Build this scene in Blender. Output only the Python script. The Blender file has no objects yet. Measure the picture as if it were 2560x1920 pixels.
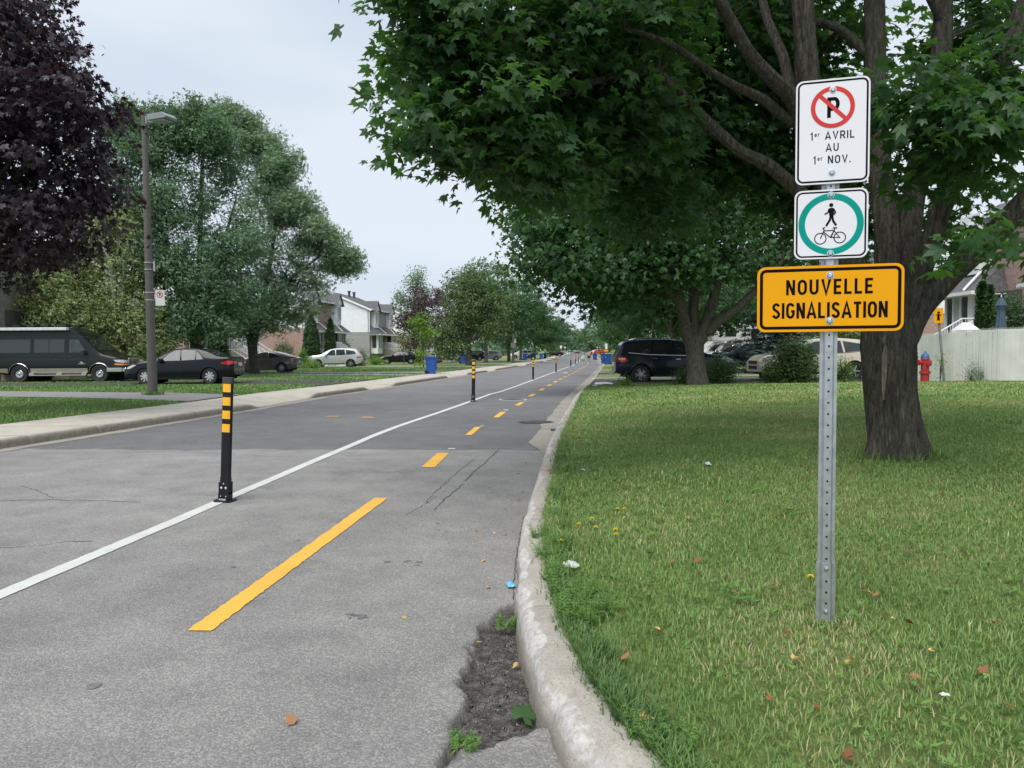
import bpy, bmesh, math, random
import numpy as np
from mathutils import Vector, Matrix, Euler
random.seed(7)
rng = np.random.default_rng(7)
SC = bpy.context.scene
R = math.radians

# ------------------------------------------------------------------ camera
CAMZ = 1.40
cam_data = bpy.data.cameras.new('camera')
cam_data.sensor_width = 36.0
cam_data.lens = 27.04
cam_data.clip_start = 0.05
cam_data.clip_end = 3000.0
cam = bpy.data.objects.new('camera', cam_data)
SC.collection.objects.link(cam)
CR = Matrix.Rotation(R(90 - 2.59), 3, 'X') @ Matrix.Rotation(R(-0.35), 3, 'Z')
cam.location = (0, 0, CAMZ)
cam.rotation_euler = CR.to_euler()
SC.camera = cam

# ------------------------------------------------------------------ world, sun, exposure
SUN_EL, SUN_AZ = 58.0, 205.0
world = bpy.data.worlds.new('World')
SC.world = world
world.use_nodes = True
wn, wl = world.node_tree.nodes, world.node_tree.links
wn.clear()
w_out = wn.new('ShaderNodeOutputWorld')
w_bg = wn.new('ShaderNodeBackground')
w_bg.inputs['Strength'].default_value = 0.054
w_sky = wn.new('ShaderNodeTexSky')
w_sky.sky_type = 'NISHITA'
w_sky.sun_disc = False
w_sky.sun_elevation = R(SUN_EL)
w_sky.sun_rotation = R(SUN_AZ)
w_tc = wn.new('ShaderNodeTexCoord')
w_map = wn.new('ShaderNodeMapping'); w_map.inputs['Scale'].default_value = (1.0, 1.0, 3.2)
w_noise = wn.new('ShaderNodeTexNoise')
w_noise.inputs['Scale'].default_value = 1.6; w_noise.inputs['Detail'].default_value = 4.0
w_noise.inputs['Roughness'].default_value = 0.45
w_ramp = wn.new('ShaderNodeValToRGB')
w_ramp.color_ramp.elements[0].position = 0.36; w_ramp.color_ramp.elements[0].color = (4.75, 5.5, 6.5, 1)
w_ramp.color_ramp.elements[1].position = 0.66; w_ramp.color_ramp.elements[1].color = (6.35, 6.9, 7.65, 1)
w_mix = wn.new('ShaderNodeMixRGB'); w_mix.inputs['Fac'].default_value = 0.93
wl.new(w_tc.outputs['Generated'], w_map.inputs['Vector'])
wl.new(w_map.outputs['Vector'], w_noise.inputs['Vector'])
wl.new(w_noise.outputs['Fac'], w_ramp.inputs['Fac'])
wl.new(w_sky.outputs['Color'], w_mix.inputs['Color1'])
wl.new(w_ramp.outputs['Color'], w_mix.inputs['Color2'])
wl.new(w_mix.outputs['Color'], w_bg.inputs['Color'])
wl.new(w_bg.outputs['Background'], w_out.inputs['Surface'])

sun_data = bpy.data.lights.new('sun', 'SUN')
sun_data.energy = 1.5
sun_data.angle = R(50)
sun_data.color = (1.0, 0.965, 0.91)
sun = bpy.data.objects.new('sun', sun_data)
SC.collection.objects.link(sun)
_el, _az = R(SUN_EL), R(SUN_AZ)
_sd = Vector((math.sin(_az) * math.cos(_el), math.cos(_az) * math.cos(_el), math.sin(_el)))
sun.rotation_euler = _sd.to_track_quat('Z', 'Y').to_euler()
sun.location = (0, 0, 60)

SC.view_settings.view_transform = 'Standard'
SC.view_settings.look = 'None'
SC.view_settings.gamma = 1.0
SC.view_settings.use_curve_mapping = False
SC.view_settings.exposure = 1.24
SC.cycles.max_bounces = 6
SC.cycles.diffuse_bounces = 3
SC.cycles.transparent_max_bounces = 4
SC.cycles.use_denoising = True

# ------------------------------------------------------------------ numbers of the place
def lerp(xs, ys, x): return np.interp(x, xs, ys)
_DY = [-20, 0, 7, 22, 40, 55, 74, 90, 110, 131, 160, 200, 320, 520]
_DZ = [0, 0, .025, .09, .19, .27, .33, .39, .48, .60, .62, .52, .28, .10]
def roadz(Y): return -np.interp(Y, _DY, _DZ)
_WY = [-20, 0, 4.42, 7.26, 11.5, 22, 40, 55.5, 74, 87, 110, 131, 200, 320, 520]
_WX = [-3.6, -3.15, -2.94, -2.74, -2.25, -1.13, 1.08, 3.17, 5.63, 7.2, 9.5, 11.6, 18.4, 30, 50]
def whiteX(Y): return np.interp(Y, _WY, _WX)
_KY = [-20, -3, .3, 1.5, 2.05, 2.52, 2.94, 3.44, 4.04, 4.8, 5.87, 7.6, 10.4, 13.4, 22.9, 38, 55, 78, 100, 131, 200, 320, 520]
_KX = [6., 2.9, 1.15, .58, .325, .16, .08, .03, .0, .01, .06, .21, .45, .76, 1.88, 3.95, 6.2, 9.2, 11.6, 14.9, 21.6, 33.2, 53]
def kerbX(Y): return np.interp(Y, _KY, _KX)
_LY = [-20, 0, 6, 11.3, 19.4, 24.5, 31, 43.5, 66, 87, 112, 131, 200, 320, 520]
_LX = [-8.6, -8.3, -8.05, -7.65, -6.55, -6.2, -5.25, -3.65, -.6, 1.95, 4.5, 6.4, 13.0, 24.6, 44.6]
def leftX(Y): return np.interp(Y, _LY, _LX)
def sstep(a, b, x):
    t = np.clip((x - a) / (b - a), 0, 1); return t * t * (3 - 2 * t)
def lawn_r(X, Y):
    d = np.maximum(X - kerbX(Y) - .2, 0)
    rise = .32 - .22 * sstep(22, 29, Y)
    return roadz(Y) + .15 + rise * (1 - np.exp(-d / 5.0))
def lawn_l(X, Y):
    d = np.maximum(leftX(Y) - 2.0 - X, 0)
    return roadz(Y) + .16 + .06 * (1 - np.exp(-d / 2.0))
def terr(X, Y):
    X = np.asarray(X, float); Y = np.asarray(Y, float)
    return np.where(X > kerbX(Y) + .12, lawn_r(X, Y),
           np.where(X > leftX(Y), roadz(Y), np.where(X > leftX(Y) - 2.0, roadz(Y) + .14, lawn_l(X, Y))))
def tz(X, Y): return float(terr(X, Y))
def ray(px, py):
    return CR @ Vector(((px - 1280) / 1923.0, -(py - 960) / 1923.0, -1.0))
def P(px, py, Y):
    d = ray(px, py); t = Y / d.y
    return Vector((d.x * t, Y, CAMZ + d.z * t))
def G(px, py):
    d = ray(px, py); lo, hi = 0.5, 900.0
    z = 0.0
    for _ in range(60):
        m = (lo + hi) / 2; q = d * (m / d.y)
        if CAMZ + q.z > tz(q.x, m): lo = m
        else: hi = m
    return P(px, py, lo)
def XatY(px, Y): return P(px, 900, Y).x

# ------------------------------------------------------------------ noise for geometry
def hash2(ix, iy, seed=0):
    h = (ix.astype(np.int64) * 374761393 + iy.astype(np.int64) * 668265263 + seed * 1442695041) & 0x7fffffff
    h = ((h ^ (h >> 13)) * 1274126177) & 0x7fffffff
    return ((h ^ (h >> 16)) & 0xffffff) / float(0xffffff)
def vnoise(x, y, seed=0):
    x = np.asarray(x, float); y = np.asarray(y, float)
    ix, iy = np.floor(x), np.floor(y); fx, fy = x - ix, y - iy
    fx = fx * fx * (3 - 2 * fx); fy = fy * fy * (3 - 2 * fy)
    a, b = hash2(ix, iy, seed), hash2(ix + 1, iy, seed)
    c, d = hash2(ix, iy + 1, seed), hash2(ix + 1, iy + 1, seed)
    return (a * (1 - fx) + b * fx) * (1 - fy) + (c * (1 - fx) + d * fx) * fy
def fbm(x, y, seed=0, o=4):
    s, a, t = 0, .5, 0
    for i in range(o):
        s = s + a * vnoise(x * 2 ** i, y * 2 ** i, seed + i * 17); t += a; a *= .5
    return s / t

# ------------------------------------------------------------------ object helpers
def link(o, parent=None):
    SC.collection.objects.link(o)
    if parent is not None: o.parent = parent
    return o
def tag(o, label=None, cat=None, group=None, kind=None):
    if label: o['label'] = label
    if cat: o['category'] = cat
    if group: o['group'] = group
    if kind: o['kind'] = kind
    return o
def empty(name, loc=(0, 0, 0), rz=0.0, label=None, cat=None, group=None, parent=None):
    o = bpy.data.objects.new(name, None); o.empty_display_size = .2
    o.location = loc; o.rotation_euler = (0, 0, rz)
    link(o, parent); return tag(o, label, cat, group)
def children(o): return [c for c in SC.objects if c.parent == o]
def copy_tree(o, parent=None, kids=None):
    if kids is None:
        kids = {}
        for c in SC.objects:
            if c.parent: kids.setdefault(c.parent, []).append(c)
    c = o.copy(); SC.collection.objects.link(c)
    if parent is not None: c.parent = parent
    for ch in kids.get(o, []): copy_tree(ch, c, kids)
    return c
def mesh_np(name, V, F, mat=None, parent=None, smooth=False, attr=None, extra=None):
    """V (n,3), F (m,k) of one polygon size"""
    V = np.asarray(V, np.float32); F = np.asarray(F, np.int32)
    me = bpy.data.meshes.new(name)
    n, (m, k) = len(V), F.shape
    me.vertices.add(n); me.vertices.foreach_set('co', V.ravel())
    me.loops.add(m * k); me.loops.foreach_set('vertex_index', F.ravel())
    me.polygons.add(m)
    me.polygons.foreach_set('loop_start', np.arange(0, m * k, k, dtype=np.int32))
    me.polygons.foreach_set('loop_total', np.full(m, k, np.int32))
    if smooth: me.polygons.foreach_set('use_smooth', np.ones(m, bool))
    me.update(calc_edges=True)
    for nm, arr in (attr or {}).items():
        a = me.attributes.new(nm, 'FLOAT', 'POINT'); a.data.foreach_set('value', np.asarray(arr, np.float32))
    if mat: me.materials.append(mat)
    o = bpy.data.objects.new(name, me); link(o, parent); return o
class MB:
    """collects polygons; build() links them as ONE mesh object"""
    def __init__(s): s.v = []; s.f = []; s.m = []
    def add(s, vs, fs, mi=0):
        b = len(s.v); s.v += [tuple(v) for v in vs]; s.f += [tuple(i + b for i in f) for f in fs]; s.m += [mi] * len(fs); return s
    def box(s, c, d, rz=0.0, mi=0, rot=None):
        x, y, z = d[0] / 2, d[1] / 2, d[2] / 2
        vs = [Vector((a, b, e)) for a in (-x, x) for b in (-y, y) for e in (-z, z)]
        M = rot if rot is not None else Matrix.Rotation(rz, 3, 'Z')
        vs = [M @ v + Vector(c) for v in vs]
        return s.add(vs, [(0, 1, 3, 2), (4, 6, 7, 5), (0, 4, 5, 1), (2, 3, 7, 6), (0, 2, 6, 4), (1, 5, 7, 3)], mi)
    def tube(s, pts, rad, n=8, cap=True, mi=0):
        pts = [Vector(p) for p in pts]
        if not hasattr(rad, '__len__'): rad = [rad] * len(pts)
        vs = []; u = None
        for i, p in enumerate(pts):
            t = (pts[min(i + 1, len(pts) - 1)] - pts[max(i - 1, 0)]).normalized()
            if u is None: u = t.cross(Vector((0, 0, 1)) if abs(t.z) < .9 else Vector((1, 0, 0)))
            u = (u - t * u.dot(t)).normalized(); w = t.cross(u)
            for k in range(n):
                a = 2 * math.pi * k / n
                vs.append(p + (u * math.cos(a) + w * math.sin(a)) * rad[i])
        fs = [(i * n + k, i * n + (k + 1) % n, (i + 1) * n + (k + 1) % n, (i + 1) * n + k) for i in range(len(pts) - 1) for k in range(n)]
        if cap: fs += [tuple(range(n))[::-1], tuple((len(pts) - 1) * n + k for k in range(n))]
        return s.add(vs, fs, mi)
    def lathe(s, prof, n=16, c=(0, 0, 0), axis='Z', mi=0, cap=True):
        vs = []
        for r, h in prof:
            for k in range(n):
                a = 2 * math.pi * k / n
                p = (r * math.cos(a), r * math.sin(a), h)
                if axis == 'Y': p = (p[0], p[2], p[1])
                if axis == 'X': p = (p[2], p[0], p[1])
                vs.append(Vector(p) + Vector(c))
        fs = [(i * n + k, i * n + (k + 1) % n, (i + 1) * n + (k + 1) % n, (i + 1) * n + k) for i in range(len(prof) - 1) for k in range(n)]
        if cap: fs += [tuple(range(n))[::-1], tuple((len(prof) - 1) * n + k for k in range(n))]
        return s.add(vs, fs, mi)
    def prism(s, poly, z0, z1, axis='Z', mi=0):
        """extrude a 2D polygon; axis = extrude axis; poly in the two others (x,y) / (x,z) / (y,z)"""
        def m(p, h):
            if axis == 'Z': return (p[0], p[1], h)
            if axis == 'Y': return (p[0], h, p[1])
            return (h, p[0], p[1])
        n = len(poly)
        vs = [m(p, z0) for p in poly] + [m(p, z1) for p in poly]
        fs = [tuple(range(n))[::-1], tuple(range(n, 2 * n))] + [(i, (i + 1) % n, n + (i + 1) % n, n + i) for i in range(n)]
        return s.add(vs, fs, mi)
    def build(s, name, mat, parent=None, smooth=False, bevel=0.0, loc=None, rz=None):
        me = bpy.data.meshes.new(name); me.from_pydata([tuple(v) for v in s.v], [], s.f)
        for mm in (mat if isinstance(mat, (list, tuple)) else [mat]): me.materials.append(mm)
        if any(s.m): me.polygons.foreach_set('material_index', np.array(s.m, np.int32))
        bm = bmesh.new(); bm.from_mesh(me)
        bmesh.ops.recalc_face_normals(bm, faces=bm.faces)
        if bevel > 0:
            bmesh.ops.bevel(bm, geom=[e for e in bm.edges if e.calc_face_angle(0) > .6], offset=bevel, segments=2, profile=.6, affect='EDGES', clamp_overlap=True)
        bm.to_mesh(me); bm.free()
        if smooth:
            me.polygons.foreach_set('use_smooth', np.ones(len(me.polygons), bool))
            if smooth != 'all': me.set_sharp_from_angle(angle=R(38))
        o = bpy.data.objects.new(name, me); link(o, parent)
        if loc is not None: o.location = loc
        if rz is not None: o.rotation_euler = (0, 0, rz)
        return o

# ------------------------------------------------------------------ materials
MATS = {}
def mat(name, col, rough=.7, metal=0.0, var=.12, scale=6.0, bump=0.0, bscale=None, coat=0.0, spec=.5, col2=None, trans=0.0, bdist=.01, coords='Object', emis=None, detail=5.0):
    if name in MATS: return MATS[name]
    m = bpy.data.materials.new(name); m.use_nodes = True
    n, l = m.node_tree.nodes, m.node_tree.links
    b = n['Principled BSDF']
    b.inputs['Roughness'].default_value = rough; b.inputs['Metallic'].default_value = metal
    b.inputs['Specular IOR Level'].default_value = spec
    b.inputs['Coat Weight'].default_value = coat; b.inputs['Coat Roughness'].default_value = .05
    tc = n.new('ShaderNodeTexCoord')
    nz = n.new('ShaderNodeTexNoise'); nz.inputs['Scale'].default_value = scale; nz.inputs['Detail'].default_value = detail
    l.new(tc.outputs[coords], nz.inputs['Vector'])
    mx = n.new('ShaderNodeMixRGB')
    c1 = tuple(max(0, c * (1 - var)) for c in col); c2 = col2 if col2 else tuple(min(1, c * (1 + var)) for c in col)
    mx.inputs['Color1'].default_value = (*c1, 1); mx.inputs['Color2'].default_value = (*c2, 1)
    rp = n.new('ShaderNodeMapRange'); rp.inputs['From Min'].default_value = .3; rp.inputs['From Max'].default_value = .7
    l.new(nz.outputs['Fac'], rp.inputs['Value']); l.new(rp.outputs['Result'], mx.inputs['Fac'])
    l.new(mx.outputs['Color'], b.inputs['Base Color'])
    if bump > 0:
        bn = n.new('ShaderNodeTexNoise'); bn.inputs['Scale'].default_value = bscale or scale * 4; bn.inputs['Detail'].default_value = 6
        l.new(tc.outputs[coords], bn.inputs['Vector'])
        bp = n.new('ShaderNodeBump'); bp.inputs['Strength'].default_value = bump; bp.inputs['Distance'].default_value = bdist
        l.new(bn.outputs['Fac'], bp.inputs['Height']); l.new(bp.outputs['Normal'], b.inputs['Normal'])
    MATS[name] = m
    return m
def nodes_of(m): return m.node_tree.nodes, m.node_tree.links
def new_mat(name):
    m = bpy.data.materials.new(name); m.use_nodes = True; MATS[name] = m
    n, l = nodes_of(m); return m, n, l, n['Principled BSDF']
def N(n, t, **kw):
    o = n.new('ShaderNode' + t)
    for k, v in kw.items():
        if hasattr(o, k): setattr(o, k, v)
        else: o.inputs[k.replace('_', ' ')].default_value = v
    return o
def rampn(n, stops):
    r = n.new('ShaderNodeValToRGB'); e = r.color_ramp.elements
    while len(e) < len(stops): e.new(.5)
    for i, (p, c) in enumerate(stops):
        e[i].position = p; e[i].color = (*c, 1) if len(c) == 3 else c
    return r
def leaf_mat(name, dark, light, trans=(.12, .3, .03), rough=.5, tw=.35):
    """tint attribute 0..1 mixes dark to light leaf colour"""
    m, n, l, b = new_mat(name)
    at = N(n, 'Attribute'); at.attribute_name = 'tint'
    rp = rampn(n, [(0.0, dark), (1.0, light)])
    l.new(at.outputs['Fac'], rp.inputs['Fac']); l.new(rp.outputs['Color'], b.inputs['Base Color'])
    b.inputs['Roughness'].default_value = rough; b.inputs['Specular IOR Level'].default_value = .35
    tr = N(n, 'BsdfTranslucent')
    tm = n.new('ShaderNodeMixRGB'); tm.blend_type = 'MULTIPLY'; tm.inputs['Fac'].default_value = 0.0
    rt = rampn(n, [(0.0, tuple(c * .6 for c in trans)), (1.0, trans)])
    l.new(at.outputs['Fac'], rt.inputs['Fac']); l.new(rt.outputs['Color'], tr.inputs['Color'])
    ms = N(n, 'MixShader'); ms.inputs['Fac'].default_value = tw
    out = n['Material Output']
    l.new(b.outputs['BSDF'], ms.inputs[1]); l.new(tr.outputs['BSDF'], ms.inputs[2]); l.new(ms.outputs['Shader'], out.inputs['Surface'])
    return m
# ================================================================== road, kerbs, lawns
def asphalt_mat():
    m, n, l, b = new_mat('asphalt')
    tc = N(n, 'TexCoord'); sep = N(n, 'SeparateXYZ'); l.new(tc.outputs['Object'], sep.inputs['Vector'])
    big = N(n, 'TexNoise', Scale=.35, Detail=4.0); l.new(tc.outputs['Object'], big.inputs['Vector'])
    mid = N(n, 'TexNoise', Scale=2.2, Detail=6.0, Roughness=.62); l.new(tc.outputs['Object'], mid.inputs['Vector'])
    fine = N(n, 'TexVoronoi', Scale=125.0); l.new(tc.outputs['Object'], fine.inputs['Vector'])
    fine2 = N(n, 'TexNoise', Scale=170.0, Detail=3.0); l.new(tc.outputs['Object'], fine2.inputs['Vector'])
    c_old = rampn(n, [(.30, (.198, .193, .188)), (.70, (.275, .267, .258))]); l.new(mid.outputs['Fac'], c_old.inputs['Fac'])
    c_new = rampn(n, [(.25, (.120, .120, .124)), (.75, (.168, .167, .170))]); l.new(mid.outputs['Fac'], c_new.inputs['Fac'])
    c_far = rampn(n, [(.25, (.150, .150, .154)), (.75, (.205, .203, .206))]); l.new(mid.outputs['Fac'], c_far.inputs['Fac'])
    # wobbling transverse seams of the newer surface at about 11 m and 24 m
    wob = N(n, 'TexNoise', Scale=1.3, Detail=5.0); l.new(tc.outputs['Object'], wob.inputs['Vector'])
    wm = N(n, 'Math', operation='MULTIPLY_ADD'); wm.inputs[1].default_value = .5; l.new(wob.outputs['Fac'], wm.inputs[0])
    slope = N(n, 'Math', operation='MULTIPLY_ADD'); slope.inputs[1].default_value = .065
    l.new(sep.outputs['X'], slope.inputs[0]); l.new(sep.outputs['Y'], slope.inputs[2]); l.new(slope.outputs[0], wm.inputs[2])
    s1 = N(n, 'MapRange'); s1.inputs['From Min'].default_value = 11.15; s1.inputs['From Max'].default_value = 11.22; l.new(wm.outputs[0], s1.inputs['Value'])
    s2 = N(n, 'MapRange'); s2.inputs['From Min'].default_value = 20.0; s2.inputs['From Max'].default_value = 34.0; l.new(wm.outputs[0], s2.inputs['Value'])
    mx1 = N(n, 'MixRGB'); l.new(s1.outputs[0], mx1.inputs['Fac']); l.new(c_old.outputs['Color'], mx1.inputs['Color1'])
    mx2 = N(n, 'MixRGB'); l.new(s2.outputs[0], mx2.inputs['Fac']); l.new(c_new.outputs['Color'], mx2.inputs['Color1']); l.new(c_far.outputs['Color'], mx2.inputs['Color2'])
    l.new(mx2.outputs['Color'], mx1.inputs['Color2'])
    # large soft variation
    bv = N(n, 'MapRange'); bv.inputs['From Min'].default_value = .3; bv.inputs['From Max'].default_value = .7
    bv.inputs['To Min'].default_value = .86; bv.inputs['To Max'].default_value = 1.12; l.new(big.outputs['Fac'], bv.inputs['Value'])
    # aggregate: pale stones and dark pits
    ag = rampn(n, [(.0, (.62, .62, .62)), (.34, (.86, .86, .86)), (.66, (1.04, 1.04, 1.04)), (.88, (1.55, 1.54, 1.50))])
    vr = N(n, 'SeparateColor'); l.new(fine.outputs['Color'], vr.inputs['Color']); l.new(vr.outputs[0], ag.inputs['Fac'])
    m3 = N(n, 'MixRGB', blend_type='MULTIPLY'); m3.inputs['Fac'].default_value = .62
    l.new(mx1.outputs['Color'], m3.inputs['Color1']); l.new(ag.outputs['Color'], m3.inputs['Color2'])
    m4 = N(n, 'VectorMath', operation='SCALE'); l.new(m3.outputs['Color'], m4.inputs[0]); l.new(bv.outputs[0], m4.inputs['Scale'])
    # stains: scattered dark oily blotches
    st = N(n, 'TexNoise', Scale=.9, Detail=7.0, Roughness=.7); mp = N(n, 'Mapping'); mp.inputs['Location'].default_value = (13, 5, 2)
    l.new(tc.outputs['Object'], mp.inputs['Vector']); l.new(mp.outputs['Vector'], st.inputs['Vector'])
    sr = rampn(n, [(.60, (1, 1, 1)), (.70, (.70, .70, .72))]); l.new(st.outputs['Fac'], sr.inputs['Fac'])
    m5 = N(n, 'MixRGB', blend_type='MULTIPLY'); m5.inputs['Fac'].default_value = .8
    l.new(m4.outputs[0], m5.inputs['Color1']); l.new(sr.outputs['Color'], m5.inputs['Color2'])
    # broken edge: attribute damage -> dirt
    at = N(n, 'Attribute'); at.attribute_name = 'damage'
    dn = N(n, 'TexNoise', Scale=24.0, Detail=10.0, Roughness=.78); l.new(tc.outputs['Object'], dn.inputs['Vector'])
    dr = rampn(n, [(.34, (.020, .019, .017)), (.50, (.068, .064, .059)), (.66, (.18, .17, .158))]); l.new(dn.outputs['Fac'], dr.inputs['Fac'])
    m6 = N(n, 'MixRGB'); l.new(at.outputs['Fac'], m6.inputs['Fac']); l.new(m5.outputs['Color'], m6.inputs['Color1']); l.new(dr.outputs['Color'], m6.inputs['Color2'])
    l.new(m6.outputs['Color'], b.inputs['Base Color'])
    b.inputs['Roughness'].default_value = .88; b.inputs['Specular IOR Level'].default_value = .35
    bp = N(n, 'Bump', Strength=.55, Distance=.006); l.new(fine.outputs['Distance'], bp.inputs['Height']); bp.invert = True
    bp2 = N(n, 'Bump', Strength=.5, Distance=.01); l.new(dn.outputs['Fac'], bp2.inputs['Height']); l.new(bp.outputs['Normal'], bp2.inputs['Normal'])
    l.new(bp2.outputs['Normal'], b.inputs['Normal'])
    return m
M_ASPH = asphalt_mat()
def strip_grid(Ys, xs_fn, z_fn, name, material, nu=2, parent=None, attr=None, smooth=True):
    """surface between two X functions of Y, nu columns"""
    V = []
    for Y in Ys:
        a, b_ = xs_fn(Y)
        for u in np.linspace(0, 1, nu): x = a + (b_ - a) * u; V.append((x, Y, z_fn(x, Y)))
    F = [(i * nu + j, i * nu + j + 1, (i + 1) * nu + j + 1, (i + 1) * nu + j) for i in range(len(Ys) - 1) for j in range(nu - 1)]
    return mesh_np(name, V, F, material, parent, smooth, attr)
Y_far = list(np.concatenate([np.arange(-18, 12, 1.0), np.arange(12, 60, 2.0), np.arange(60, 200, 5.0), np.arange(200, 521, 20.0)]))
EDGE_W = .95
def pip(x, y, poly):
    x = np.asarray(x); c = np.zeros(x.shape, bool); n = len(poly)
    for i in range(n):
        x1, y1 = poly[i]; x2, y2 = poly[(i + 1) % n]
        cond = ((y1 > y) != (y2 > y)) & (x < (x2 - x1) * (y - y1) / (y2 - y1 + 1e-12) + x1)
        c ^= cond
    return c
# road: main sheet + right-hand edge sheet, fine where the asphalt is broken
Vs, Fs, D = [], [], []
def add_grid(Xg, Yg, Zg, dg):
    b0 = sum(len(v) for v in Vs); r, c = Xg.shape
    Vs.append(np.stack([Xg.ravel(), Yg.ravel(), Zg.ravel()], 1)); D.append(dg.ravel())
    i = np.arange(r - 1)[:, None] * c + np.arange(c - 1)[None, :]; i = i.ravel() + b0
    Fs.append(np.stack([i, i + 1, i + c + 1, i + c], 1))
Yc = np.array(sorted(set(list(Y_far) + [1.4, 5.6] + list(np.arange(1.4, 5.6, .0125))))); U = np.linspace(0, 1, 7)
Xg = leftX(Yc)[:, None] - .02 + (kerbX(Yc) - EDGE_W - leftX(Yc) + .02)[:, None] * U[None]; Yg = np.repeat(Yc[:, None], 7, 1)
add_grid(Xg, Yg, roadz(Yg), np.zeros_like(Xg))
for a, b_ in ((-18, 1.4), (5.6, 520)):
    Yq = np.array(sorted(set([a, b_] + [y for y in Y_far if a < y < b_]))); U = np.linspace(0, 1, 3)
    Xg = (kerbX(Yq) - EDGE_W)[:, None] + (EDGE_W + .02) * U[None]; Yg = np.repeat(Yq[:, None], 3, 1)
    add_grid(Xg, Yg, roadz(Yg), np.zeros_like(Xg))
Yq = np.arange(1.4, 5.6001, .0125); U = np.linspace(0, 1, 80)
Xg = (kerbX(Yq) - EDGE_W)[:, None] + (EDGE_W + .02) * U[None]; Yg = np.repeat(Yq[:, None], 80, 1)
polyA = [(p.x, p.y) for p in [G(*q) for q in ((1292, 1500), (1240, 1535), (1200, 1575), (1178, 1610), (1172, 1650), (1160, 1690), (1152, 1740), (1138, 1790), (1128, 1850), (1118, 1920))]]
polyA += [(polyA[-1][0] - .06, 1.5), (1.2, 1.5), (1.0, 3.0), (.4, 4.4)]
polyB = [(p.x, p.y) for p in [G(*q) for q in ((1130, 1930), (1160, 1880), (1205, 1862), (1262, 1840), (1300, 1828), (1360, 1812))]] + [(1.6, 2.6), (1.6, 1.4), (polyA[9][0] + .02, 1.4)]
nx = (fbm(Xg * 9, Yg * 9, 3) - .5) * .16; ny = (fbm(Xg * 9 + 40, Yg * 9, 5) - .5) * .16
def soft_in(poly, w=.014):
    s = 0
    for dx, dy in ((0, 0), (w, 0), (-w, 0), (0, w), (0, -w)): s = s + pip(Xg + nx + dx, Yg + ny + dy, poly)
    return s / 5.0
dm = soft_in(polyA); dB = soft_in(polyB)
dmg = dm * (1 - dB)
rim = np.clip(dm - .0, 0, 1)
Zg = roadz(Yg) - dmg * (.032 + .022 * fbm(Xg * 14, Yg * 14, 9) + .012 * fbm(Xg * 50, Yg * 50, 11)) - dB * .012 * fbm(Xg * 30, Yg * 30, 2)
add_grid(Xg, Yg, Zg, np.clip(dmg * 1.0, 0, 1))
road = mesh_np('road', np.concatenate(Vs), np.concatenate(Fs), M_ASPH, None, True, {'damage': np.concatenate(D)})
tag(road, kind='structure')

# loose stones lying in the broken asphalt
_pm = np.argwhere(dmg > .8); _pk = _pm[rng.integers(0, len(_pm), 900)]
_V, _F = [], []
for i_, j_ in _pk:
    r_ = random.uniform(.002, .007) * (1.8 if random.random() < .06 else 1); c_ = np.array([Xg[i_, j_], Yg[i_, j_], Zg[i_, j_] + r_ * .4]); b0 = len(_V)
    for d_ in ((1, 0, 0), (-1, 0, 0), (0, 1, 0), (0, -1, 0), (0, 0, 1), (0, 0, -1)): _V.append(c_ + np.array(d_) * r_ * random.uniform(.6, 1.3))
    for a_ in (0, 1):
        for b_ in (2, 3):
            for e_ in (4, 5): _F.append((b0 + a_, b0 + b_, b0 + e_))
gravel = mesh_np('gravel', _V, _F, mat('gravel_stone', (.20, .185, .165), .9, var=.5, scale=60), None)
tag(gravel, 'loose dark grit and small stones in the broken asphalt by the kerb', 'gravel', kind='stuff')

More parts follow.
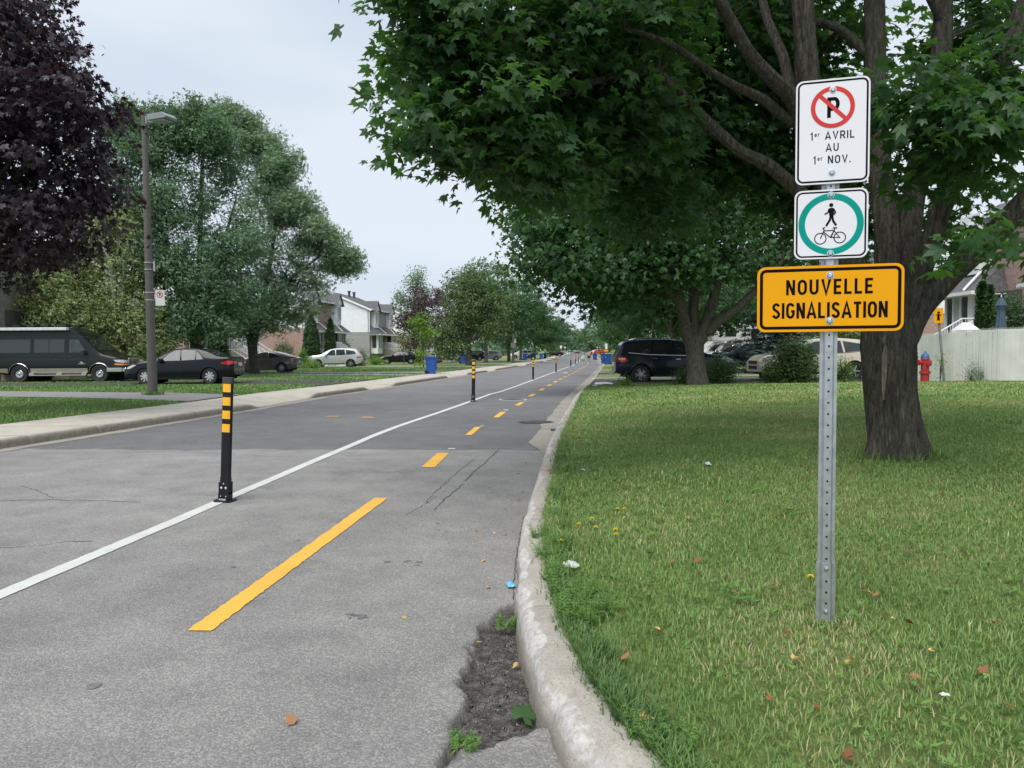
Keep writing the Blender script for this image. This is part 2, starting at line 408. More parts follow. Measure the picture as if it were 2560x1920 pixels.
# pale concrete gutter strips along both kerbs
M_CONC = mat('concrete', (.34, .325, .30), .9, var=.22, scale=3.0, bump=.35, bscale=60, bdist=.004)
def conc_detail(name, base, dark, light, seed=0.0):
    m, n, l, b = new_mat(name)
    tc = N(n, 'TexCoord'); mp = N(n, 'Mapping'); mp.inputs['Location'].default_value = (seed, seed * 2, 0); l.new(tc.outputs['Object'], mp.inputs['Vector'])
    a = N(n, 'TexNoise', Scale=1.2, Detail=8.0, Roughness=.7); l.new(mp.outputs['Vector'], a.inputs['Vector'])
    r1 = rampn(n, [(.28, dark), (.5, base), (.75, light)]); l.new(a.outputs['Fac'], r1.inputs['Fac'])
    g = N(n, 'TexVoronoi', Scale=150.0); l.new(tc.outputs['Object'], g.inputs['Vector'])
    sc_ = N(n, 'SeparateColor'); l.new(g.outputs['Color'], sc_.inputs['Color'])
    r2 = rampn(n, [(0, (.62, .60, .58)), (.4, (.95, .95, .95)), (.9, (1.15, 1.14, 1.12))]); l.new(sc_.outputs[0], r2.inputs['Fac'])
    mm = N(n, 'MixRGB', blend_type='MULTIPLY'); mm.inputs['Fac'].default_value = .55
    l.new(r1.outputs['Color'], mm.inputs['Color1']); l.new(r2.outputs['Color'], mm.inputs['Color2'])
    pit = N(n, 'TexNoise', Scale=38.0, Detail=4.0, Roughness=.7); l.new(tc.outputs['Object'], pit.inputs['Vector'])
    # worn attribute: whitish scraped face with warm stains
    at = N(n, 'Attribute'); at.attribute_name = 'worn'
    wn_ = N(n, 'TexNoise', Scale=34.0, Detail=10.0, Roughness=.8); l.new(tc.outputs['Object'], wn_.inputs['Vector'])
    wr = rampn(n, [(.36, (.26, .22, .18)), (.47, (.43, .41, .39)), (.60, (.54, .54, .54))]); l.new(wn_.outputs['Fac'], wr.inputs['Fac'])
    th = N(n, 'TexNoise', Scale=11.0, Detail=9.0, Roughness=.72); l.new(tc.outputs['Object'], th.inputs['Vector'])
    ta = N(n, 'Math', operation='MULTIPLY_ADD'); ta.inputs[1].default_value = .55; l.new(at.outputs['Fac'], ta.inputs[0]); l.new(th.outputs['Fac'], ta.inputs[2])
    tr_ = N(n, 'MapRange'); tr_.inputs['From Min'].default_value = .80; tr_.inputs['From Max'].default_value = .90; tr_.inputs['To Max'].default_value = .85; l.new(ta.outputs[0], tr_.inputs['Value'])
    mw = N(n, 'MixRGB'); l.new(tr_.outputs[0], mw.inputs['Fac']); l.new(mm.outputs['Color'], mw.inputs['Color1']); l.new(wr.outputs['Color'], mw.inputs['Color2'])
    ga = N(n, 'Attribute'); ga.attribute_name = 'grime'
    mg = N(n, 'MixRGB'); gm = N(n, 'Math', operation='MULTIPLY'); l.new(ga.outputs['Fac'], gm.inputs[0]); gm.inputs[1].default_value = .75; l.new(gm.outputs[0], mg.inputs['Fac']); l.new(mw.outputs['Color'], mg.inputs['Color1'])
    gr2 = rampn(n, [(.35, (.10, .085, .068)), (.65, (.24, .21, .175))]); l.new(th.outputs['Fac'], gr2.inputs['Fac']); l.new(gr2.outputs['Color'], mg.inputs['Color2']); mw = mg
    l.new(mw.outputs['Color'], b.inputs['Base Color'])
    b.inputs['Roughness'].default_value = .92; b.inputs['Specular IOR Level'].default_value = .25
    bp = N(n, 'Bump', Strength=.6, Distance=.006); l.new(pit.outputs['Fac'], bp.inputs['Height'])
    l.new(bp.outputs['Normal'], b.inputs['Normal'])
    return m
M_KERB = conc_detail('kerb_concrete', (.36, .335, .295), (.25, .23, .20), (.44, .415, .37))
M_WALK = conc_detail('sidewalk_concrete', (.47, .435, .375), (.36, .33, .285), (.54, .50, .44), 3.0)
M_GUT = conc_detail('gutter_concrete', (.30, .28, .245), (.20, .185, .16), (.36, .34, .30), 9.0)
def wob(Y, s, a=.05): return a * (fbm(np.array([Y * 1.7]), np.array([s * 3.1]), s)[0] - .5) * 2
Yg1 = list(np.arange(10.6, 40, .25)) + list(np.arange(40, 200, 4))
o = strip_grid(Yg1, lambda Y: (kerbX(Y) - (.34 + wob(Y, 3, .07)) * min(1, (Y - 10.4) / 1.5), kerbX(Y) + .01), lambda x, Y: roadz(Y) + .006, 'gutter', M_GUT, 4)
tag(o, kind='structure')
Yg1 = list(np.arange(6, 40, .25)) + list(np.arange(40, 200, 4))
o = strip_grid(Yg1, lambda Y: (leftX(Y) - .01, leftX(Y) + .30 + wob(Y, 8, .12)), lambda x, Y: roadz(Y) + .006, 'gutter', M_GUT, 4)
tag(o, kind='structure')

# right kerb: cast sections with joints
kerb = empty('kerb'); tag(kerb, kind='structure')
KW = .218
def kerb_section(Y0, Y1, fine):
    step = .03 if fine else (.15 if Y1 < 30 else 1.5)
    n_ = max(2, int(round((Y1 - Y0) / step)) + 1); Ys = np.array([Y0, Y0 + .004] + list(np.linspace(Y0 + .010, Y1 - .010, n_)) + [Y1 - .004, Y1])
    prof = [(0, -.12), (.004, 0), (.010, .05), (.018, .09), (.030, .122), (.052, .144), (.080, .153), (.12, .156), (.17, .157), (KW - .012, .155), (KW, .145), (KW + .002, -.12)]
    if fine:
        p2 = []
        for (a, b_), (c, d) in zip(prof[:-1], prof[1:]):
            L = math.hypot(c - a, d - b_); k = max(1, int(L / .018))
            for i in range(k): p2.append((a + (c - a) * i / k, b_ + (d - b_) * i / k))
        prof = p2 + [prof[-1]]
    pa = np.array(prof); V = []; W = []; GR = []
    for Y in Ys:
        x0 = kerbX(Y); dx = (kerbX(Y + .15) - kerbX(Y - .15)) / .3; nrm = np.array([1, -dx]) / math.hypot(1, dx)
        e = 1.0 if min(Y - Y0, Y1 - Y) > .0045 else 0.0
        u, h = pa[:, 0], pa[:, 1]
        amp = .015 if Y < 12 else .006
        d1 = (fbm(Y * 7 + u * 0, (u + h) * 9, 21) - .5) * amp * 2 + (fbm(Y * 28 + u * 0, (u + h) * 30, 22) - .5) * amp * .8
        edge = np.exp(-((u - .05) / .05) ** 2); chip = np.maximum(0, fbm(Y * 4.3 + u * 0, u * 3, 33) - .52) * edge * .20
        back = (u > KW - .03) * (fbm(np.full_like(u, Y * 4), u * 0, 37) - .5) * .05
        uu = u + d1 * .4 + chip * .8 + back; hh = h + d1 - chip - (1 - e) * .014
        hh[0] = -.12; hh[-1] = -.12
        V += [(x0 + nrm[0] * a, Y + nrm[1] * a, roadz(Y) + b_) for a, b_ in zip(uu, hh)]
        wn0 = .095 + (fbm(Y * 3.0 + u * 0, u * 0, 51) - .5) * .14
        w = np.clip((wn0 - u) / .05, 0, 1) * np.clip((h - .045) / .05, 0, 1) * np.clip((Y + .5) / 1.0, 0, 1)
        w = w * (.8 + .2 * (Y > 3.2)); GR += list(np.clip((.055 - h) / .05, 0, 1) * (u < .1) * .8)
        W += list(w)
    k = len(pa)
    F = [(i * k + j, i * k + j + 1, (i + 1) * k + j + 1, (i + 1) * k + j) for i in range(len(Ys) - 1) for j in range(k - 1)]
    o = mesh_np('kerb_section', V, F, M_KERB, kerb, True, {'worn': W, 'grime': GR})
    return o
ys = [-3, 0.2, 1.9, 3.72, 5.75, 7.9, 10.6, 13.4, 16.4, 19.4, 22.4, 25.4, 28.4, 31.4, 35, 40, 46, 52, 58, 66, 76, 86, 100, 120, 150, 200]
for a, b_ in zip(ys[:-1], ys[1:]): kerb_section(a, b_, 0 <= a < 10)
# spray-paint marks on the kerb (thin sheets following its top)
def kerb_mark(Y, w, material, nm):
    V = []; us = np.linspace(.015, KW - .05, 7)
    for k, yy in enumerate((Y - w / 2, Y + w / 2)):
        for u in us:
            h = np.interp(u, [0, .03, .052, .08, .12, .3], [.10, .128, .150, .160, .163, .164])
            V.append((kerbX(yy) + u, yy + .01 * math.sin(u * 60), roadz(yy) + h + .006))
    return mesh_np(nm, V, [(i, i + 1, i + 8, i + 7) for i in range(6)], material, kerb, True)
kerb_mark(8.05, .055, mat('spray_red', (.55, .10, .10), .8, var=.5, scale=40), 'paint_mark')['label'] = 'red spray-paint mark across the kerb'
kerb_mark(12.4, .07, mat('spray_blue', (.20, .30, .44), .8, var=.5, scale=40), 'paint_mark')['label'] = 'blue-grey spray-paint mark across the kerb'

# left sidewalk: slabs with real joints and a kerb face that dips at driveways
SW = 1.95
sidewalk = empty('sidewalk'); tag(sidewalk, kind='structure')
_drops = [(21.8, 3.6), (31.0, 2.6), (46.5, 5.0), (59, 3.0), (80, 6.0), (95, 3.0), (118, 6)]
def swh(Y):
    h = .15
    for c, w in _drops: h = min(h, .15 - .12 * float(1 - sstep(w * .5, w * .5 + .9, abs(Y - c))))
    return h
def slab(Y0, Y1, n_):
    Ys = np.array([Y0, Y0 + .005] + list(np.linspace(Y0 + .014, Y1 - .014, n_)) + [Y1 - .005, Y1]); V = []; W = []; GR = []
    for Y in Ys:
        x0 = leftX(Y); h = swh(Y); zr = roadz(Y); e = min(Y - Y0, Y1 - Y) < .0055
        d = (fbm(np.array([Y * 3]), np.array([2.0]), 71)[0] - .5) * .03
        pr = [(.012 + d, -.1), (d, h * .45), (-.012 + d, h - .035), (-.04 + d, h - .006), (-.09, h), (-.6, h + .004), (-1.3, .150 + .004), (-SW + .02, .155), (-SW - d, .15), (-SW - d, -.1)]
        V += [(x0 + a, Y, zr + b_ - (.014 if e else 0)) for a, b_ in pr]
        W += [0, .0, .3, .5, .2, 0, 0, 0, 0, 0]; GR += [1, 1, .9, .5, .1, 0, 0, 0, 0, 0]
    k = 10
    F = [(i * k + j + 1, i * k + j, (i + 1) * k + j, (i + 1) * k + j + 1) for i in range(len(Ys) - 1) for j in range(k - 1)]
    mesh_np('slab', V, F, M_WALK, sidewalk, True, {'worn': W, 'grime': GR})
y = 4.0
while y < 62: slab(y, y + 1.6, 9 if y < 40 else 5); y += 1.6
while y < 200: slab(y, y + 6.0, 4); y += 6.0

# lawn / far ground: one sheet to the horizon, cut along the road by the lateral grid
def ground_mat():
    m, n, l, b = new_mat('lawn_ground')
    tc = N(n, 'TexCoord')
    a = N(n, 'TexNoise', Scale=.55, Detail=5.0, Roughness=.6); l.new(tc.outputs['Object'], a.inputs['Vector'])
    f = N(n, 'TexNoise', Scale=26.0, Detail=8.0, Roughness=.75); l.new(tc.outputs['Object'], f.inputs['Vector'])
    r1 = rampn(n, [(.32, (.130, .200, .060)), (.5, (.190, .260, .085)), (.68, (.300, .300, .150))]); l.new(a.outputs['Fac'], r1.inputs['Fac'])
    r2 = rampn(n, [(.32, (.45, .42, .38)), (.5, (.9, .9, .85)), (.68, (1.45, 1.4, 1.2))]); l.new(f.outputs['Fac'], r2.inputs['Fac'])
    mm = N(n, 'MixRGB', blend_type='MULTIPLY'); mm.inputs['Fac'].default_value = .9
    l.new(r1.outputs['Color'], mm.inputs['Color1']); l.new(r2.outputs['Color'], mm.inputs['Color2']); l.new(mm.outputs['Color'], b.inputs['Base Color'])
    b.inputs['Roughness'].default_value = .95; b.inputs['Specular IOR Level'].default_value = .1
    bp = N(n, 'Bump', Strength=1.0, Distance=.03); l.new(f.outputs['Fac'], bp.inputs['Height']); l.new(bp.outputs['Normal'], b.inputs['Normal'])
    return m
M_LAWN = ground_mat()
Yl = np.concatenate([np.arange(-18, 30, .6), np.arange(30, 60, 2.0), np.arange(60, 200, 6.0), np.arange(200, 521, 20), [700, 1000, 1500]])
offs_r = np.array([KW - .03, KW + .06, .5, .9, 1.5, 2.3, 3.3, 4.5, 6, 8, 10, 13, 17, 22, 30, 60, 120, 300, 900, 2000])
def lz(X, Y, side):
    return (lawn_r(X, Y) if side > 0 else lawn_l(X, Y))
X = kerbX(Yl)[:, None] + offs_r[None]; YY = np.repeat(Yl[:, None], len(offs_r), 1)
Z = lawn_r(X, YY) - .008; Z[:, 0] -= .05; Z += (fbm(X * .8, YY * .8, 61) - .5) * .03 * (offs_r[None] > .4) * (offs_r[None] < 30)
i = (np.arange(len(Yl) - 1)[:, None] * len(offs_r) + np.arange(len(offs_r) - 1)[None]).ravel(); c_ = len(offs_r)
F1 = np.stack([i, i + 1, i + c_ + 1, i + c_], 1); V1 = np.stack([X.ravel(), YY.ravel(), Z.ravel()], 1)
offs_l = np.array([SW - .03, SW + .08, 2.4, 3, 4, 5.5, 7.5, 10, 14, 20, 30, 60, 120, 300, 900, 2000])
X = leftX(Yl)[:, None] - offs_l[None]; YY = np.repeat(Yl[:, None], len(offs_l), 1); Z = lawn_l(X, YY) - .008; Z[:, 0] -= .05
c_ = len(offs_l); i = (np.arange(len(Yl) - 1)[:, None] * c_ + np.arange(c_ - 1)[None]).ravel()
F2 = np.stack([i + 1, i, i + c_, i + c_ + 1], 1) + len(V1); V2 = np.stack([X.ravel(), YY.ravel(), Z.ravel()], 1)
# beyond the end of the street the same sheet closes across
zf = float(roadz(520)) + .1
V3 = np.array([(-2500, 519, zf), (2600, 519, zf), (2600, 2600, zf), (-2500, 2600, zf)]); F3 = np.array([[0, 1, 2, 3]]) + len(V1) + len(V2)
ground = mesh_np('ground', np.concatenate([V1, V2, V3]), np.concatenate([F1, F2, F3]), M_LAWN, None, True)
tag(ground, kind='structure')

# ------------------------------------------------------------------ painted markings (children of the road)
def road_paint(name, c, wear):
    m, n, l, b = new_mat(name); tc = N(n, 'TexCoord')
    v = N(n, 'TexVoronoi', Scale=140.0); l.new(tc.outputs['Object'], v.inputs['Vector']); q = N(n, 'SeparateColor'); l.new(v.outputs['Color'], q.inputs['Color'])
    g = N(n, 'TexNoise', Scale=5.0, Detail=6.0, Roughness=.65); l.new(tc.outputs['Object'], g.inputs['Vector'])
    a = N(n, 'Math', operation='MULTIPLY_ADD'); a.inputs[1].default_value = .5; l.new(q.outputs[0], a.inputs[0]); l.new(g.outputs['Fac'], a.inputs[2])
    r = N(n, 'MapRange'); r.inputs['From Min'].default_value = wear; r.inputs['From Max'].default_value = wear + .10; r.inputs['To Max'].default_value = .75; l.new(a.outputs[0], r.inputs['Value'])
    d = N(n, 'TexNoise', Scale=1.7, Detail=5.0); l.new(tc.outputs['Object'], d.inputs['Vector'])
    cr = rampn(n, [(.3, tuple(k * .86 for k in c)), (.7, c)]); l.new(d.outputs['Fac'], cr.inputs['Fac'])
    mx = N(n, 'MixRGB'); l.new(r.outputs[0], mx.inputs['Fac']); l.new(cr.outputs['Color'], mx.inputs['Color1']); mx.inputs['Color2'].default_value = (.20, .19, .17, 1)
    l.new(mx.outputs['Color'], b.inputs['Base Color']); b.inputs['Roughness'].default_value = .75
    bp = N(n, 'Bump', Strength=.5, Distance=.004); l.new(v.outputs['Distance'], bp.inputs['Height']); l.new(bp.outputs['Normal'], b.inputs['Normal']); return m
M_YELW = road_paint('road_paint_faded', (.46, .30, .12), .92); M_WHITE = road_paint('road_paint_white', (.62, .63, .61), 1.00); M_YEL = road_paint('road_paint_yellow', (.82, .44, .06), 1.02)
wl_px = [(0, 1488), (140, 1429), (280, 1370), (420, 1311), (552, 1253), (660, 1207), (780, 1155), (880, 1113), (935, 1089), (1000, 1064), (1090, 1034), (1184, 1001), (1225, 986), (1252, 979), (1290, 966), (1333, 950)]
wp = [G(*q) for q in wl_px]
wp = [Vector((wp[0].x - (wp[1].x - wp[0].x) * 1.0, wp[0].y - (wp[1].y - wp[0].y) * 1.0, 0))] + wp
wp = [Vector((float(whiteX(-17)) + (wp[0].x - float(whiteX(wp[0].y))), -17, 0))] + wp
wy = [p.y for p in wp]; wx = [p.x for p in wp]
for Y in (44, 49, 55.5, 62, 68, 74, 80, 87, 95, 103, 110, 120, 131, 145, 160, 180, 200): wy.append(Y); wx.append(float(whiteX(Y)) - .06 + .10 * math.sin(Y * .9))
def ribbon(pts, w, name, material, parent, dz=.005, jag=.0):
    V = []
    for k, (x, Y) in enumerate(pts):
        a = pts[max(k - 1, 0)]; c = pts[min(k + 1, len(pts) - 1)]; t = Vector((c[0] - a[0], c[1] - a[1])).normalized(); nn = Vector((t.y, -t.x))
        for s in (-1, 1):
            ww = w / 2 + (random.uniform(-jag, jag))
            V.append((x + nn.x * s * ww, Y + nn.y * s * ww, float(roadz(Y)) + dz))
    return mesh_np(name, V, [(2 * i, 2 * i + 1, 2 * i + 3, 2 * i + 2) for i in range(len(pts) - 1)], material, parent)
Ys = sorted(set(list(np.arange(wy[0], 40, .1)) + list(np.arange(40, 200, 1.5))))
ribbon([(float(np.interp(Y, wy, wx)), float(Y)) for Y in Ys], .125, 'lane_line', M_WHITE, road, jag=.004)['label'] = 'solid white line of the cycle lane'
def quad_px(q, name, material, dz=.005):
    V = [G(*p) for p in q]; V = [(v.x, v.y, float(roadz(v.y)) + dz) for v in V]
    return mesh_np(name, V, [list(range(len(V)))], material, road)
lp = [G(*q) for q in ((468, 1578), (523, 1580), (780, 1400), (968, 1247), (937, 1245), (730, 1380))]
V = []
for t in np.linspace(0, 1, 90):
    for e0, e1 in (((468, 1578), (937, 1245)), ((528, 1579), (969, 1246))):
        q = G(e0[0] + (e1[0] - e0[0]) * t, e0[1] + (e1[1] - e0[1]) * t); V.append((q.x + random.uniform(-.005, .005), q.y, float(roadz(q.y)) + .005))
mesh_np('yellow_dash', V, [(2 * i, 2 * i + 1, 2 * i + 3, 2 * i + 2) for i in range(89)], M_YEL, road)['label'] = 'long yellow centre dash nearest the camera'
for q in (((1053, 1169), (1087, 1169), (1123, 1133), (1094, 1133)), ((1163, 1088), (1179, 1088), (1203, 1068), (1187, 1068)),
          ((1233, 1044), (1247, 1044), (1266, 1030), (1251, 1030)), ((1286, 1014), (1299, 1014), (1311, 1006), (1299, 1006))):
    quad_px(q, 'yellow_dash', M_YEL)
Y = 24.4
while Y < 150:
    c0 = float(whiteX(Y)) + 1.40; c1 = float(whiteX(Y + 1.5)) + 1.40
    ribbon([(c0, Y), (c1, Y + 1.5)], .15, 'yellow_dash', M_YEL, road, jag=.004); Y += 3.85
for q in (((808, 1042), (846, 1042), (850, 1040), (822, 1040)), ((897, 1045), (940, 1045), (926, 1042), (909, 1042))):
    quad_px(q, 'yellow_tick', M_YELW)['label'] = 'short worn yellow mark on the traffic lane'
for q in (((1198, 1066), (1210, 1066), (1210, 1065), (1199, 1065)), ((1120, 1123), (1138, 1123), (1138, 1121), (1121, 1121)), ((1258, 1026), (1271, 1026), (1271, 1024.6), (1259, 1024.6)), ((1309, 1003.6), (1316, 1003.6), (1316, 1002.6), (1310, 1002.6))):
    quad_px(q, 'white_tick', M_WHITE)
# cracks
M_CRACK = mat('crack_tar', (.035, .034, .034), .95, var=.3, scale=30)
def crack(pxs, w=.009, dens=.04):
    pts = [G(*p) for p in pxs]; out = []
    for a, b_ in zip(pts[:-1], pts[1:]):
        n_ = max(2, int((b_ - a).length / dens))
        for k in range(n_):
            t = k / n_; q = a.lerp(b_, t); j = dens * .35
            out.append((q.x + random.uniform(-j, j), q.y + random.uniform(-j, j)))
    out.sort(key=lambda p: 0)
    V = []
    for k, (x, Y) in enumerate(out):
        a = out[max(k - 1, 0)]; c = out[min(k + 1, len(out) - 1)]; t = Vector((c[0] - a[0], c[1] - a[1] + 1e-6)).normalized(); nn = Vector((t.y, -t.x))
        ww = w * random.uniform(.15, .75)
        for s in (-1, 1): V.append((x + nn.x * s * ww, Y + nn.y * s * ww, float(roadz(Y)) + .003))
    return mesh_np('crack', V, [(2 * i, 2 * i + 1, 2 * i + 3, 2 * i + 2) for i in range(len(out) - 1)], M_CRACK, road)
crack([(1247, 1124), (1215, 1155), (1185, 1180), (1160, 1205)], .010); crack([(1158, 1210), (1130, 1232), (1110, 1250), (1085, 1278)], .009)
crack([(1190, 1145), (1150, 1175), (1105, 1215), (1060, 1260)], .006); crack([(1010, 1290), (1060, 1262), (1095, 1238)], .005)
crack([(60, 1132), (190, 1133), (330, 1132), (460, 1128), (560, 1136), (700, 1142), (840, 1147), (930, 1148)], .008, .07)
crack([(0, 1252), (120, 1250), (240, 1252), (370, 1256)], .009, .07); crack([(50, 1215), (100, 1228), (135, 1247)], .006)
crack([(0, 1372), (90, 1365), (180, 1354), (250, 1353)], .007, .05); crack([(1080, 1118), (1180, 1121), (1290, 1122)], .006, .05)
crack([(1180, 984), (1240, 986), (1330, 985), (1420, 985)], .02, .1); crack([(560, 1180), (640, 1184), (720, 1183)], .006)
crack([(1284, 1500), (1284, 1460), (1286, 1440), (1290, 1400), (1300, 1340), (1310, 1290)], .006, .02)
# sealed dark repair blotches
M_SEAL = mat('sealed_patch', (.155, .153, .153), .85, var=.3, scale=20, bump=.3, bscale=90)
def blotch(px, py, rx, ry, n_=70):
    c = G(px, py); V = [(c.x, c.y, float(roadz(c.y)) + .0035)]
    for k in range(n_):
        a = 2 * math.pi * k / n_; r = .35 + 1.1 * float(fbm(np.array([math.cos(a) * 2.5 + px]), np.array([math.sin(a) * 2.5 + py]), 5, 5)[0]) * random.uniform(.8, 1.15)
        V.append((c.x + math.cos(a) * rx * r, c.y + math.sin(a) * ry * r, float(roadz(c.y)) + .0035))
    return mesh_np('sealed_patch', V, [(0, 1 + k, 1 + (k + 1) % n_) for k in range(n_)], M_SEAL, road)
for _bx, _by, _br in ((1125, 1322, .10), (900, 1545, .07), (1030, 1408, .08), (1225, 1220, .11)):
    for _k in range(5):
        blotch(_bx + random.gauss(0, 1) * _br * 260, _by + random.gauss(0, 1) * _br * 70, random.uniform(.010, .030), random.uniform(.008, .025), 14)
blotch(235, 1716, .028, .035)
for px, py in ((745, 1352), (800, 1187), (1060, 1180), (585, 1418)): blotch(px, py, .020, .014, 12)

# manhole covers
M_IRON = mat('cast_iron', (.085, .078, .07), .6, metal=.6, var=.25, scale=20)
def manhole(px, py, rad, ring, label):
    c = G(px, py); z = float(roadz(c.y)) + .004
    t = empty('manhole_cover', (c.x, c.y, z), 0, label, 'manhole cover')
    MB().lathe([(rad, 0), (rad, .003), (rad - .06, .004), (rad - .06, 0)], 40).build('frame', ring, t)
    f = MB(); f.lathe([(rad - .068, 0), (rad - .068, .006)], 40)
    for k in range(-4, 5):
        x = k * .065; L = math.sqrt(max(.01, (rad - .1) ** 2 - x * x)); f.box((x, 0, .008), (.03, 2 * L, .004))
    f.build('cover', M_IRON, t); return t
manhole(1340, 1056, .36, M_IRON, 'round iron manhole cover beside the kerb in the cycle lane')
t = manhole(1282, 999, .42, mat('manhole_ring_white', (.55, .56, .57), .7), 'iron manhole cover with a pale ring beside the white lane line')

# driveways on both sides
M_DRV = mat('driveway_pale', (.22, .215, .21), .9, var=.15, scale=4, bump=.4, bscale=120, bdist=.004)
M_DRV2 = mat('driveway_dark', (.055, .055, .06), .88, var=.2, scale=4, bump=.4, bscale=120, bdist=.004)
def driveway(Y0, Y1, Xfar, material, side=-1, skew=0.0):
    n_ = 14; V = []
    for i_ in range(n_ + 1):
        t = i_ / n_
        for Yb in (Y0, (Y0 + Y1) / 2, Y1):
            fl = 1 + .25 * max(0, 1 - t * 6)
            Yv = (Y0 + Y1) / 2 + (Yb - (Y0 + Y1) / 2) * fl + skew * t
            xs = float(leftX(Yv)) - SW + .01 if side < 0 else float(kerbX(Yv)) + KW - .01
            x = xs + (Xfar - xs) * t
            V.append((x, Yv, float(lawn_l(x, Yv) if side < 0 else lawn_r(x, Yv)) + .016))
    F = [(i_ * 3 + j, i_ * 3 + j + 1, i_ * 3 + 4 + j, i_ * 3 + 3 + j) for i_ in range(n_) for j in range(2)]
    o = mesh_np('driveway', V, F, material, None); tag(o, kind='structure'); return o
driveway(20.3, 23.0, -32, M_DRV, skew=6.0); driveway(30.1, 32.7, -24, M_DRV2); driveway(34.0, 35.8, -32, M_DRV2, skew=0)
driveway(42.5, 44.6, -20, M_DRV); driveway(46.8, 50.6, -24, M_DRV); driveway(57, 60, -22, M_DRV2); driveway(66, 70, -21, M_DRV); driveway(83, 88, -18, M_DRV); driveway(110, 120, -12, M_DRV)
driveway(29.6, 33.6, 18, M_DRV2, 1); driveway(35.5, 38.0, 20, M_DRV, 1); driveway(46, 50, 20, M_DRV, 1); driveway(62, 64, 20, M_DRV, 1); driveway(92, 97, 24, M_DRV, 1)
# ================================================================== trees and shrubs
def kite(ang, L, w, fold=.12, off=0.0):
    a = R(ang); t = np.array([math.cos(a), math.sin(a), 0]); s = np.array([-math.sin(a), math.cos(a), 0])
    return [(0, 0, 0), tuple(t * L * .48 + s * w + np.array([0, 0, -fold * .3])), tuple(t * L + np.array([0, 0, -fold])), tuple(t * L * .48 - s * w + np.array([0, 0, -fold * .3]))]
T_MAPLE5 = np.array([kite(0, 1, .25, .22), kite(48, .90, .23, .22), kite(-48, .90, .23, .1), kite(100, .58, .18, .15), kite(-100, .58, .18, .15)])
T_MAPLE3 = np.array([kite(0, 1, .24), kite(50, .82, .22), kite(-50, .82, .22)])
T_SIMPLE = np.array([kite(0, 1, .36)])
T_LANCE = np.array([kite(0, 1, .16)])
T_LANCE3 = np.array([kite(0, 1, .17), kite(55, .9, .16, .2), kite(-60, .9, .16, .2)])
T_TWO = np.array([kite(20, 1, .28, .1), kite(-60, .9, .26, .25)])
def leaf_quads(pos, nrm, tip, size, tpl):
    n = len(pos)
    nrm = nrm / (np.linalg.norm(nrm, axis=1, keepdims=True) + 1e-9)
    tip = tip - nrm * (tip * nrm).sum(1, keepdims=True); tip = tip / (np.linalg.norm(tip, axis=1, keepdims=True) + 1e-9)
    bi = np.cross(nrm, tip)
    T = tpl.reshape(-1, 3); bi = bi * rng.uniform(.62, 1.06, n)[:, None]
    V = pos[:, None] + size[:, None, None] * (T[None, :, 0:1] * tip[:, None] + T[None, :, 1:2] * bi[:, None] + T[None, :, 2:3] * nrm[:, None])
    F = np.arange(n * len(T)).reshape(-1, 4)
    return V.reshape(-1, 3), F
def rand_in_ball(n, shell=.0):
    v = rng.normal(size=(n, 3)); v /= np.linalg.norm(v, axis=1, keepdims=True)
    r = (shell ** 3 + (1 - shell ** 3) * rng.random(n)) ** (1 / 3); return v * r[:, None]
def spray(blobs, n_cl, per, csize, lsize, droop=.25, shell=.35, flat=.5, up=1.0, rough=.38):
    """leaf positions, normals, tips, sizes, tints, cluster centres"""
    C, O = [], []
    for (c, r, w) in blobs:
        k = max(1, int(round(n_cl * w))); b = rand_in_ball(k, shell)
        C.append(np.array(c) + b * np.array(r) * rng.uniform(.78, 1.24, (k, 1))); O.append(b)
    C = np.concatenate(C); O = np.concatenate(O); n = len(C)
    ct = rng.random(n); cs = csize * rng.uniform(.65, 1.3, n)
    idx = np.repeat(np.arange(n), rng.poisson(per, n)); m = len(idx)
    g = rng.normal(size=(m, 3)) * .5; g *= np.minimum(1, 1.05 / (np.linalg.norm(g, axis=1, keepdims=True) + 1e-9)); g[:, 2] *= flat
    out = O[idx] * np.array([1, 1, .3]) + rng.normal(size=(m, 3)) * .25
    pos = C[idx] + g * cs[idx][:, None]; pos[:, 2] -= droop * (g[:, :2] ** 2).sum(1) * cs[idx]
    nrm = np.array([0, 0, up]) + out * .55 + rng.normal(size=(m, 3)) * rough
    tip = out + g * .8 + rng.normal(size=(m, 3)) * .35 + np.array([0, 0, -droop * 1.6])
    tint = np.clip(.05 + .5 * ct[idx] + .40 * rng.random(m), 0, .9); tint = np.where(rng.random(m) < .025, 1.0, tint)
    return pos, nrm, tip, lsize * rng.uniform(.5, 1.2, m), tint, C
def pb(px, py, Y, rx, ry, dep, w=1.0):
    p = P(px, py, Y); k = Y / 1923.0
    return ((p.x, p.y, p.z), (rx * k, dep, ry * k), w)
def norm_w(blobs):
    v = np.array([(r[0] * r[1] * r[2]) ** .75 * w for _, r, w in blobs]); v = v / v.sum()
    return [(c, r, x) for (c, r, _), x in zip(blobs, v)]
def crown_mesh(L, tpl, material, parent, name='crown'):
    V, F = leaf_quads(L[0], L[1], L[2], L[3], tpl)
    return mesh_np(name, V, F, material, parent, False, {'tint': np.repeat(L[4], tpl.shape[0] * 4)})
def bend(a, b, k=4, amp=.06, sag=0.0):
    a, b = Vector(a), Vector(b); L = (b - a).length; out = []
    for i in range(k + 1):
        t = i / k; q = a.lerp(b, t)
        j = math.sin(t * math.pi) * amp * L
        q += Vector((random.uniform(-1, 1), random.uniform(-1, 1), random.uniform(-.4, 1))) * j * .6; q.z += -sag * math.sin(t * math.pi) * L
        out.append(q)
    return out
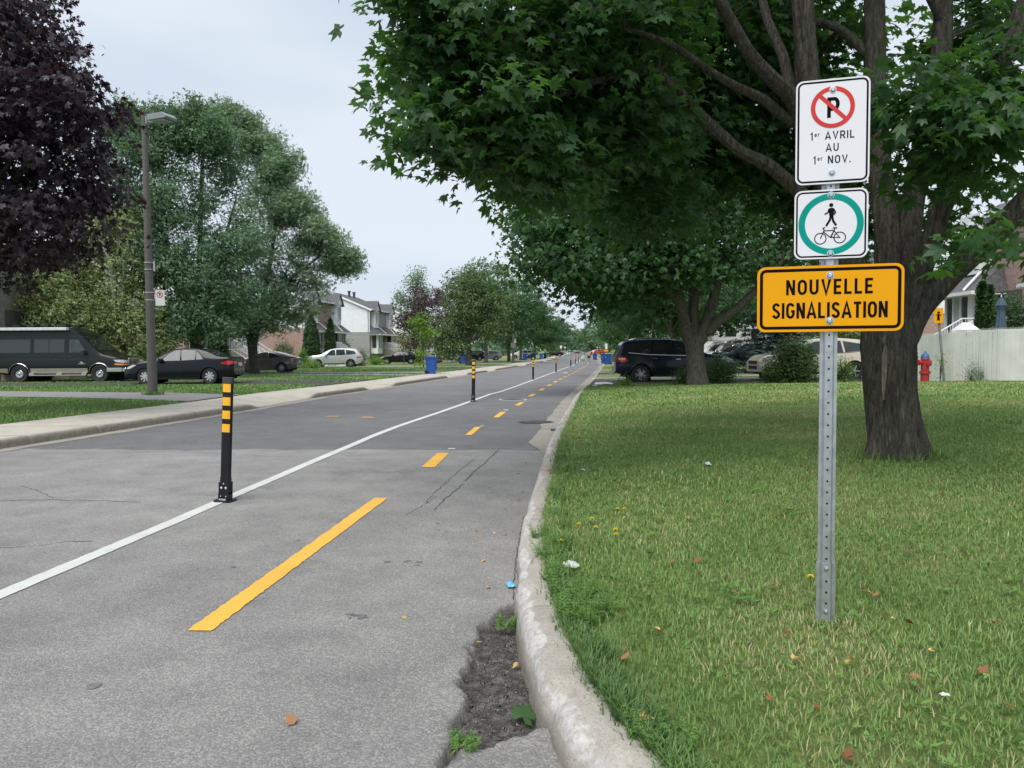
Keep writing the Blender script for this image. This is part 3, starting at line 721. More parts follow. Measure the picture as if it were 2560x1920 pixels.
def branches(mb, anchors, C, r0=.03, frac=1.0, n=4, maxL=4.0):
    """thin branch from the nearest lower anchor to each leaf cluster"""
    A = np.array([list(a[0]) for a in anchors]); AR = [a[1] for a in anchors]
    for c in C:
        if random.random() > frac: continue
        d = A - c; dist = np.linalg.norm(d, axis=1) + np.maximum(0, d[:, 2]) * 2.0
        i = int(np.argmin(dist)); L = float(np.linalg.norm(A[i] - c))
        if L < .05 or L > maxL: continue
        r = min(AR[i] * .6, r0 * (.5 + L * .35))
        pts = bend(A[i], c, 3, .10)
        mb.tube(pts, [r, r * .7, r * .45, r * .15], n, cap=False)
def bark_mat(name, dark, light, scale=14.0, moss=(.06, .065, .03), strength=1.0):
    m, n, l, b = new_mat(name)
    tc = N(n, 'TexCoord'); mp = N(n, 'Mapping'); mp.inputs['Scale'].default_value = (1, 1, .16); l.new(tc.outputs['Object'], mp.inputs['Vector'])
    w = N(n, 'TexNoise', Scale=scale * 2.2, Detail=8.0, Roughness=.65, Distortion=.6); l.new(mp.outputs['Vector'], w.inputs['Vector'])
    v = N(n, 'TexVoronoi', Scale=scale * 2.6); v.feature = 'DISTANCE_TO_EDGE'
    wv = N(n, 'MixRGB', blend_type='ADD'); wv.inputs['Fac'].default_value = .12; l.new(mp.outputs['Vector'], wv.inputs['Color1']); l.new(w.outputs['Color'], wv.inputs['Color2']); l.new(wv.outputs['Color'], v.inputs['Vector'])
    r = rampn(n, [(.33, dark), (.66, light)]); l.new(w.outputs['Fac'], r.inputs['Fac'])
    big = N(n, 'TexNoise', Scale=2.5, Detail=4.0); l.new(tc.outputs['Object'], big.inputs['Vector'])
    mr = N(n, 'MapRange'); mr.inputs['From Min'].default_value = .52; mr.inputs['From Max'].default_value = .72; mr.inputs['To Max'].default_value = .55; l.new(big.outputs['Fac'], mr.inputs['Value'])
    mm = N(n, 'MixRGB'); l.new(mr.outputs[0], mm.inputs['Fac']); l.new(r.outputs['Color'], mm.inputs['Color1']); mm.inputs['Color2'].default_value = (*moss, 1)
    vd = N(n, 'MapRange'); vd.inputs['From Max'].default_value = .16; vd.inputs['To Min'].default_value = .45; l.new(v.outputs['Distance'], vd.inputs['Value'])
    m2 = N(n, 'VectorMath', operation='SCALE'); l.new(mm.outputs['Color'], m2.inputs[0]); l.new(vd.outputs[0], m2.inputs['Scale'])
    l.new(m2.outputs[0], b.inputs['Base Color']); b.inputs['Roughness'].default_value = .95; b.inputs['Specular IOR Level'].default_value = .15
    bp = N(n, 'Bump', Strength=strength, Distance=.02); l.new(v.outputs['Distance'], bp.inputs['Height'])
    bp2 = N(n, 'Bump', Strength=.6, Distance=.012); l.new(w.outputs['Fac'], bp2.inputs['Height']); l.new(bp.outputs['Normal'], bp2.inputs['Normal']); l.new(bp2.outputs['Normal'], b.inputs['Normal'])
    return m
M_BARK = bark_mat('maple_bark', (.092, .083, .070), (.305, .28, .24), 14.0, (.12, .12, .065), 1.8)
M_BARK2 = bark_mat('grey_bark', (.07, .065, .058), (.17, .16, .14), 10)
M_BIRCH = mat('birch_bark', (.50, .48, .43), .8, var=.35, scale=9)
LM_MAPLE = leaf_mat('maple_leaf', (.021, .060, .026), (.072, .150, .052), (.14, .34, .05), .42, .36)
LM_MAPLE2 = leaf_mat('maple_leaf_far', (.024, .066, .028), (.070, .150, .052), (.11, .28, .045), .5, .3)
LM_PURPLE = leaf_mat('purple_leaf', (.016, .013, .019), (.058, .046, .060), (.09, .03, .04), .42, .22)
LM_SILVER = leaf_mat('silver_maple_leaf', (.066, .130, .075), (.165, .270, .150), (.14, .30, .06), .5, .3)
LM_ASH = leaf_mat('light_ash_leaf', (.135, .220, .130), (.270, .380, .230), (.18, .34, .08), .5, .3)
LM_BIRCH = leaf_mat('birch_leaf', (.185, .245, .100), (.380, .455, .205), (.28, .38, .06), .5, .32)
LM_LIME = leaf_mat('lime_leaf', (.10, .20, .03), (.22, .38, .06), (.30, .55, .05), .5, .35)
LM_OLIVE = leaf_mat('olive_leaf', (.058, .108, .040), (.170, .235, .090), (.18, .26, .05), .5, .3)
LM_CEDAR = leaf_mat('cedar_leaf', (.020, .050, .018), (.050, .105, .032), (.06, .16, .03), .6, .15)
LM_SPRUCE = leaf_mat('spruce_needle', (.035, .065, .062), (.110, .160, .155), (.05, .1, .08), .6, .1)
LM_BUSH = leaf_mat('bush_leaf', (.030, .070, .022), (.100, .170, .045), (.16, .34, .05), .5, .3)
LM_PLUM = leaf_mat('plum_leaf', (.040, .022, .034), (.115, .070, .085), (.14, .05, .06), .5, .25)

def tree(name, label, base, trunk_r, fork_z, blobs, n_cl, per, csize, lsize, lm, tpl=T_SIMPLE, bark=None, cat='tree', group=None, droop=.25, shell=.35, flat=.5, stems=None, bfrac=.5, lean=(0, 0), br=.03, trunk_n=10, up=.55, rough=.6, maxL=2.4):
    x, y = base; z = tz(x, y) - .05
    t = empty(name, (x, y, z), 0, label, cat, group)
    blobs = norm_w(blobs)
    L = spray([((c[0] - x, c[1] - y, c[2] - z), r, w) for c, r, w in blobs], n_cl, per, csize, lsize, droop, shell, flat, up, rough)
    mb = MB(); anchors = []
    if stems is None:
        f = Vector((lean[0], lean[1], fork_z - z))
        tr = bend((0, 0, 0), f, 4, .015); rr = [trunk_r * 1.28, trunk_r * 1.02, trunk_r * .95, trunk_r * .92, trunk_r * .95]
        mb.tube(tr, rr, trunk_n, cap=False)
        for c, r, w in blobs:
            cc = Vector(c) - Vector((x, y, z)); tgt = cc + Vector((0, 0, r[2] * .5))
            if tgt.z < f.z * .6: tgt.z = f.z * .9
            k = 5; pts = bend(f, tgt, k, .05); r0 = trunk_r * random.uniform(.42, .62)
            rad = [r0 * (1 - .85 * i / k) for i in range(k + 1)]
            mb.tube(pts, rad, 7, cap=False)
            anchors += [(p, q) for p, q in zip(pts[1:], rad[1:])] + [((pts[i] + pts[i + 1]) / 2, rad[i]) for i in range(k)]
        anchors.append((f, trunk_r))
    else:
        for pts, rad in stems:
            q = [Vector(p) - Vector((x, y, z)) for p in pts]; mb.tube(q, rad, trunk_n, cap=False)
            anchors += list(zip(q[1:], rad[1:]))
            anchors += [((a + b_) / 2, r_) for a, b_, r_ in zip(q[1:-1], q[2:], rad[2:])]
    branches(mb, anchors, L[5], br, bfrac, 4, maxL)
    mb.build('trunk', bark or M_BARK2, t, smooth='all')
    crown_mesh(L, tpl, lm, t)
    return t

# ---- the near maple, right foreground
def fine_trunk(stems, material, parent, name='trunk'):
    """smooth spline tubes with ridged bark"""
    Vs_, Fs_, base = [], [], 0
    for pts, rad in stems:
        pts = np.array([list(p) for p in pts]); rad = np.array(rad)
        s = np.concatenate([[0], np.cumsum(np.linalg.norm(np.diff(pts, axis=0), axis=1))])
        n_ = max(6, int(s[-1] / .035)); m_ = 96 if rad[0] > .2 else (40 if rad[0] > .07 else 16)
        ss = np.linspace(0, s[-1], n_); rad = rad * (.88 if rad[0] > .25 else .92)
        # Catmull-like smoothing through repeated averaging of dense samples
        C = np.stack([np.interp(ss, s, pts[:, k]) for k in range(3)], 1); rr = np.interp(ss, s, rad)
        for _ in range(10): C[1:-1] = (C[:-2] + 2 * C[1:-1] + C[2:]) / 4; rr[1:-1] = (rr[:-2] + 2 * rr[1:-1] + rr[2:]) / 4
        T = np.gradient(C, axis=0); T /= np.linalg.norm(T, axis=1, keepdims=True)
        u = np.cross(T, np.array([.2, 1, .1])); u /= np.linalg.norm(u, axis=1, keepdims=True); w = np.cross(T, u)
        a = np.linspace(0, 2 * np.pi, m_, endpoint=False)
        A, S = np.meshgrid(a, ss)
        ca, sa = np.cos(A), np.sin(A)
        rg = fbm(ca * 9 * rad[0] / .3 + 20, sa * 9 * rad[0] / .3 + S * .7 + 20, 5) * .5 + fbm(A * 60 * rad[0] / 6.28 / .1 + 0 * S, S * 5, 8, 3) * .5
        lump = fbm(ca * 1.5 + 9, sa * 1.5 + S * 1.3, 15, 2) - .5
        amp = min(.030, rad[0] * .10)
        RR = rr[:, None] + (rg - .5) * 2 * amp + lump * rad[0] * .25
        if rad[0] > .25:  # root flare with buttresses
            fl = np.exp(-S / .22); RR = RR + fl * .10 * (.35 + .9 * np.maximum(0, np.sin(A * 4 + 1.1)) ** 1.5)
            # long scar on the camera side: a vertical groove
            g = np.exp(-((A - a_scar) / .10) ** 2) * np.clip((S - .42) / .1, 0, 1) * np.clip((1.25 - S) / .1, 0, 1); RR = RR - g * .022
        V = C[:, None] + RR[..., None] * (ca[..., None] * u[:, None] + sa[..., None] * w[:, None])
        i = np.arange(n_ - 1)[:, None] * m_; j = np.arange(m_)[None]; j2 = (j + 1) % m_
        F = np.stack([i + j, i + j2, i + m_ + j2, i + m_ + j], -1).reshape(-1, 4) + base
        Vs_.append(V.reshape(-1, 3)); Fs_.append(F); base += V.shape[0] * V.shape[1]
    return mesh_np(name, np.concatenate(Vs_), np.concatenate(Fs_), material, parent, True)
a_scar = 0
bp_ = G(2247, 1140); TX, TY = bp_.x, 7.78
tb = Vector((P(2247, 1140, TY).x, TY, tz(TX, TY) - .08))
def PP(*a): return P(*a)
main = [tb, PP(2243, 1100, 7.78), PP(2228, 1000, 7.78), PP(2222, 920, 7.78), PP(2222, 830, 7.76), PP(2228, 770, 7.76)]
stems = [(main, [.30, .285, .275, .285, .305, .24]),
  ([PP(2205, 850, 7.8), PP(2180, 760, 7.75), PP(2120, 650, 7.6), PP(2062, 450, 7.5), PP(2020, 200, 7.4), PP(2005, 0, 7.3), PP(1995, -300, 7.3)], [.17, .17, .155, .13, .115, .10, .08]),
  ([PP(2225, 850, 7.85), PP(2226, 730, 7.9), PP(2217, 560, 8.0), PP(2197, 400, 8.2), PP(2188, 200, 8.4), PP(2185, 0, 8.5), PP(2180, -300, 8.6)], [.19, .16, .135, .12, .115, .11, .09]),
  ([PP(2245, 840, 7.8), PP(2262, 700, 7.85), PP(2272, 580, 7.95), PP(2292, 430, 8.1), PP(2335, 250, 8.3), PP(2356, 100, 8.4), PP(2360, -250, 8.6)], [.18, .145, .125, .115, .11, .10, .08]),
  ([PP(2250, 830, 7.7), PP(2285, 720, 7.6), PP(2325, 610, 7.5), PP(2362, 500, 7.4), PP(2412, 360, 7.3), PP(2462, 265, 7.2), PP(2545, 50, 7.1), PP(2640, -200, 7.1)], [.16, .125, .105, .10, .095, .085, .075, .05]),
  ([PP(2240, 880, 7.7), PP(2290, 775, 7.65), PP(2370, 690, 7.5), PP(2450, 620, 7.3), PP(2530, 540, 7.1), PP(2640, 420, 6.9), PP(2760, 250, 6.8)], [.17, .145, .125, .115, .11, .10, .07]),
  ([PP(2048, 380, 7.45), PP(1974, 232, 7.2), PP(1931, 200, 7.1), PP(1864, 125, 6.9), PP(1831, 62, 6.8), PP(1797, 0, 6.7), PP(1740, -160, 6.5)], [.085, .078, .072, .064, .058, .05, .04]),
  ([PP(2030, 330, 7.45), PP(1950, 287, 7.3), PP(1917, 250, 7.3), PP(1835, 214, 7.2), PP(1787, 186, 7.1), PP(1739, 153, 7.0), PP(1682, 110, 6.9), PP(1560, 70, 6.8)], [.055, .052, .048, .044, .04, .036, .03, .02]),
  ([PP(2085, 560, 7.55), PP(1998, 478, 7.5), PP(1917, 407, 7.4), PP(1845, 378, 7.4), PP(1821, 352, 7.4), PP(1749, 287, 7.3), PP(1692, 220, 7.2), PP(1644, 180, 7.2), PP(1560, 178, 7.1), PP(1420, 230, 7.0), PP(1250, 300, 6.9)], [.085, .072, .065, .06, .056, .05, .045, .04, .032, .024, .015]),
  ([PP(2020, 260, 7.4), PP(1979, 230, 7.5), PP(1960, 144, 7.6), PP(1917, 48, 7.8), PP(1890, -80, 8.0)], [.07, .06, .055, .05, .04]),
  ([PP(1700, 225, 7.2), PP(1620, 190, 7.3), PP(1480, 195, 7.2), PP(1300, 160, 7.0), PP(1120, 130, 6.8), PP(1000, 100, 6.7)], [.03, .028, .024, .02, .016, .01]),
  ([PP(1700, -60, 6.9), PP(1560, 10, 6.9), PP(1400, 60, 6.9), PP(1240, 40, 6.8), PP(1050, 20, 6.7)], [.05, .042, .034, .025, .012]),
  ([PP(2360, 60, 8.4), PP(2300, -60, 8.3), PP(2240, -200, 8.2)], [.06, .05, .04]),
  ([PP(2430, 335, 7.3), PP(2500, 330, 6.8), PP(2580, 300, 6.4), PP(2680, 260, 6.2)], [.05, .04, .035, .025]),
  ([PP(2195, 160, 8.4), PP(2100, 70, 8.6), PP(1980, 40, 9), PP(1820, 60, 9.6)], [.06, .05, .045, .03])]
maple = empty('maple_tree', tb, 0, 'large maple with a thick scarred multi-stemmed trunk, behind the road signs', 'tree')
_c = [([Vector(p) - tb for p in pts], rad) for pts, rad in stems]
# angle of the scar: towards the camera
fine_trunk(_c, M_BARK, maple)
sc_ = MB(); 
pts = [PP(2210, 1000, 7.47), PP(2211, 960, 7.475), PP(2213, 920, 7.465), PP(2214, 885, 7.45), PP(2216, 862, 7.44)]
V = []; F = []
for i_, (p, w) in enumerate(zip(pts, (.006, .020, .026, .024, .008))):
    q = p - tb
    V += [(q.x - w, q.y + .012, q.z), (q.x - w * .6, q.y - .006, q.z), (q.x - w * .2, q.y + .012, q.z), (q.x + w * .3, q.y - .004, q.z), (q.x + w, q.y + .014, q.z)]
F = [(a * 5 + j, a * 5 + j + 1, a * 5 + 6 + j, a * 5 + 5 + j) for a in range(4) for j in range(4)]
mesh_np('bark_scar', V, F, mat('bare_wood', (.17, .145, .12), .9, var=.4, scale=12, bump=.5), maple, True)['label'] = 'long pale strip of bare wood on the trunk'
vis = [pb(1075, 40, 6.8, 110, 75, .7, 1.2), pb(1120, 130, 6.8, 130, 60, .7), pb(1060, 215, 6.6, 85, 42, .5, 1.2), pb(1085, 330, 6.5, 90, 50, .5, 1.3), pb(1170, 385, 6.6, 90, 40, .6), pb(1230, 300, 6.9, 170, 90, .9, 1.3),
       pb(1240, 110, 7.2, 230, 150, 1.2, 1.2), pb(1330, 400, 7.3, 140, 70, .9, 1.2), pb(1500, 110, 7.8, 230, 170, 1.4, 1.3), pb(1480, 330, 8.2, 220, 130, 1.3, 1.3), pb(1740, 60, 9.6, 260, 150, 1.1, 1.1),
       pb(1700, 330, 10.3, 260, 170, 1.2, 1.2), pb(1950, 330, 10.8, 220, 190, 1.2), pb(1940, 90, 10.8, 200, 130, 1.0), pb(1620, 500, 9.5, 150, 80, .9, .8), pb(2290, 250, 6.6, 120, 75, .5, 1.5), pb(2430, 300, 6.3, 150, 90, .6, 1.5), pb(2380, 400, 6.6, 90, 45, .4, 1.2),
       pb(2520, 180, 7.2, 120, 130, .8), pb(2440, 60, 9.4, 90, 80, .8, .8), pb(2320, 560, 9.3, 70, 80, .6), pb(2500, 440, 9.4, 60, 60, .6, .4), pb(2100, 500, 10.5, 120, 120, .8), pb(2525, 585, 5.6, 46, 26, .12, 5)]
vis = norm_w([((c[0] - tb.x, c[1] - tb.y, c[2] - tb.z), r, w) for c, r, w in vis])
L = spray(vis, 900, 44, .42, .112, .35, .1, .42, rough=.52)
over = norm_w([((-1.5, 1.0, 6.6), (3.6, 4.2, 1.5), 1), ((1.5, .5, 7.2), (4, 4, 1.8), 1), ((4.2, -1, 5.6), (2.4, 3, 1.6), 1), ((0, 3.5, 6.0), (3.5, 2.5, 2), 1), ((-3.0, -2.0, 5.4), (2.4, 2.2, 1.0), 1)])
L2 = spray(over, 420, 12, .6, .20, .3, .2, .5)
# the leaves that show largest are parts of their own
pos = L[0] + np.array(tb); rel = pos - np.array([0, 0, CAMZ]); Rm = np.array(CR.transposed())
cs_ = rel @ Rm.T; dpt = -cs_[:, 2]; sx = cs_[:, 0] / dpt * 1923 + 1280; sy = -cs_[:, 1] / dpt * 1923 + 960
inv = (dpt > .5) & (sx > -20) & (sx < 2580) & (sy > -20) & (sy < 1000); score = np.where(inv, L[3] / np.maximum(dpt, .1), 0)
top = np.argsort(-score)[:280]; keep = np.ones(len(pos), bool); keep[top] = False
Lk = [a[keep] for a in L[:5]]
Lc = [np.concatenate([a, b_]) for a, b_ in zip(Lk, L2[:5])]
crown = crown_mesh(Lc, T_MAPLE5, LM_MAPLE, maple); crown['kind'] = 'stuff'
leaf_me = {}
for q in range(4):
    V, F = leaf_quads(np.zeros((1, 3)), np.array([[0, 0, 1.]]), np.array([[1., 0, 0]]), np.array([1.]), T_MAPLE5)
    o = mesh_np('leaf', V, F, LM_MAPLE, None, False, {'tint': np.full(20, .25 + .22 * q)}); leaf_me[q] = o.data; bpy.data.objects.remove(o)
for i_ in top:
    o = bpy.data.objects.new('leaf', leaf_me[int(L[4][i_] * 3.99)]); link(o, maple)
    nn = Vector(L[1][i_]).normalized(); tp = Vector(L[2][i_]); tp = (tp - nn * tp.dot(nn)).normalized(); bb = nn.cross(tp)
    M = Matrix((tp, bb, nn)).transposed().to_4x4(); M.translation = Vector(L[0][i_]); o.matrix_local = M @ Matrix.Scale(float(L[3][i_]), 4)
mb = MB(); anc = []
for pts, rad in _c[1:]:
    for a, b_ in zip(pts[1:], rad[1:]): anc.append((a, b_))
    for k in range(1, len(pts) - 1): anc.append(((pts[k] + pts[k + 1]) / 2, rad[k]))
branches(mb, anc, L[5], .018, .5, 5, 1.3); branches(mb, anc, L2[5], .03, .35, 4, 2.0)
mb.build('branches', M_BARK2, maple, smooth='all')['kind'] = 'stuff'

# ---- second maple, further along the verge (behind it the driveway with the dark SUV)
b2 = G(1738, 962)
x0, y0 = b2.x, 26.8
S = lambda *a: P(*a)
st2 = [([Vector((P(1745, 962, 26.8).x, 26.8, tz(x0, y0) - .1)), S(1741, 930, 26.8), S(1737, 880, 26.8), S(1735, 840, 26.8)], [.44, .33, .31, .36]),
       ([S(1725, 855, 26.8), S(1710, 800, 26.6), S(1697, 740, 26.4), S(1680, 640, 26), S(1620, 500, 25.5)], [.24, .20, .18, .15, .09]),
       ([S(1736, 850, 26.8), S(1733, 780, 26.9), S(1738, 700, 27), S(1745, 560, 27.5), S(1740, 400, 28)], [.22, .18, .17, .14, .08]),
       ([S(1748, 850, 26.8), S(1768, 800, 26.7), S(1785, 740, 26.6), S(1810, 640, 26.4), S(1850, 500, 26)], [.25, .19, .17, .14, .08]),
       ([S(1770, 830, 26.7), S(1800, 800, 26.5), S(1850, 765, 26.2), S(1900, 715, 26), S(1960, 650, 25.6)], [.20, .17, .14, .12, .07]),
       ([S(1705, 760, 26.5), S(1640, 690, 25.5), S(1540, 620, 25), S(1420, 560, 24.6), S(1310, 520, 24)], [.14, .11, .085, .06, .03]),
       ([S(1700, 720, 26.4), S(1600, 560, 25.5), S(1480, 430, 25), S(1380, 330, 25)], [.13, .10, .07, .03])]
bl2 = [pb(1375, 560, 24.5, 85, 60, 2.0, 1.1), pb(1340, 480, 25, 60, 38, 1.5), pb(1420, 640, 24.5, 150, 60, 2.0), pb(1365, 650, 25, 85, 38, 1.5, .9), pb(1450, 500, 25, 180, 120, 2.6), pb(1620, 470, 25.5, 180, 130, 2.6), pb(1560, 650, 25, 190, 80, 2.4),
       pb(1740, 600, 26, 180, 100, 2.2), pb(1800, 440, 27, 200, 160, 2.5), pb(1980, 560, 27, 140, 120, 2.4), pb(1600, 300, 27, 260, 120, 2.6), pb(1880, 640, 26, 90, 50, 1.5, .8), pb(1500, 730, 26, 120, 45, 1.8, .8), pb(1620, 700, 27, 120, 40, 1.8, .8)]
tree('maple_tree', 'dark-leaved spreading maple with a forked trunk beside the dark SUV', (x0, y0), .33, 3, bl2, 900, 44, .95, .20, LM_MAPLE2, T_MAPLE3, M_BARK, stems=st2, bfrac=.5, br=.035, droop=.45, shell=.3, flat=.45)

# ---- right-hand row beyond
def row_tree(label, Y, X, rad, top, nl=16000, lm=LM_MAPLE2, group=None, name='maple_tree', low=2.2, tpl=T_TWO, ls=.30, br=M_BARK, tr=.22, csz=1.0, yw=1.0):
    bl = []
    z = tz(X, Y); h = top - low
    for k in range(9):
        a = random.uniform(0, 6.28); zz = low + h * (.18 + .62 * ((k + .5) / 9)); rr = rad * math.sqrt(max(.1, 1 - ((zz - low - h * .42) / (h * .62)) ** 2))
        bl.append(((X + math.cos(a) * rr * .42, Y + math.sin(a) * rr * .42, z + zz), (rr * .66, rr * .66 * yw, h * .22), 1))
    per = 30
    return tree(name, label, (X, Y), tr, z + low * 1.05, bl, nl / per, per, csz, ls, lm, tpl, br, group=group, bfrac=.15, shell=.55, droop=.3, trunk_n=8)
gr = 'trees in the row beyond the dark SUV'
row_tree('second leafy maple in the right-hand row, behind the dark SUV', 43, float(kerbX(43)) + 4.3, 4.9, 9.5, 22000, group=gr, ls=.26)
row_tree('third leafy maple in the right-hand row, above the two blue bins', 60, float(kerbX(60)) + 4.4, 5.0, 10, 20000, group=gr, ls=.28)
row_tree('fourth maple in the right-hand row, reaching over the cycle lane', 82, float(kerbX(82)) + 4.2, 5.2, 10.5, 15000, group=gr)
row_tree('fifth maple in the right-hand row, beyond the blue bins', 108, float(kerbX(108)) + 5.2, 5.2, 10.5, 11000, group=gr)
row_tree('sixth maple in the right-hand row, behind the yellow sign', 138, float(kerbX(138)) + 5.5, 5.4, 10.5, 8000, group=gr, ls=.4)
row_tree('farthest maple in the right-hand row', 178, float(kerbX(178)) + 7, 6, 11, 6000, group=gr, ls=.5)
row_tree('dark round tree behind the white camper and the right-hand maples', 66, 21.5, 4.5, 10, 9000, ls=.32)
row_tree('broad tree behind the hydrant sign and the fence corner', 41, 17.5, 3.0, 5.2, 9000, LM_OLIVE, ls=.18, tpl=T_SIMPLE, low=1.0, tr=.1)

# ---- left side
P1b = (-11.8, 15.8)
blp = [pb(-60, 120, 15.5, 220, 200, 2.2), pb(45, 60, 15.3, 70, 90, 1.3), pb(40, 260, 15.0, 200, 90, 2.0), pb(190, 245, 14.8, 95, 45, 1.0, 1.2), pb(150, 165, 15, 80, 50, 1.0), pb(205, 325, 15, 75, 38, .9), pb(60, 400, 15, 190, 110, 2.0), pb(180, 440, 15.2, 100, 70, 1.2), pb(120, 540, 15.2, 140, 80, 1.5),
       pb(-60, 560, 15.5, 200, 130, 2.0), pb(60, 620, 15.2, 120, 40, 1.2, 1.2), pb(-200, 350, 16, 220, 260, 2.2), pb(-60, -150, 16, 180, 160, 2.0)]
tree('purple_maple_tree', 'purple-leaved maple at the top left corner', P1b, .2, 2.6, blp, 760, 40, .44, .118, LM_PURPLE, T_MAPLE5, M_BARK, droop=.5, shell=.3, flat=.42, bfrac=.5)
# birch with pale broken stems behind the van
bx = P(255, 930, 39.5)
stb = [([Vector((bx.x, 39.5, tz(bx.x, 39.5))), P(262, 860, 39.5), P(285, 740, 39.0), P(276, 650, 38.5), P(245, 590, 38.0), P(222, 520, 37.5)], [.16, .13, .10, .085, .06, .03]),
       ([P(262, 880, 39.5), P(300, 760, 39.2), P(310, 670, 39.0), P(308, 600, 39.0), P(330, 560, 39.2)], [.12, .09, .075, .06, .03]),
       ([P(280, 690, 38.6), P(240, 660, 38.3), P(190, 630, 38.0), P(140, 600, 37.5)], [.07, .055, .04, .02]),
       ([P(283, 730, 38.8), P(270, 650, 38.5), P(258, 600, 38.5)], [.06, .05, .02])]
blb = [pb(135, 765, 39.5, 75, 60, 1.8, 1.2), pb(150, 690, 39.5, 100, 60, 1.8), pb(230, 560, 39.5, 90, 55, 1.6), pb(310, 560, 39.5, 70, 60, 1.6), pb(330, 650, 39.5, 90, 80, 1.6), pb(200, 770, 39.5, 130, 80, 1.8, 1.3), pb(330, 800, 39.5, 110, 100, 1.6, 1.2), pb(280, 870, 39.5, 80, 50, 1.2), pb(395, 870, 39.5, 50, 60, 1.0), pb(150, 830, 39.5, 90, 40, 1.5), pb(200, 640, 39.5, 100, 40, 1.4, .8)]
tree('birch_tree', 'yellow-green birch with pale bare stems behind the van', (bx.x, 39.5), .15, 2, blb, 1300, 54, .50, .14, LM_BIRCH, T_TWO, M_BIRCH, stems=stb, bfrac=.25, br=.014, maxL=1.3, droop=.9, shell=.3, flat=.75)
# big silver maple, several stems
sx0 = P(495, 930, 41).x
sts = [([Vector((P(485, 920, 41).x, 41, tz(sx0, 41) - .1)), P(485, 860, 41), P(470, 780, 41), P(440, 700, 40.6), P(400, 560, 40), P(380, 420, 40)], [.26, .2, .17, .14, .10, .05]),
       ([P(490, 900, 41), P(492, 820, 41), P(497, 720, 41), P(500, 600, 41), P(505, 420, 41), P(510, 330, 41)], [.2, .17, .15, .13, .09, .04]),
       ([P(495, 900, 41), P(510, 800, 41), P(530, 700, 41), P(560, 600, 41), P(590, 500, 41)], [.2, .16, .13, .09, .05])]
bls = [pb(310, 400, 40.0, 56, 72, 1.60, 1.1), pb(400, 360, 40.0, 72, 72, 1.76, 1.1), pb(480, 340, 41.0, 64, 56, 1.60, 1.1), pb(350, 520, 39.5, 72, 72, 1.84), pb(460, 500, 40.0, 88, 88, 2.00), pb(560, 420, 41.5, 56, 80, 1.44), pb(400, 650, 39.5, 72, 72, 1.60), pb(500, 670, 39.5, 88, 72, 1.76), pb(590, 600, 40.5, 72, 80, 1.60), pb(480, 770, 39.5, 72, 48, 1.28), pb(600, 740, 40.0, 64, 48, 1.28), pb(425, 740, 40.0, 40, 40, 0.96, .7)]
bls += [pb(400, 790, 40, 42, 42, 1.2), pb(560, 800, 40, 58, 40, 1.3), pb(470, 815, 40, 48, 34, 1.2)]
bls += [pb(318, 275, 40, 8, 30, .3, 5), pb(380, 282, 40, 8, 30, .3, 5), pb(422, 285, 40, 9, 26, .3, 4), pb(490, 285, 40, 10, 28, .3, 4), pb(275, 325, 40, 8, 26, .3, 4)]
for _k in range(26):
    _x = random.uniform(270, 560); _y = np.interp(_x, [250, 300, 400, 480, 560, 620], [350, 312, 290, 275, 300, 380]) + random.uniform(0, 45); bls.append(pb(_x, _y, random.uniform(39, 42), random.uniform(10, 18), random.uniform(26, 44), .4, 3))
tree('silver_maple_tree', 'tall dark green tree with several stems behind the black sedan', (sx0, 41), .22, 2.5, bls, 1250, 50, .62, .165, LM_SILVER, T_TWO, M_BARK2, stems=sts, bfrac=.35, br=.03, droop=.3, shell=.35, flat=.8)
lx = P(634, 929, 46.5).x
stl = [([Vector((lx, 46.5, tz(lx, 46.5) - .1)), P(634, 905, 46.5), P(632, 880, 46.5), P(630, 850, 46.5)], [.42, .30, .28, .3]),
       ([P(628, 860, 46.5), P(615, 800, 46.5), P(600, 700, 46.5), P(590, 560, 46.5)], [.22, .18, .14, .08]),
       ([P(634, 860, 46.5), P(650, 790, 46.5), P(670, 690, 46.5), P(690, 560, 46.5), P(660, 400, 46.5), P(620, 290, 46.5)], [.22, .17, .14, .11, .07, .03]),
       ([P(655, 780, 46.5), P(720, 700, 46), P(800, 640, 46), P(870, 650, 46)], [.13, .1, .07, .03])]
bll = [pb(590, 290, 46.5, 40, 32, 1.20, 1.3), pb(640, 350, 46.5, 72, 56, 1.76, 1.1), pb(700, 400, 46.5, 56, 56, 1.60), pb(680, 500, 46.5, 96, 72, 2.08), pb(740, 520, 46.5, 56, 48, 1.44, 1.1), pb(790, 600, 46.5, 68, 36, 1.44, 1.2), pb(850, 655, 46.5, 48, 22, 1.12, 1.3), pb(690, 620, 45.5, 96, 64, 2.00), pb(760, 700, 46.0, 72, 36, 1.44, 1.1), pb(650, 720, 45.5, 88, 56, 1.60), pb(700, 790, 46.0, 64, 36, 1.20, 1.1), pb(790, 760, 46.0, 36, 16, 0.80, 1.2), pb(560, 760, 45.5, 56, 48, 1.20), pb(800, 570, 46.5, 28, 20, 0.64), pb(620, 830, 46.0, 32, 21, 0.72, .8)]
bll += [pb(640, 785, 45.5, 80, 38, 1.4), pb(720, 760, 45.8, 60, 35, 1.3)]
for _k in range(40):
    _t = random.random(); _x = 560 + _t * 340; _y = np.interp(_x, [560, 600, 660, 740, 800, 860, 905], [255, 242, 320, 445, 510, 600, 665]) + random.uniform(5, 70); bll.append(pb(_x - random.uniform(0, 30), _y, random.uniform(44, 48), random.uniform(16, 30), random.uniform(16, 26), .6, 2.2))
tree('ash_tree', 'tall lighter green tree with drooping branch tips above the grey coupe', (lx, 46.5), .3, 2.5, bll, 1250, 42, .60, .19, LM_ASH, T_LANCE3, M_BARK2, stems=stl, bfrac=.35, br=.03, droop=.5, shell=.35, flat=.6)
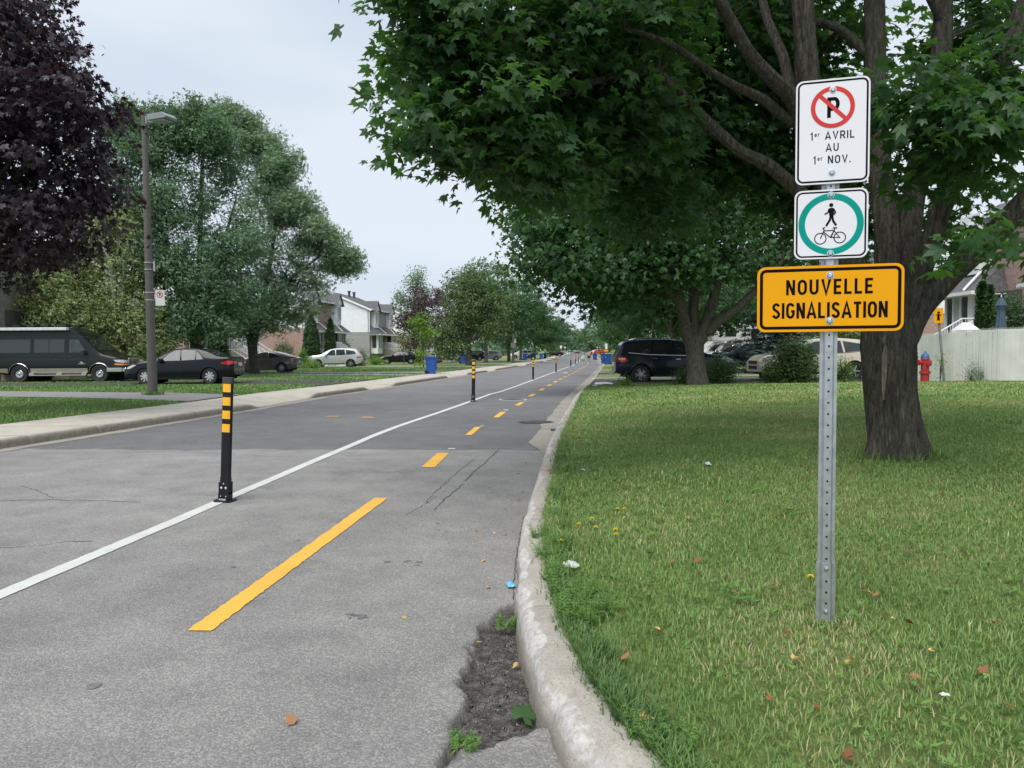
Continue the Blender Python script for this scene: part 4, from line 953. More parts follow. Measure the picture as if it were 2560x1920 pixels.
# narrow poplar and purple plums
def simple(name, label, px, Y, blobs, n, per, cs, ls, lm, tr=.1, fork=1.5, base_y=None, **kw):
    x = XatY(px, Y); return tree(name, label, (x, Y), tr, tz(x, Y) + fork, blobs, n, per, cs, ls, lm, **kw)
simple('poplar_tree', 'slender pale green tree rising above the purple-leaved trees', 1040, 95, [pb(1045, 690, 95, 13, 26, 1, 2), pb(1035, 740, 95, 30, 45, 1.8), pb(1005, 745, 95, 14, 18, 1, 2), pb(1055, 760, 95, 30, 40, 1.8), pb(1030, 800, 95, 35, 45, 2)], 170, 34, .8, .28, LM_ASH, .18, 3, flat=1.2)
simple('plum_tree', 'purple-leaved tree between the white house and the bushy street tree', 1050, 84, [pb(1040, 760, 84, 32, 45, 1.5), pb(1020, 800, 84, 28, 25, 1.3), pb(1070, 790, 84, 35, 45, 1.6), pb(1000, 805, 84, 14, 12, .8), pb(1050, 840, 84, 40, 40, 1.5)], 170, 34, .7, .24, LM_PLUM, .14, 1.8)
simple('plum_tree', 'second purple-leaved tree, tucked against the bushy street tree', 1095, 90, [pb(1095, 740, 90, 26, 30, 1.4), pb(1110, 780, 90, 30, 50, 1.6), pb(1095, 840, 90, 30, 40, 1.5)], 130, 34, .7, .24, LM_PLUM, .14, 1.8)
simple('sapling', 'bright lime-green sapling on a stake behind the nearest left bin', 1058, 64, [pb(1050, 795, 64, 26, 18, .6, 1.5), pb(1070, 830, 64, 24, 16, .6), pb(1058, 830, 64, 22, 24, .7), pb(1040, 808, 64, 12, 10, .4), pb(1055, 870, 64, 18, 22, .6), pb(1050, 900, 64, 12, 12, .4)], 60, 30, .38, .20, LM_LIME, .04, 1.2, droop=.7)
simple('small_tree', 'thin small round-topped tree in front of the small black sedan', 1010, 80, [pb(1008, 845, 80, 17, 16, .7), pb(1010, 865, 80, 15, 12, .6)], 40, 26, .45, .18, LM_OLIVE, .05, 1.1, shell=.1)
simple('street_tree', 'bushy olive-green street tree with a leaning bare trunk, left verge', 1172, 74, [pb(1150, 720, 74, 45, 50, 1.9), pb(1200, 715, 74, 45, 55, 2), pb(1240, 760, 74, 45, 50, 2), pb(1180, 770, 74, 60, 55, 2.2), pb(1130, 800, 74, 40, 55, 1.8), pb(1120, 860, 74, 40, 45, 1.6), pb(1240, 820, 74, 45, 30, 1.8), pb(1150, 860, 74, 35, 35, 1.2, .8)], 520, 34, .75, .25, LM_OLIVE, .26, 2.2, bark=M_BARK2, bfrac=.3)
grl = 'dark trees in the row along the left verge'
row_tree('tall tree with spiky top behind the bushy street tree', 92, XatY(1215, 92), 4.2, 12.5, 11000, LM_SILVER, ls=.34, name='silver_maple_tree')
row_tree('first dark maple past the bushy street tree, left verge', 104, XatY(1272, 104), 5.0, 11.3, 14000, LM_MAPLE2, grl, ls=.32)
row_tree('second dark maple past the bushy street tree, left verge', 124, XatY(1302, 124), 5.0, 11.4, 12000, LM_MAPLE2, grl, ls=.36)
row_tree('dark maple nearest the open sky gap, left verge', 148, XatY(1337, 148), 5.2, 11.4, 10000, LM_MAPLE2, grl, ls=.4)
row_tree('light green small tree at the far end of the left row', 175, XatY(1375, 175), 1.6, 4.6, 1500, LM_OLIVE, ls=.35, low=1)
row_tree('far tree closing the left row', 215, XatY(1385, 215), 6, 11, 5000, LM_SILVER, ls=.6)
# far woods that close the street
far = empty('ignore'); bpy.data.objects.remove(far)
for k, (px, Y, h, r_) in enumerate(((1400, 290, 10, 8), (1422, 340, 12, 8), (1448, 430, 12, 9), (1470, 380, 11, 8), (1490, 330, 12, 9), (1515, 290, 11, 8))):
    row_tree(['pale far tree left of the end of the street', 'far tree directly left of the distant cars', 'far tree straight above the distant cars', 'far tree just right of the distant cars', 'far tree above the red car', 'far tree behind the yellow far sign'][k], Y, XatY(px, Y), r_, h, 2600, LM_ASH if k % 2 else LM_SILVER, 'far trees at the end of the street', 'far_tree', ls=.95, low=.8, csz=1.6)
# woods behind the houses: one mass nobody could count
bl = []
for k in range(60):
    px = -300 + k * 52 + random.uniform(-20, 20); Y = random.uniform(190, 260) if px < 1360 or px > 1560 else 470
    x = XatY(px, Y); hh = random.uniform(3.5, 6.5) * (1.6 if Y > 400 else 1); bl.append(((x, Y, hh * .6 + (2 if px > 1500 else 0)), (8, 6, hh * .8), 1))
L = spray(norm_w(bl), 1500, 20, 2.6, 1.4, .3, .4, .8)
w_ = crown_mesh(L, T_TWO, LM_SILVER, None, 'woodland'); tag(w_, 'distant band of mixed green trees behind all the houses', 'woodland', kind='stuff')

# ---- shrubs and conifers
def shrub(name, label, px, py0, py1, rpx, Y, lm, n=120, per=40, cs=.35, ls=.09, tpl=T_SIMPLE, dep=None, cat='shrub', flat=1.0, x=None, stem=.03):
    k = Y / 1923; x = XatY(px, Y) if x is None else x; z = tz(x, Y); top = P(px, py0, Y).z; h = top - z; r = rpx * k
    t = empty(name, (x, Y, z), 0, label, cat)
    bl = []
    for j in range(7):
        a = random.uniform(0, 6.28); q = random.uniform(.2, .5)
        bl.append(((math.cos(a) * r * q, math.sin(a) * r * q, h * random.uniform(.25, .62)), (r * .6, (dep or r) * .6, h * .38), 1))
    L = spray(norm_w(bl), n, per, cs, ls, .3, .5, flat)
    L[0][:, 2] = np.maximum(L[0][:, 2], .03)
    mb = MB()
    for j in range(9):
        a = random.uniform(0, 6.28); q = random.uniform(.2, .8); mb.tube(bend((0, 0, 0), (math.cos(a) * r * q, math.sin(a) * r * q, h * random.uniform(.5, .9)), 3, .05), [stem, stem * .8, stem * .6, stem * .2], 5, cap=False)
    mb.build('stems', M_BARK2, t)['kind'] = 'stuff'; crown_mesh(L, tpl, lm, t, 'foliage'); return t
def cedar(label, px, py0, py1, rpx, Y, x=None, n=5200, lm=None):
    k = Y / 1923; x = XatY(px, Y) if x is None else x; z = tz(x, Y); h = P(px, py0, Y).z - z; r = rpx * k
    t = empty('cedar', (x, Y, z), 0, label, 'cedar')
    m = n; q = rng.random(m) ** .8; a = rng.random(m) * 6.283; prof = np.interp(q, [0, .1, .35, .7, .9, 1], [.75, .95, 1, .7, .35, .02]) * r
    bump_ = .82 + .3 * fbm(a * 2.2, q * 9, 3)
    rr = prof * bump_ * rng.uniform(.8, 1.0, m)
    pos = np.stack([np.cos(a) * rr, np.sin(a) * rr, q * h], 1)
    nrm = np.stack([np.cos(a), np.sin(a), np.full(m, .5)], 1) + rng.normal(size=(m, 3)) * .5
    tip = np.stack([np.cos(a) * .4, np.sin(a) * .4, np.ones(m)], 1) + rng.normal(size=(m, 3)) * .3
    tint = np.clip(.5 * fbm(a * 3, q * 14, 9) + .5 * rng.random(m), 0, 1)
    crown_mesh((pos, nrm, tip, np.full(m, h * .055) * rng.uniform(.7, 1.3, m), tint), T_SIMPLE, lm or LM_CEDAR, t, 'foliage')
    MB().tube([(0, 0, 0), (0, 0, h * .9)], [r * .12, r * .02], 6).build('trunk', M_BARK2, t); return t
cedar('broad clipped cedar at the corner of the pink brick house, left', 779, 792, 880, 23, 74)
cedar('slim pointed cedar before the bay of the pink brick house, left', 827, 800, 880, 13, 79)
cedar('tall dark cedar behind the black sedan, left of the grey coupe', 545, 800, 905, 28, 50)
cedar('tall pointed cedar beside the white bay of the right-hand house', 2452, 714, 850, 14, 28, n=6000)
cedar('second cedar, close behind the first by the right-hand bay', 2470, 722, 850, 12, 28.4, n=4500)
cedar('small dark cedar beside the steps of the third left house', 987, 846, 880, 5, 118, n=900)
shrub('shrub', 'loose grey-green shrub before the pink brick side wall', 714, 842, 905, 34, 66, LM_OLIVE, 90, 36, .45, .14)
shrub('shrub', 'dark rounded shrub at the corner of the grey brick house', 855, 838, 885, 20, 84, LM_CEDAR, 60, 36, .5, .16)
shrub('shrub', 'brownish shrub just right of the silver SUV', 903, 865, 905, 17, 73, LM_OLIVE, 60, 36, .4, .14)
shrub('shrub', 'small clipped dark ball shrub left of the small black sedan', 934, 880, 900, 11, 88, LM_CEDAR, 30, 36, .3, .14)
shrub('vine', 'light green vine column at the front of the silver SUV', 757, 862, 905, 9, 65, LM_LIME, 40, 30, .25, .14, cat='vine')
shrub('shrub', 'tall weeds around the front of the silver SUV', 778, 893, 910, 24, 62, LM_LIME, 50, 30, .35, .12)
shrub('shrub', 'weedy bed between the silver SUV and the small black sedan', 940, 893, 908, 24, 80, LM_LIME, 40, 30, .35, .14)
shrub('shrub', 'spreading leafy bush at the foot of the forked maple, right side', 1795, 882, 960, 46, 28.2, LM_BUSH, 150, 46, .30, .075, dep=.9)
shrub('shrub', 'low leafy bush at the left foot of the forked maple', 1712, 918, 962, 32, 28.0, LM_BUSH, 60, 46, .28, .075, dep=.7)
shrub('shrub', 'tall dense dark bush in front of the beige SUV', 1990, 835, 950, 46, 27.3, LM_BUSH, 230, 46, .32, .09, dep=.9, tpl=T_TWO)
shrub('shrub', 'low left side of the bush reaching before the beige bumper', 1932, 895, 948, 24, 27.2, LM_BUSH, 60, 40, .25, .08, dep=.5)
shrub('shrub', 'slender yellow-green shoots beside the beige SUV rear wheel', 2112, 885, 950, 30, 27.4, LM_LIME, 40, 30, .25, .07, dep=.5)
shrub('shrub', 'large leafy bush behind the white fence at the right edge', 2535, 700, 850, 50, 27, LM_MAPLE2, 200, 40, .4, .11, dep=1.4)
shrub('shrub', 'low scrub behind the hydrant sign at the fence corner', 2290, 850, 940, 14, 28, LM_OLIVE, 40, 30, .3, .08)
shrub('weed', 'leafy weeds growing at the foot of the white fence', 2430, 905, 944, 30, 24.0, LM_BUSH, 26, 22, .22, .06, cat='weeds', stem=.008)
shrub('weed', 'thin vine climbing the fence beside the hydrant sign', 2352, 856, 940, 9, 24.9, LM_LIME, 14, 12, .18, .07, cat='vine', stem=.008)
shrub('weed', 'grassy tuft under the rear wheel of the dark SUV', 1560, 950, 962, 14, 28.0, LM_LIME, 40, 24, .25, .07, cat='weeds', stem=.006)
shrub('shrub', 'dark bush filling the gap right of the blue SUV and camper', 1790, 838, 880, 10, 44, LM_BUSH, 40, 30, .4, .12)
# feathery sumac
sx_ = XatY(1625, 38)
shrub('sumac', 'pale feathery sumac with thin stems behind the dark SUV', 1622, 775, 900, 40, 38, LM_ASH, 60, 26, .40, .20, tpl=T_LANCE, cat='shrub', flat=.4)
# blue spruce: tiers of drooping boughs
def spruce(label, px, py0, rpx, Y, n_tier=22):
    k = Y / 1923; x = XatY(px, Y); z = tz(x, Y); h = P(px, py0, Y).z - z; r = rpx * k
    t = empty('spruce_tree', (x, Y, z), 0, label, 'spruce')
    PO, NR, TP, SZ, TI = [], [], [], [], []
    mb = MB(); mb.tube([(0, 0, 0), (0, 0, h)], [.16, .02], 8)
    for i in range(n_tier):
        q = (i + .3) / n_tier; rr = r * (1 - q) ** .8 * random.uniform(.9, 1.08); nb = int(9 + 9 * (1 - q))
        for j in range(nb):
            a = j / nb * 6.283 + random.uniform(-.2, .2); L_ = rr * random.uniform(.75, 1.1); zz = h * (.05 + .93 * q)
            m = int(120 * L_ / r) + 16; s = rng.random(m)
            w = (rng.random(m) - .5) * .62 * L_ * (1 - s * .5)
            d = np.array([math.cos(a), math.sin(a), 0]); sd = np.array([-math.sin(a), math.cos(a), 0])
            zc = zz - .22 * L_ * s + .12 * L_ * s ** 2 - abs(w) * .25 + rng.normal(size=m) * .03
            pos = d * (s * L_)[:, None] + sd * w[:, None]; pos[:, 2] = zc
            PO.append(pos); NR.append(np.array([0, 0, 1.]) + rng.normal(size=(m, 3)) * .35)
            TP.append(d + sd * np.sign(w)[:, None] * .6 + rng.normal(size=(m, 3)) * .2); SZ.append(np.full(m, .24) * rng.uniform(.7, 1.2, m)); TI.append(np.clip(s * .8 + rng.random(m) * .3, 0, 1))
            if i % 2 == 0: mb.tube([(0, 0, zz), tuple(d * L_ * .8 + np.array([0, 0, zz - .12 * L_]))], [.025, .008], 4, cap=False)
    mb.build('trunk', M_BARK2, t)
    crown_mesh(tuple(np.concatenate(a) for a in (PO, NR, TP, SZ, TI)), T_LANCE, LM_SPRUCE, t); return t
spruce('blue spruce with layered drooping boughs between the camper and the beige SUV', 1935, 640, 118, 42)
# ================================================================== grass
def grass_mat():
    m, n, l, b = new_mat('grass_blade')
    at = N(n, 'Attribute'); at.attribute_name = 'tint'
    rp = rampn(n, [(0.0, (.110, .200, .066)), (.35, (.220, .350, .102)), (.62, (.315, .420, .150)), (.80, (.46, .43, .22)), (1.0, (.66, .54, .34))])
    l.new(at.outputs['Fac'], rp.inputs['Fac']); l.new(rp.outputs['Color'], b.inputs['Base Color'])
    b.inputs['Roughness'].default_value = .6; b.inputs['Specular IOR Level'].default_value = .25
    tr = N(n, 'BsdfTranslucent'); l.new(rp.outputs['Color'], tr.inputs['Color'])
    ms = N(n, 'MixShader'); ms.inputs['Fac'].default_value = .3
    l.new(b.outputs['BSDF'], ms.inputs[1]); l.new(tr.outputs['BSDF'], ms.inputs[2]); l.new(ms.outputs['Shader'], n['Material Output'].inputs['Surface'])
    return m
M_GRASS = grass_mat()
gV, gF, gT = [], [], []
def dryness(x, y):
    """0 lush .. 1 dry, broad patches; drier round the sign post"""
    d = fbm(x * .55 + 7, y * .55, 41, 4) * .75 + fbm(x * 2.3, y * 2.3 + 9, 43, 3) * .25
    d = d + .22 * np.exp(-((x - 1.45) ** 2 + (y - 3.1) ** 2) / .4) + .10 * np.exp(-((x - 2.4) ** 2 + (y - 2.6) ** 2) / .5)
    d = d - .18 * np.exp(-((x - .45 - (y - 4) * .05) / .35) ** 2) * (y < 9)
    return d
def blades(x, y, side, hgt, wid, segs=2, lush=0.0):
    n = len(x)
    z = (lawn_r(x, y) if side > 0 else lawn_l(x, y)) - .012
    dr = dryness(x, y)
    h = hgt * rng.uniform(.45, 1.15, n) * (1.12 - .5 * np.clip(dr - .45, 0, .5)); w = wid * rng.uniform(.6, 1.3, n)
    a = rng.random(n) * 6.283; lean = rng.uniform(.1, 1.15, n) * h
    dx, dy = np.cos(a), np.sin(a); px, py = -dy, dx
    b0 = np.stack([x, y, z], 1); D = np.stack([dx, dy, 0 * dx], 1); Pp = np.stack([px, py, 0 * px], 1); Zz = np.array([0, 0, 1.])
    mid = b0 + D * (lean * .35)[:, None] + Zz * (h * .6)[:, None]; tipp = b0 + D * lean[:, None] + Zz * h[:, None]
    hw = (w / 2)[:, None]
    base = sum(len(v) for v in gV)
    V = np.stack([b0 - Pp * hw, b0 + Pp * hw, mid + Pp * hw * .8, mid - Pp * hw * .8, tipp + Pp * hw * .12, tipp - Pp * hw * .12], 1).reshape(-1, 3)
    i = np.arange(n) * 6 + base
    F = np.concatenate([np.stack([i, i + 1, i + 2, i + 3], 1), np.stack([i + 3, i + 2, i + 4, i + 5], 1)])
    t = np.clip(.18 + .30 * rng.random(n) + (dr - .45) * .85 - lush, 0, 1)
    dead = rng.random(n) < np.clip((dr - .43 - lush * .6) * 2.2, .035 - lush * .15, .6); t = np.where(dead, rng.uniform(.68, .93, n), t)
    t = np.where(rng.random(n) < .10, rng.uniform(0, .15, n), t)
    gV.append(V); gF.append(F); gT.append(np.repeat(t, 6))
def scatter_r(Y0, Y1, per_m2, hgt, wid, Xmax=None):
    A = (Y1 - Y0) * (Y1 * .72 + 2.5); n = int(A * per_m2)
    y = rng.uniform(Y0, Y1, n); x = rng.uniform(-.2, 1, n) * (Y1 * .72 + 2.5)
    k = (x > kerbX(y) + KW - .02) & (x < y * .72 + 1.2)
    if Xmax is not None: k &= x < Xmax
    blades(x[k], y[k], 1, hgt, wid)
scatter_r(1.5, 4.0, 7500, .030, .0045); scatter_r(4.0, 6.5, 4200, .030, .006); scatter_r(6.5, 10, 2000, .032, .009)
scatter_r(10, 16, 700, .035, .015); scatter_r(16, 29.4, 240, .04, .03)
# taller fringe along the kerb
for Y0, Y1, d in ((1.5, 6, 3800), (6, 12, 1500), (12, 28, 350)):
    n = int((Y1 - Y0) * d); y = rng.uniform(Y0, Y1, n); x = kerbX(y) + KW - .015 + np.where(rng.random(n) < .2, 1, 0) * rng.normal(size=n) * .03 + np.abs(rng.normal(size=n)) * .05 * (rng.random(n) < .8); blades(x, y, 1, .052, .005 + .0008 * Y0, lush=.10)
# left lawns
def scatter_l(Y0, Y1, per_m2, hgt, wid, X0):
    n = int((Y1 - Y0) * (-X0) * per_m2); y = rng.uniform(Y0, Y1, n); x = rng.uniform(X0, 0, n)
    k = (x < leftX(y) - SW - .02) & (x > -.75 * y - 1)
    ts = np.clip((leftX(y) - SW - x) / (leftX(y) - SW + 32), 0, 1); k &= ~((y > 20.1 + 6 * ts) & (y < 23.2 + 6 * ts))
    for a, b_ in ((30.0, 32.8), (33.9, 35.9), (42.3, 44.8), (46.6, 50.8), (57, 60), (66, 70)): k &= ~((y > a) & (y < b_))
    blades(x[k], y[k], -1, hgt, wid, lush=.20)
scatter_l(12, 26, 420, .055, .022, -20); scatter_l(26, 42.5, 160, .065, .04, -28); scatter_l(42, 66, 60, .08, .07, -24)
# tufts round trunks, posts and along the broken kerb edge
def tuft(x, y, r, n, h, side=1, w=.006, lush=.1):
    a = rng.random(n) * 6.283; q = rng.random(n) ** .5 * r; blades(x + np.cos(a) * q, y + np.sin(a) * q, side, h, w, lush=lush)
for k in range(26):
    y_ = random.uniform(2.2, 9); tuft(float(kerbX(y_)) + KW + random.uniform(0, .12), y_, .05, 50, .09)
_b = G(382, 988); tuft(_b.x, _b.y, .3, 500, .12, -1, .02)
tuft(TX, TY, .45, 900, .10); _f = G(2064, 1556); tuft(_f.x, _f.y, .10, 200, .045)
grass = mesh_np('grass', np.concatenate(gV), np.concatenate(gF), M_GRASS, None, False, {'tint': np.concatenate(gT)}); tag(grass, 'short patchy grass of the lawns on both sides', 'grass', kind='stuff')
# broad-leaved weeds and clover in the near lawn
def oval(L=1.0, w=.30, k=6):
    return np.array([[(0, 0, 0), (.35, w, .02), (.35, 0, -.02), (.35, -w, .02)], [(.35, 0, -.02), (.35, w, .02), (1, 0, -.12), (.35, -w, .02)]])
T_OVAL = np.array([kite(0, 1, .26, .15)])
T_CLOVER = np.array([kite(0, .5, .24, .02), kite(120, .5, .24, .02), kite(240, .5, .24, .02)])
LM_WEED = leaf_mat('weed_leaf', (.080, .180, .040), (.190, .340, .085), (.2, .4, .06), .5, .25)
WP, WN, WTp, WS, WT = [], [], [], [], []
n = 1500; y = 1.6 + rng.random(n) ** .8 * 9.5; x = rng.random(n) * (y * .72 + 1)
k = (x > kerbX(y) + KW + .05) & (fbm(x * 1.6, y * 1.6, 77) > .56); x, y = x[k], y[k]
for xx, yy in zip(x, y):
    q = random.randint(4, 8); a0 = random.random() * 6.28
    for j in range(q):
        a = a0 + j * 6.28 / q + random.uniform(-.3, .3)
        WP.append((xx + math.cos(a) * .008, yy + math.sin(a) * .008, float(lawn_r(xx, yy)) + random.uniform(.008, .028))); WN.append((-math.cos(a) * .5, -math.sin(a) * .5, 1)); WTp.append((math.cos(a), math.sin(a), .25)); WS.append(random.uniform(.022, .052)); WT.append(random.random())
V1, F1 = leaf_quads(np.array(WP), np.array(WN), np.array(WTp), np.array(WS), T_OVAL)
n = 11000; y = 1.6 + rng.random(n) ** .7 * 8; x = rng.random(n) * (y * .72 + 1); k = (x > kerbX(y) + KW + .02) & (fbm(x * .9 + 30, y * .9, 78) > .50); x, y = x[k], y[k]; n = len(x)
V2, F2 = leaf_quads(np.stack([x, y, lawn_r(x, y) + rng.uniform(.008, .024, n)], 1), np.array([0, 0, 1.]) + rng.normal(size=(n, 3)) * .25, rng.normal(size=(n, 3)), np.full(n, .026) * rng.uniform(.7, 1.3, n), T_CLOVER)
w_ = mesh_np('clover', np.concatenate([V1, V2]), np.concatenate([F1, F2 + len(V1)]), LM_WEED, None, False, {'tint': np.concatenate([np.repeat(WT, 4), np.repeat(rng.random(n), 12)])})
tag(w_, 'clover and broad-leaved weeds spreading through the near lawn', 'weeds', kind='stuff')
# feathery weed clumps leaning over the kerb
def feather(px, py, r, n_, h, label, side=1, spread=1.0):
    c = G(px, py); t = empty('weed', (c.x, c.y, c.z), 0, label, 'weeds')
    PO, NR, TP, SZ, TI = [], [], [], [], []
    mb = MB()
    for j in range(n_):
        a = random.random() * 6.28; q = random.random() ** .5 * r; hh = h * random.uniform(.5, 1.1); ln = random.uniform(.1, .6) * hh
        b0 = Vector((math.cos(a) * q, math.sin(a) * q, -.01)); tp = b0 + Vector((math.cos(a) * ln, math.sin(a) * ln, hh))
        mb.tube([b0, b0.lerp(tp, .5) + Vector((0, 0, hh * .06)), tp], [.0016, .0013, .0006], 3, cap=False)
        m = 16
        for i in range(m):
            s = (i + 1) / m; p = b0.lerp(tp, s); sd = 1 if i % 2 else -1; aa = a + sd * random.uniform(.8, 1.6)
            PO.append(tuple(p)); NR.append((random.gauss(0, .3), random.gauss(0, .3), 1)); TP.append((math.cos(aa), math.sin(aa), .5)); SZ.append(.032 * (1.25 - s * .7)); TI.append(random.uniform(.3, 1))
    mb.build('stems', LM_WEED, t)
    crown_mesh(tuple(np.array(a) for a in (PO, NR, TP, SZ, TI)), np.array([kite(0, 1, .10, .1), kite(40, .6, .08, .1), kite(-40, .6, .08, .1)]), LM_WEED, t, 'foliage')
    return t
feather(1470, 1540, .13, 60, .13, 'largest feathery green weed clump leaning over the kerb edge')
feather(1440, 1490, .10, 40, .12, 'feathery weed clump just above the largest one at the kerb')
feather(1395, 1445, .08, 30, .11, 'feathery weed clump beside the clear plastic litter')
feather(1370, 1395, .07, 24, .13, 'thin-leaved weeds overhanging the kerb below the red mark')
feather(1355, 1345, .06, 20, .12, 'wispy weeds at the kerb edge, farther of the overhanging ones')
feather(1268, 1560, .05, 12, .07, 'small weed sprouting from the top of the broken asphalt')
feather(1165, 1860, .04, 9, .05, 'small light green seedling at the bottom of the broken asphalt')
feather(1655, 1845, .10, 26, .09, 'bushy weed at the bottom edge of the lawn')
# ================================================================== signs, bollards, lamp, hydrant, fence, bins, litter
M_GALV = mat('galvanised_steel', (.46, .49, .51), .42, metal=.75, var=.16, scale=22, bump=.15, bscale=90, bdist=.002)
M_SW = mat('sign_white', (.70, .70, .735), .5, var=.02, scale=3, spec=.2)
M_SY = mat('sign_yellow', (.76, .335, .003), .5, var=.03, scale=3, spec=.15)
M_SB = mat('sign_black', (.006, .005, .007), .7, var=.1, spec=.06)
M_SR = mat('sign_red', (.56, .045, .04), .5, var=.06, spec=.15)
M_SG = mat('sign_green', (.001, .27, .22), .5, var=.05, spec=.1)
M_BOLT = mat('bolt_steel', (.62, .66, .70), .3, metal=.9, var=.1)
M_HOLE = mat('hole_dark', (.01, .01, .012), .9)
def rrect(w, h, r, n=8):
    out = []
    for cx, cy, a0 in ((w / 2 - r, h / 2 - r, 0), (-w / 2 + r, h / 2 - r, 90), (-w / 2 + r, -h / 2 + r, 180), (w / 2 - r, -h / 2 + r, 270)):
        for k in range(n + 1):
            a = R(a0 + 90 * k / n); out.append((cx + r * math.cos(a), cy + r * math.sin(a)))
    return out
# sign faces: x to the right, z up, the face looks towards -y
def plate(name, w, h, r, material, parent, y=0.0, th=.003, cx=0, cz=0):
    return MB().prism([(cx + a, cz + b_) for a, b_ in rrect(w, h, r)], y, y + th, 'Y').build(name, material, parent)
def ring_rr(name, w, h, r, t, material, parent, y, cx=0, cz=0):
    o, i = rrect(w, h, r), rrect(w - 2 * t, h - 2 * t, max(.003, r - t)); n_ = len(o)
    V = [(cx + a, y, cz + b_) for a, b_ in o + i]; F = [(k, (k + 1) % n_, n_ + (k + 1) % n_, n_ + k) for k in range(n_)]
    return mesh_np(name, V, F, material, parent)
def ring(name, r0, r1, material, parent, y, cx=0, cz=0, n_=56):
    V = [(cx + rr * math.cos(2 * math.pi * k / n_), y, cz + rr * math.sin(2 * math.pi * k / n_)) for rr in (r0, r1) for k in range(n_)]
    return mesh_np(name, V, [(k, (k + 1) % n_, n_ + (k + 1) % n_, n_ + k) for k in range(n_)], material, parent)
def strokes(name, lines, w, material, parent, y, caps=True):
    """flat marks: polylines of width w, every piece a hair in front of the last"""
    mb = MB(); e = 0
    for ln in lines:
        ww = w
        if isinstance(ln, tuple) and not isinstance(ln[0], (tuple, list)): ln, ww = ln[0], ln[1]
        if isinstance(ln, tuple) and isinstance(ln[1], float): ln, ww = ln
        pts = list(ln)
        # mitred ribbon
        n_ = len(pts); L_, R_ = [], []
        closed = (Vector(pts[0]) - Vector(pts[-1])).length < 1e-6 and n_ > 2
        for k in range(n_):
            p = Vector(pts[k]); a = Vector(pts[k - 1]) if k > 0 else (Vector(pts[-2]) if closed else None); c = Vector(pts[k + 1]) if k < n_ - 1 else (Vector(pts[1]) if closed else None)
            d1 = (p - a).normalized() if a is not None else (c - p).normalized(); d2 = (c - p).normalized() if c is not None else d1
            t = (d1 + d2); t = t.normalized() if t.length > .01 else d1; nn = Vector((-t.y, t.x)); k_ = min(2.2, 1 / max(.3, nn.dot(Vector((-d1.y, d1.x)))))
            L_.append(p + nn * ww / 2 * k_); R_.append(p - nn * ww / 2 * k_)
        yy = y - e; e += .00006
        mb.add([(v.x, yy, v.y) for v in L_] + [(v.x, yy, v.y) for v in R_], [(k, k + 1, n_ + k + 1, n_ + k) for k in range(n_ - 1)])
    return mb.build(name, material, parent)
def arc(cx, cy, rx, ry, a0, a1, n=14): return [(cx + rx * math.cos(R(a0 + (a1 - a0) * k / n)), cy + ry * math.sin(R(a0 + (a1 - a0) * k / n))) for k in range(n + 1)]
# highway-style letters on a unit-height grid; each is (width, [polylines]); stroke half width inset i
def glyph(ch, s):
    i = s / 2; T = 1 - i; B = i
    g = {'N': (.66, [[(i, 0), (i, 1)], [(.66 - i, 0), (.66 - i, 1)], [(i * 1.2, 1 - i * .3), (.66 - i * 1.2, i * .3)]]),
         'O': (.68, [arc(.34, T - .34 + i, .34 - i, .34 - i, 0, 180) + arc(.34, B + .34 - i, .34 - i, .34 - i, 180, 360) + [(.68 - i, T - .34 + i)]]),
         'U': (.66, [[(i, 1)] + arc(.33, B + .33 - i, .33 - i, .33 - i, 180, 360) + [(.66 - i, 1)]]),
         'V': (.72, [[(i * .9, 1), (.36, i * .6), (.72 - i * .9, 1)]]),
         'E': (.56, [[(.56, T), (i, T), (i, B), (.56, B)], [(i, .5), (.50, .5)]]),
         'L': (.54, [[(i, 1), (i, B), (.54, B)]]),
         'I': (s, [[(i, 0), (i, 1)]]),
         'S': (.64, [arc(.33, T - .24 + i * .5, .31 - i, .24 - i * .5, 20, 180, 12) + [(.16, .60), (.48, .42)] + arc(.32, B + .25 - i * .5, .32 - i, .25 - i * .5, 10, -165, 12)]),
         'G': (.68, [arc(.34, T - .34 + i, .34 - i, .34 - i, 25, 180) + arc(.34, B + .34 - i, .34 - i, .34 - i, 180, 360) + [(.68 - i, .46), (.40, .46)]]),
         'A': (.76, [[(i * .7, 0), (.38, 1 - i * .5), (.76 - i * .7, 0)], [(.16, .28), (.60, .28)]]),
         'T': (.60, [[(0, T), (.60, T)], [(.30, T), (.30, 0)]]),
         'R': (.64, [[(i, 0), (i, T), (.36, T)] + arc(.38, T - .24, .26 - i, .24, 85, -85, 10) + [(i, T - .48)], [(.34, T - .48), (.62, 0)]]),
         'P': (.64, [[(i, 0), (i, T), (.34, T)] + arc(.36, T - .25, .28 - i, .25, 85, -85, 10) + [(i, T - .50)]]),
         '1': (.26, [[(.0, .78), (.26 - i, 1 - i * .6), (.26 - i, 0)]]),
         'e': (.50, [[(i, .36), (.50 - i, .36)] + arc(.25, .34, .25 - i, .34 - i, 5, 320, 16)]),
         'r': (.34, [[(i, 0), (i, .68)], arc(.26, .40, .26 - i, .26, 170, 70, 6)]),
         '.': (s * 1.1, [[(i, 0), (i, s * 1.1)]]), ' ': (.34, [])}
    return g[ch]
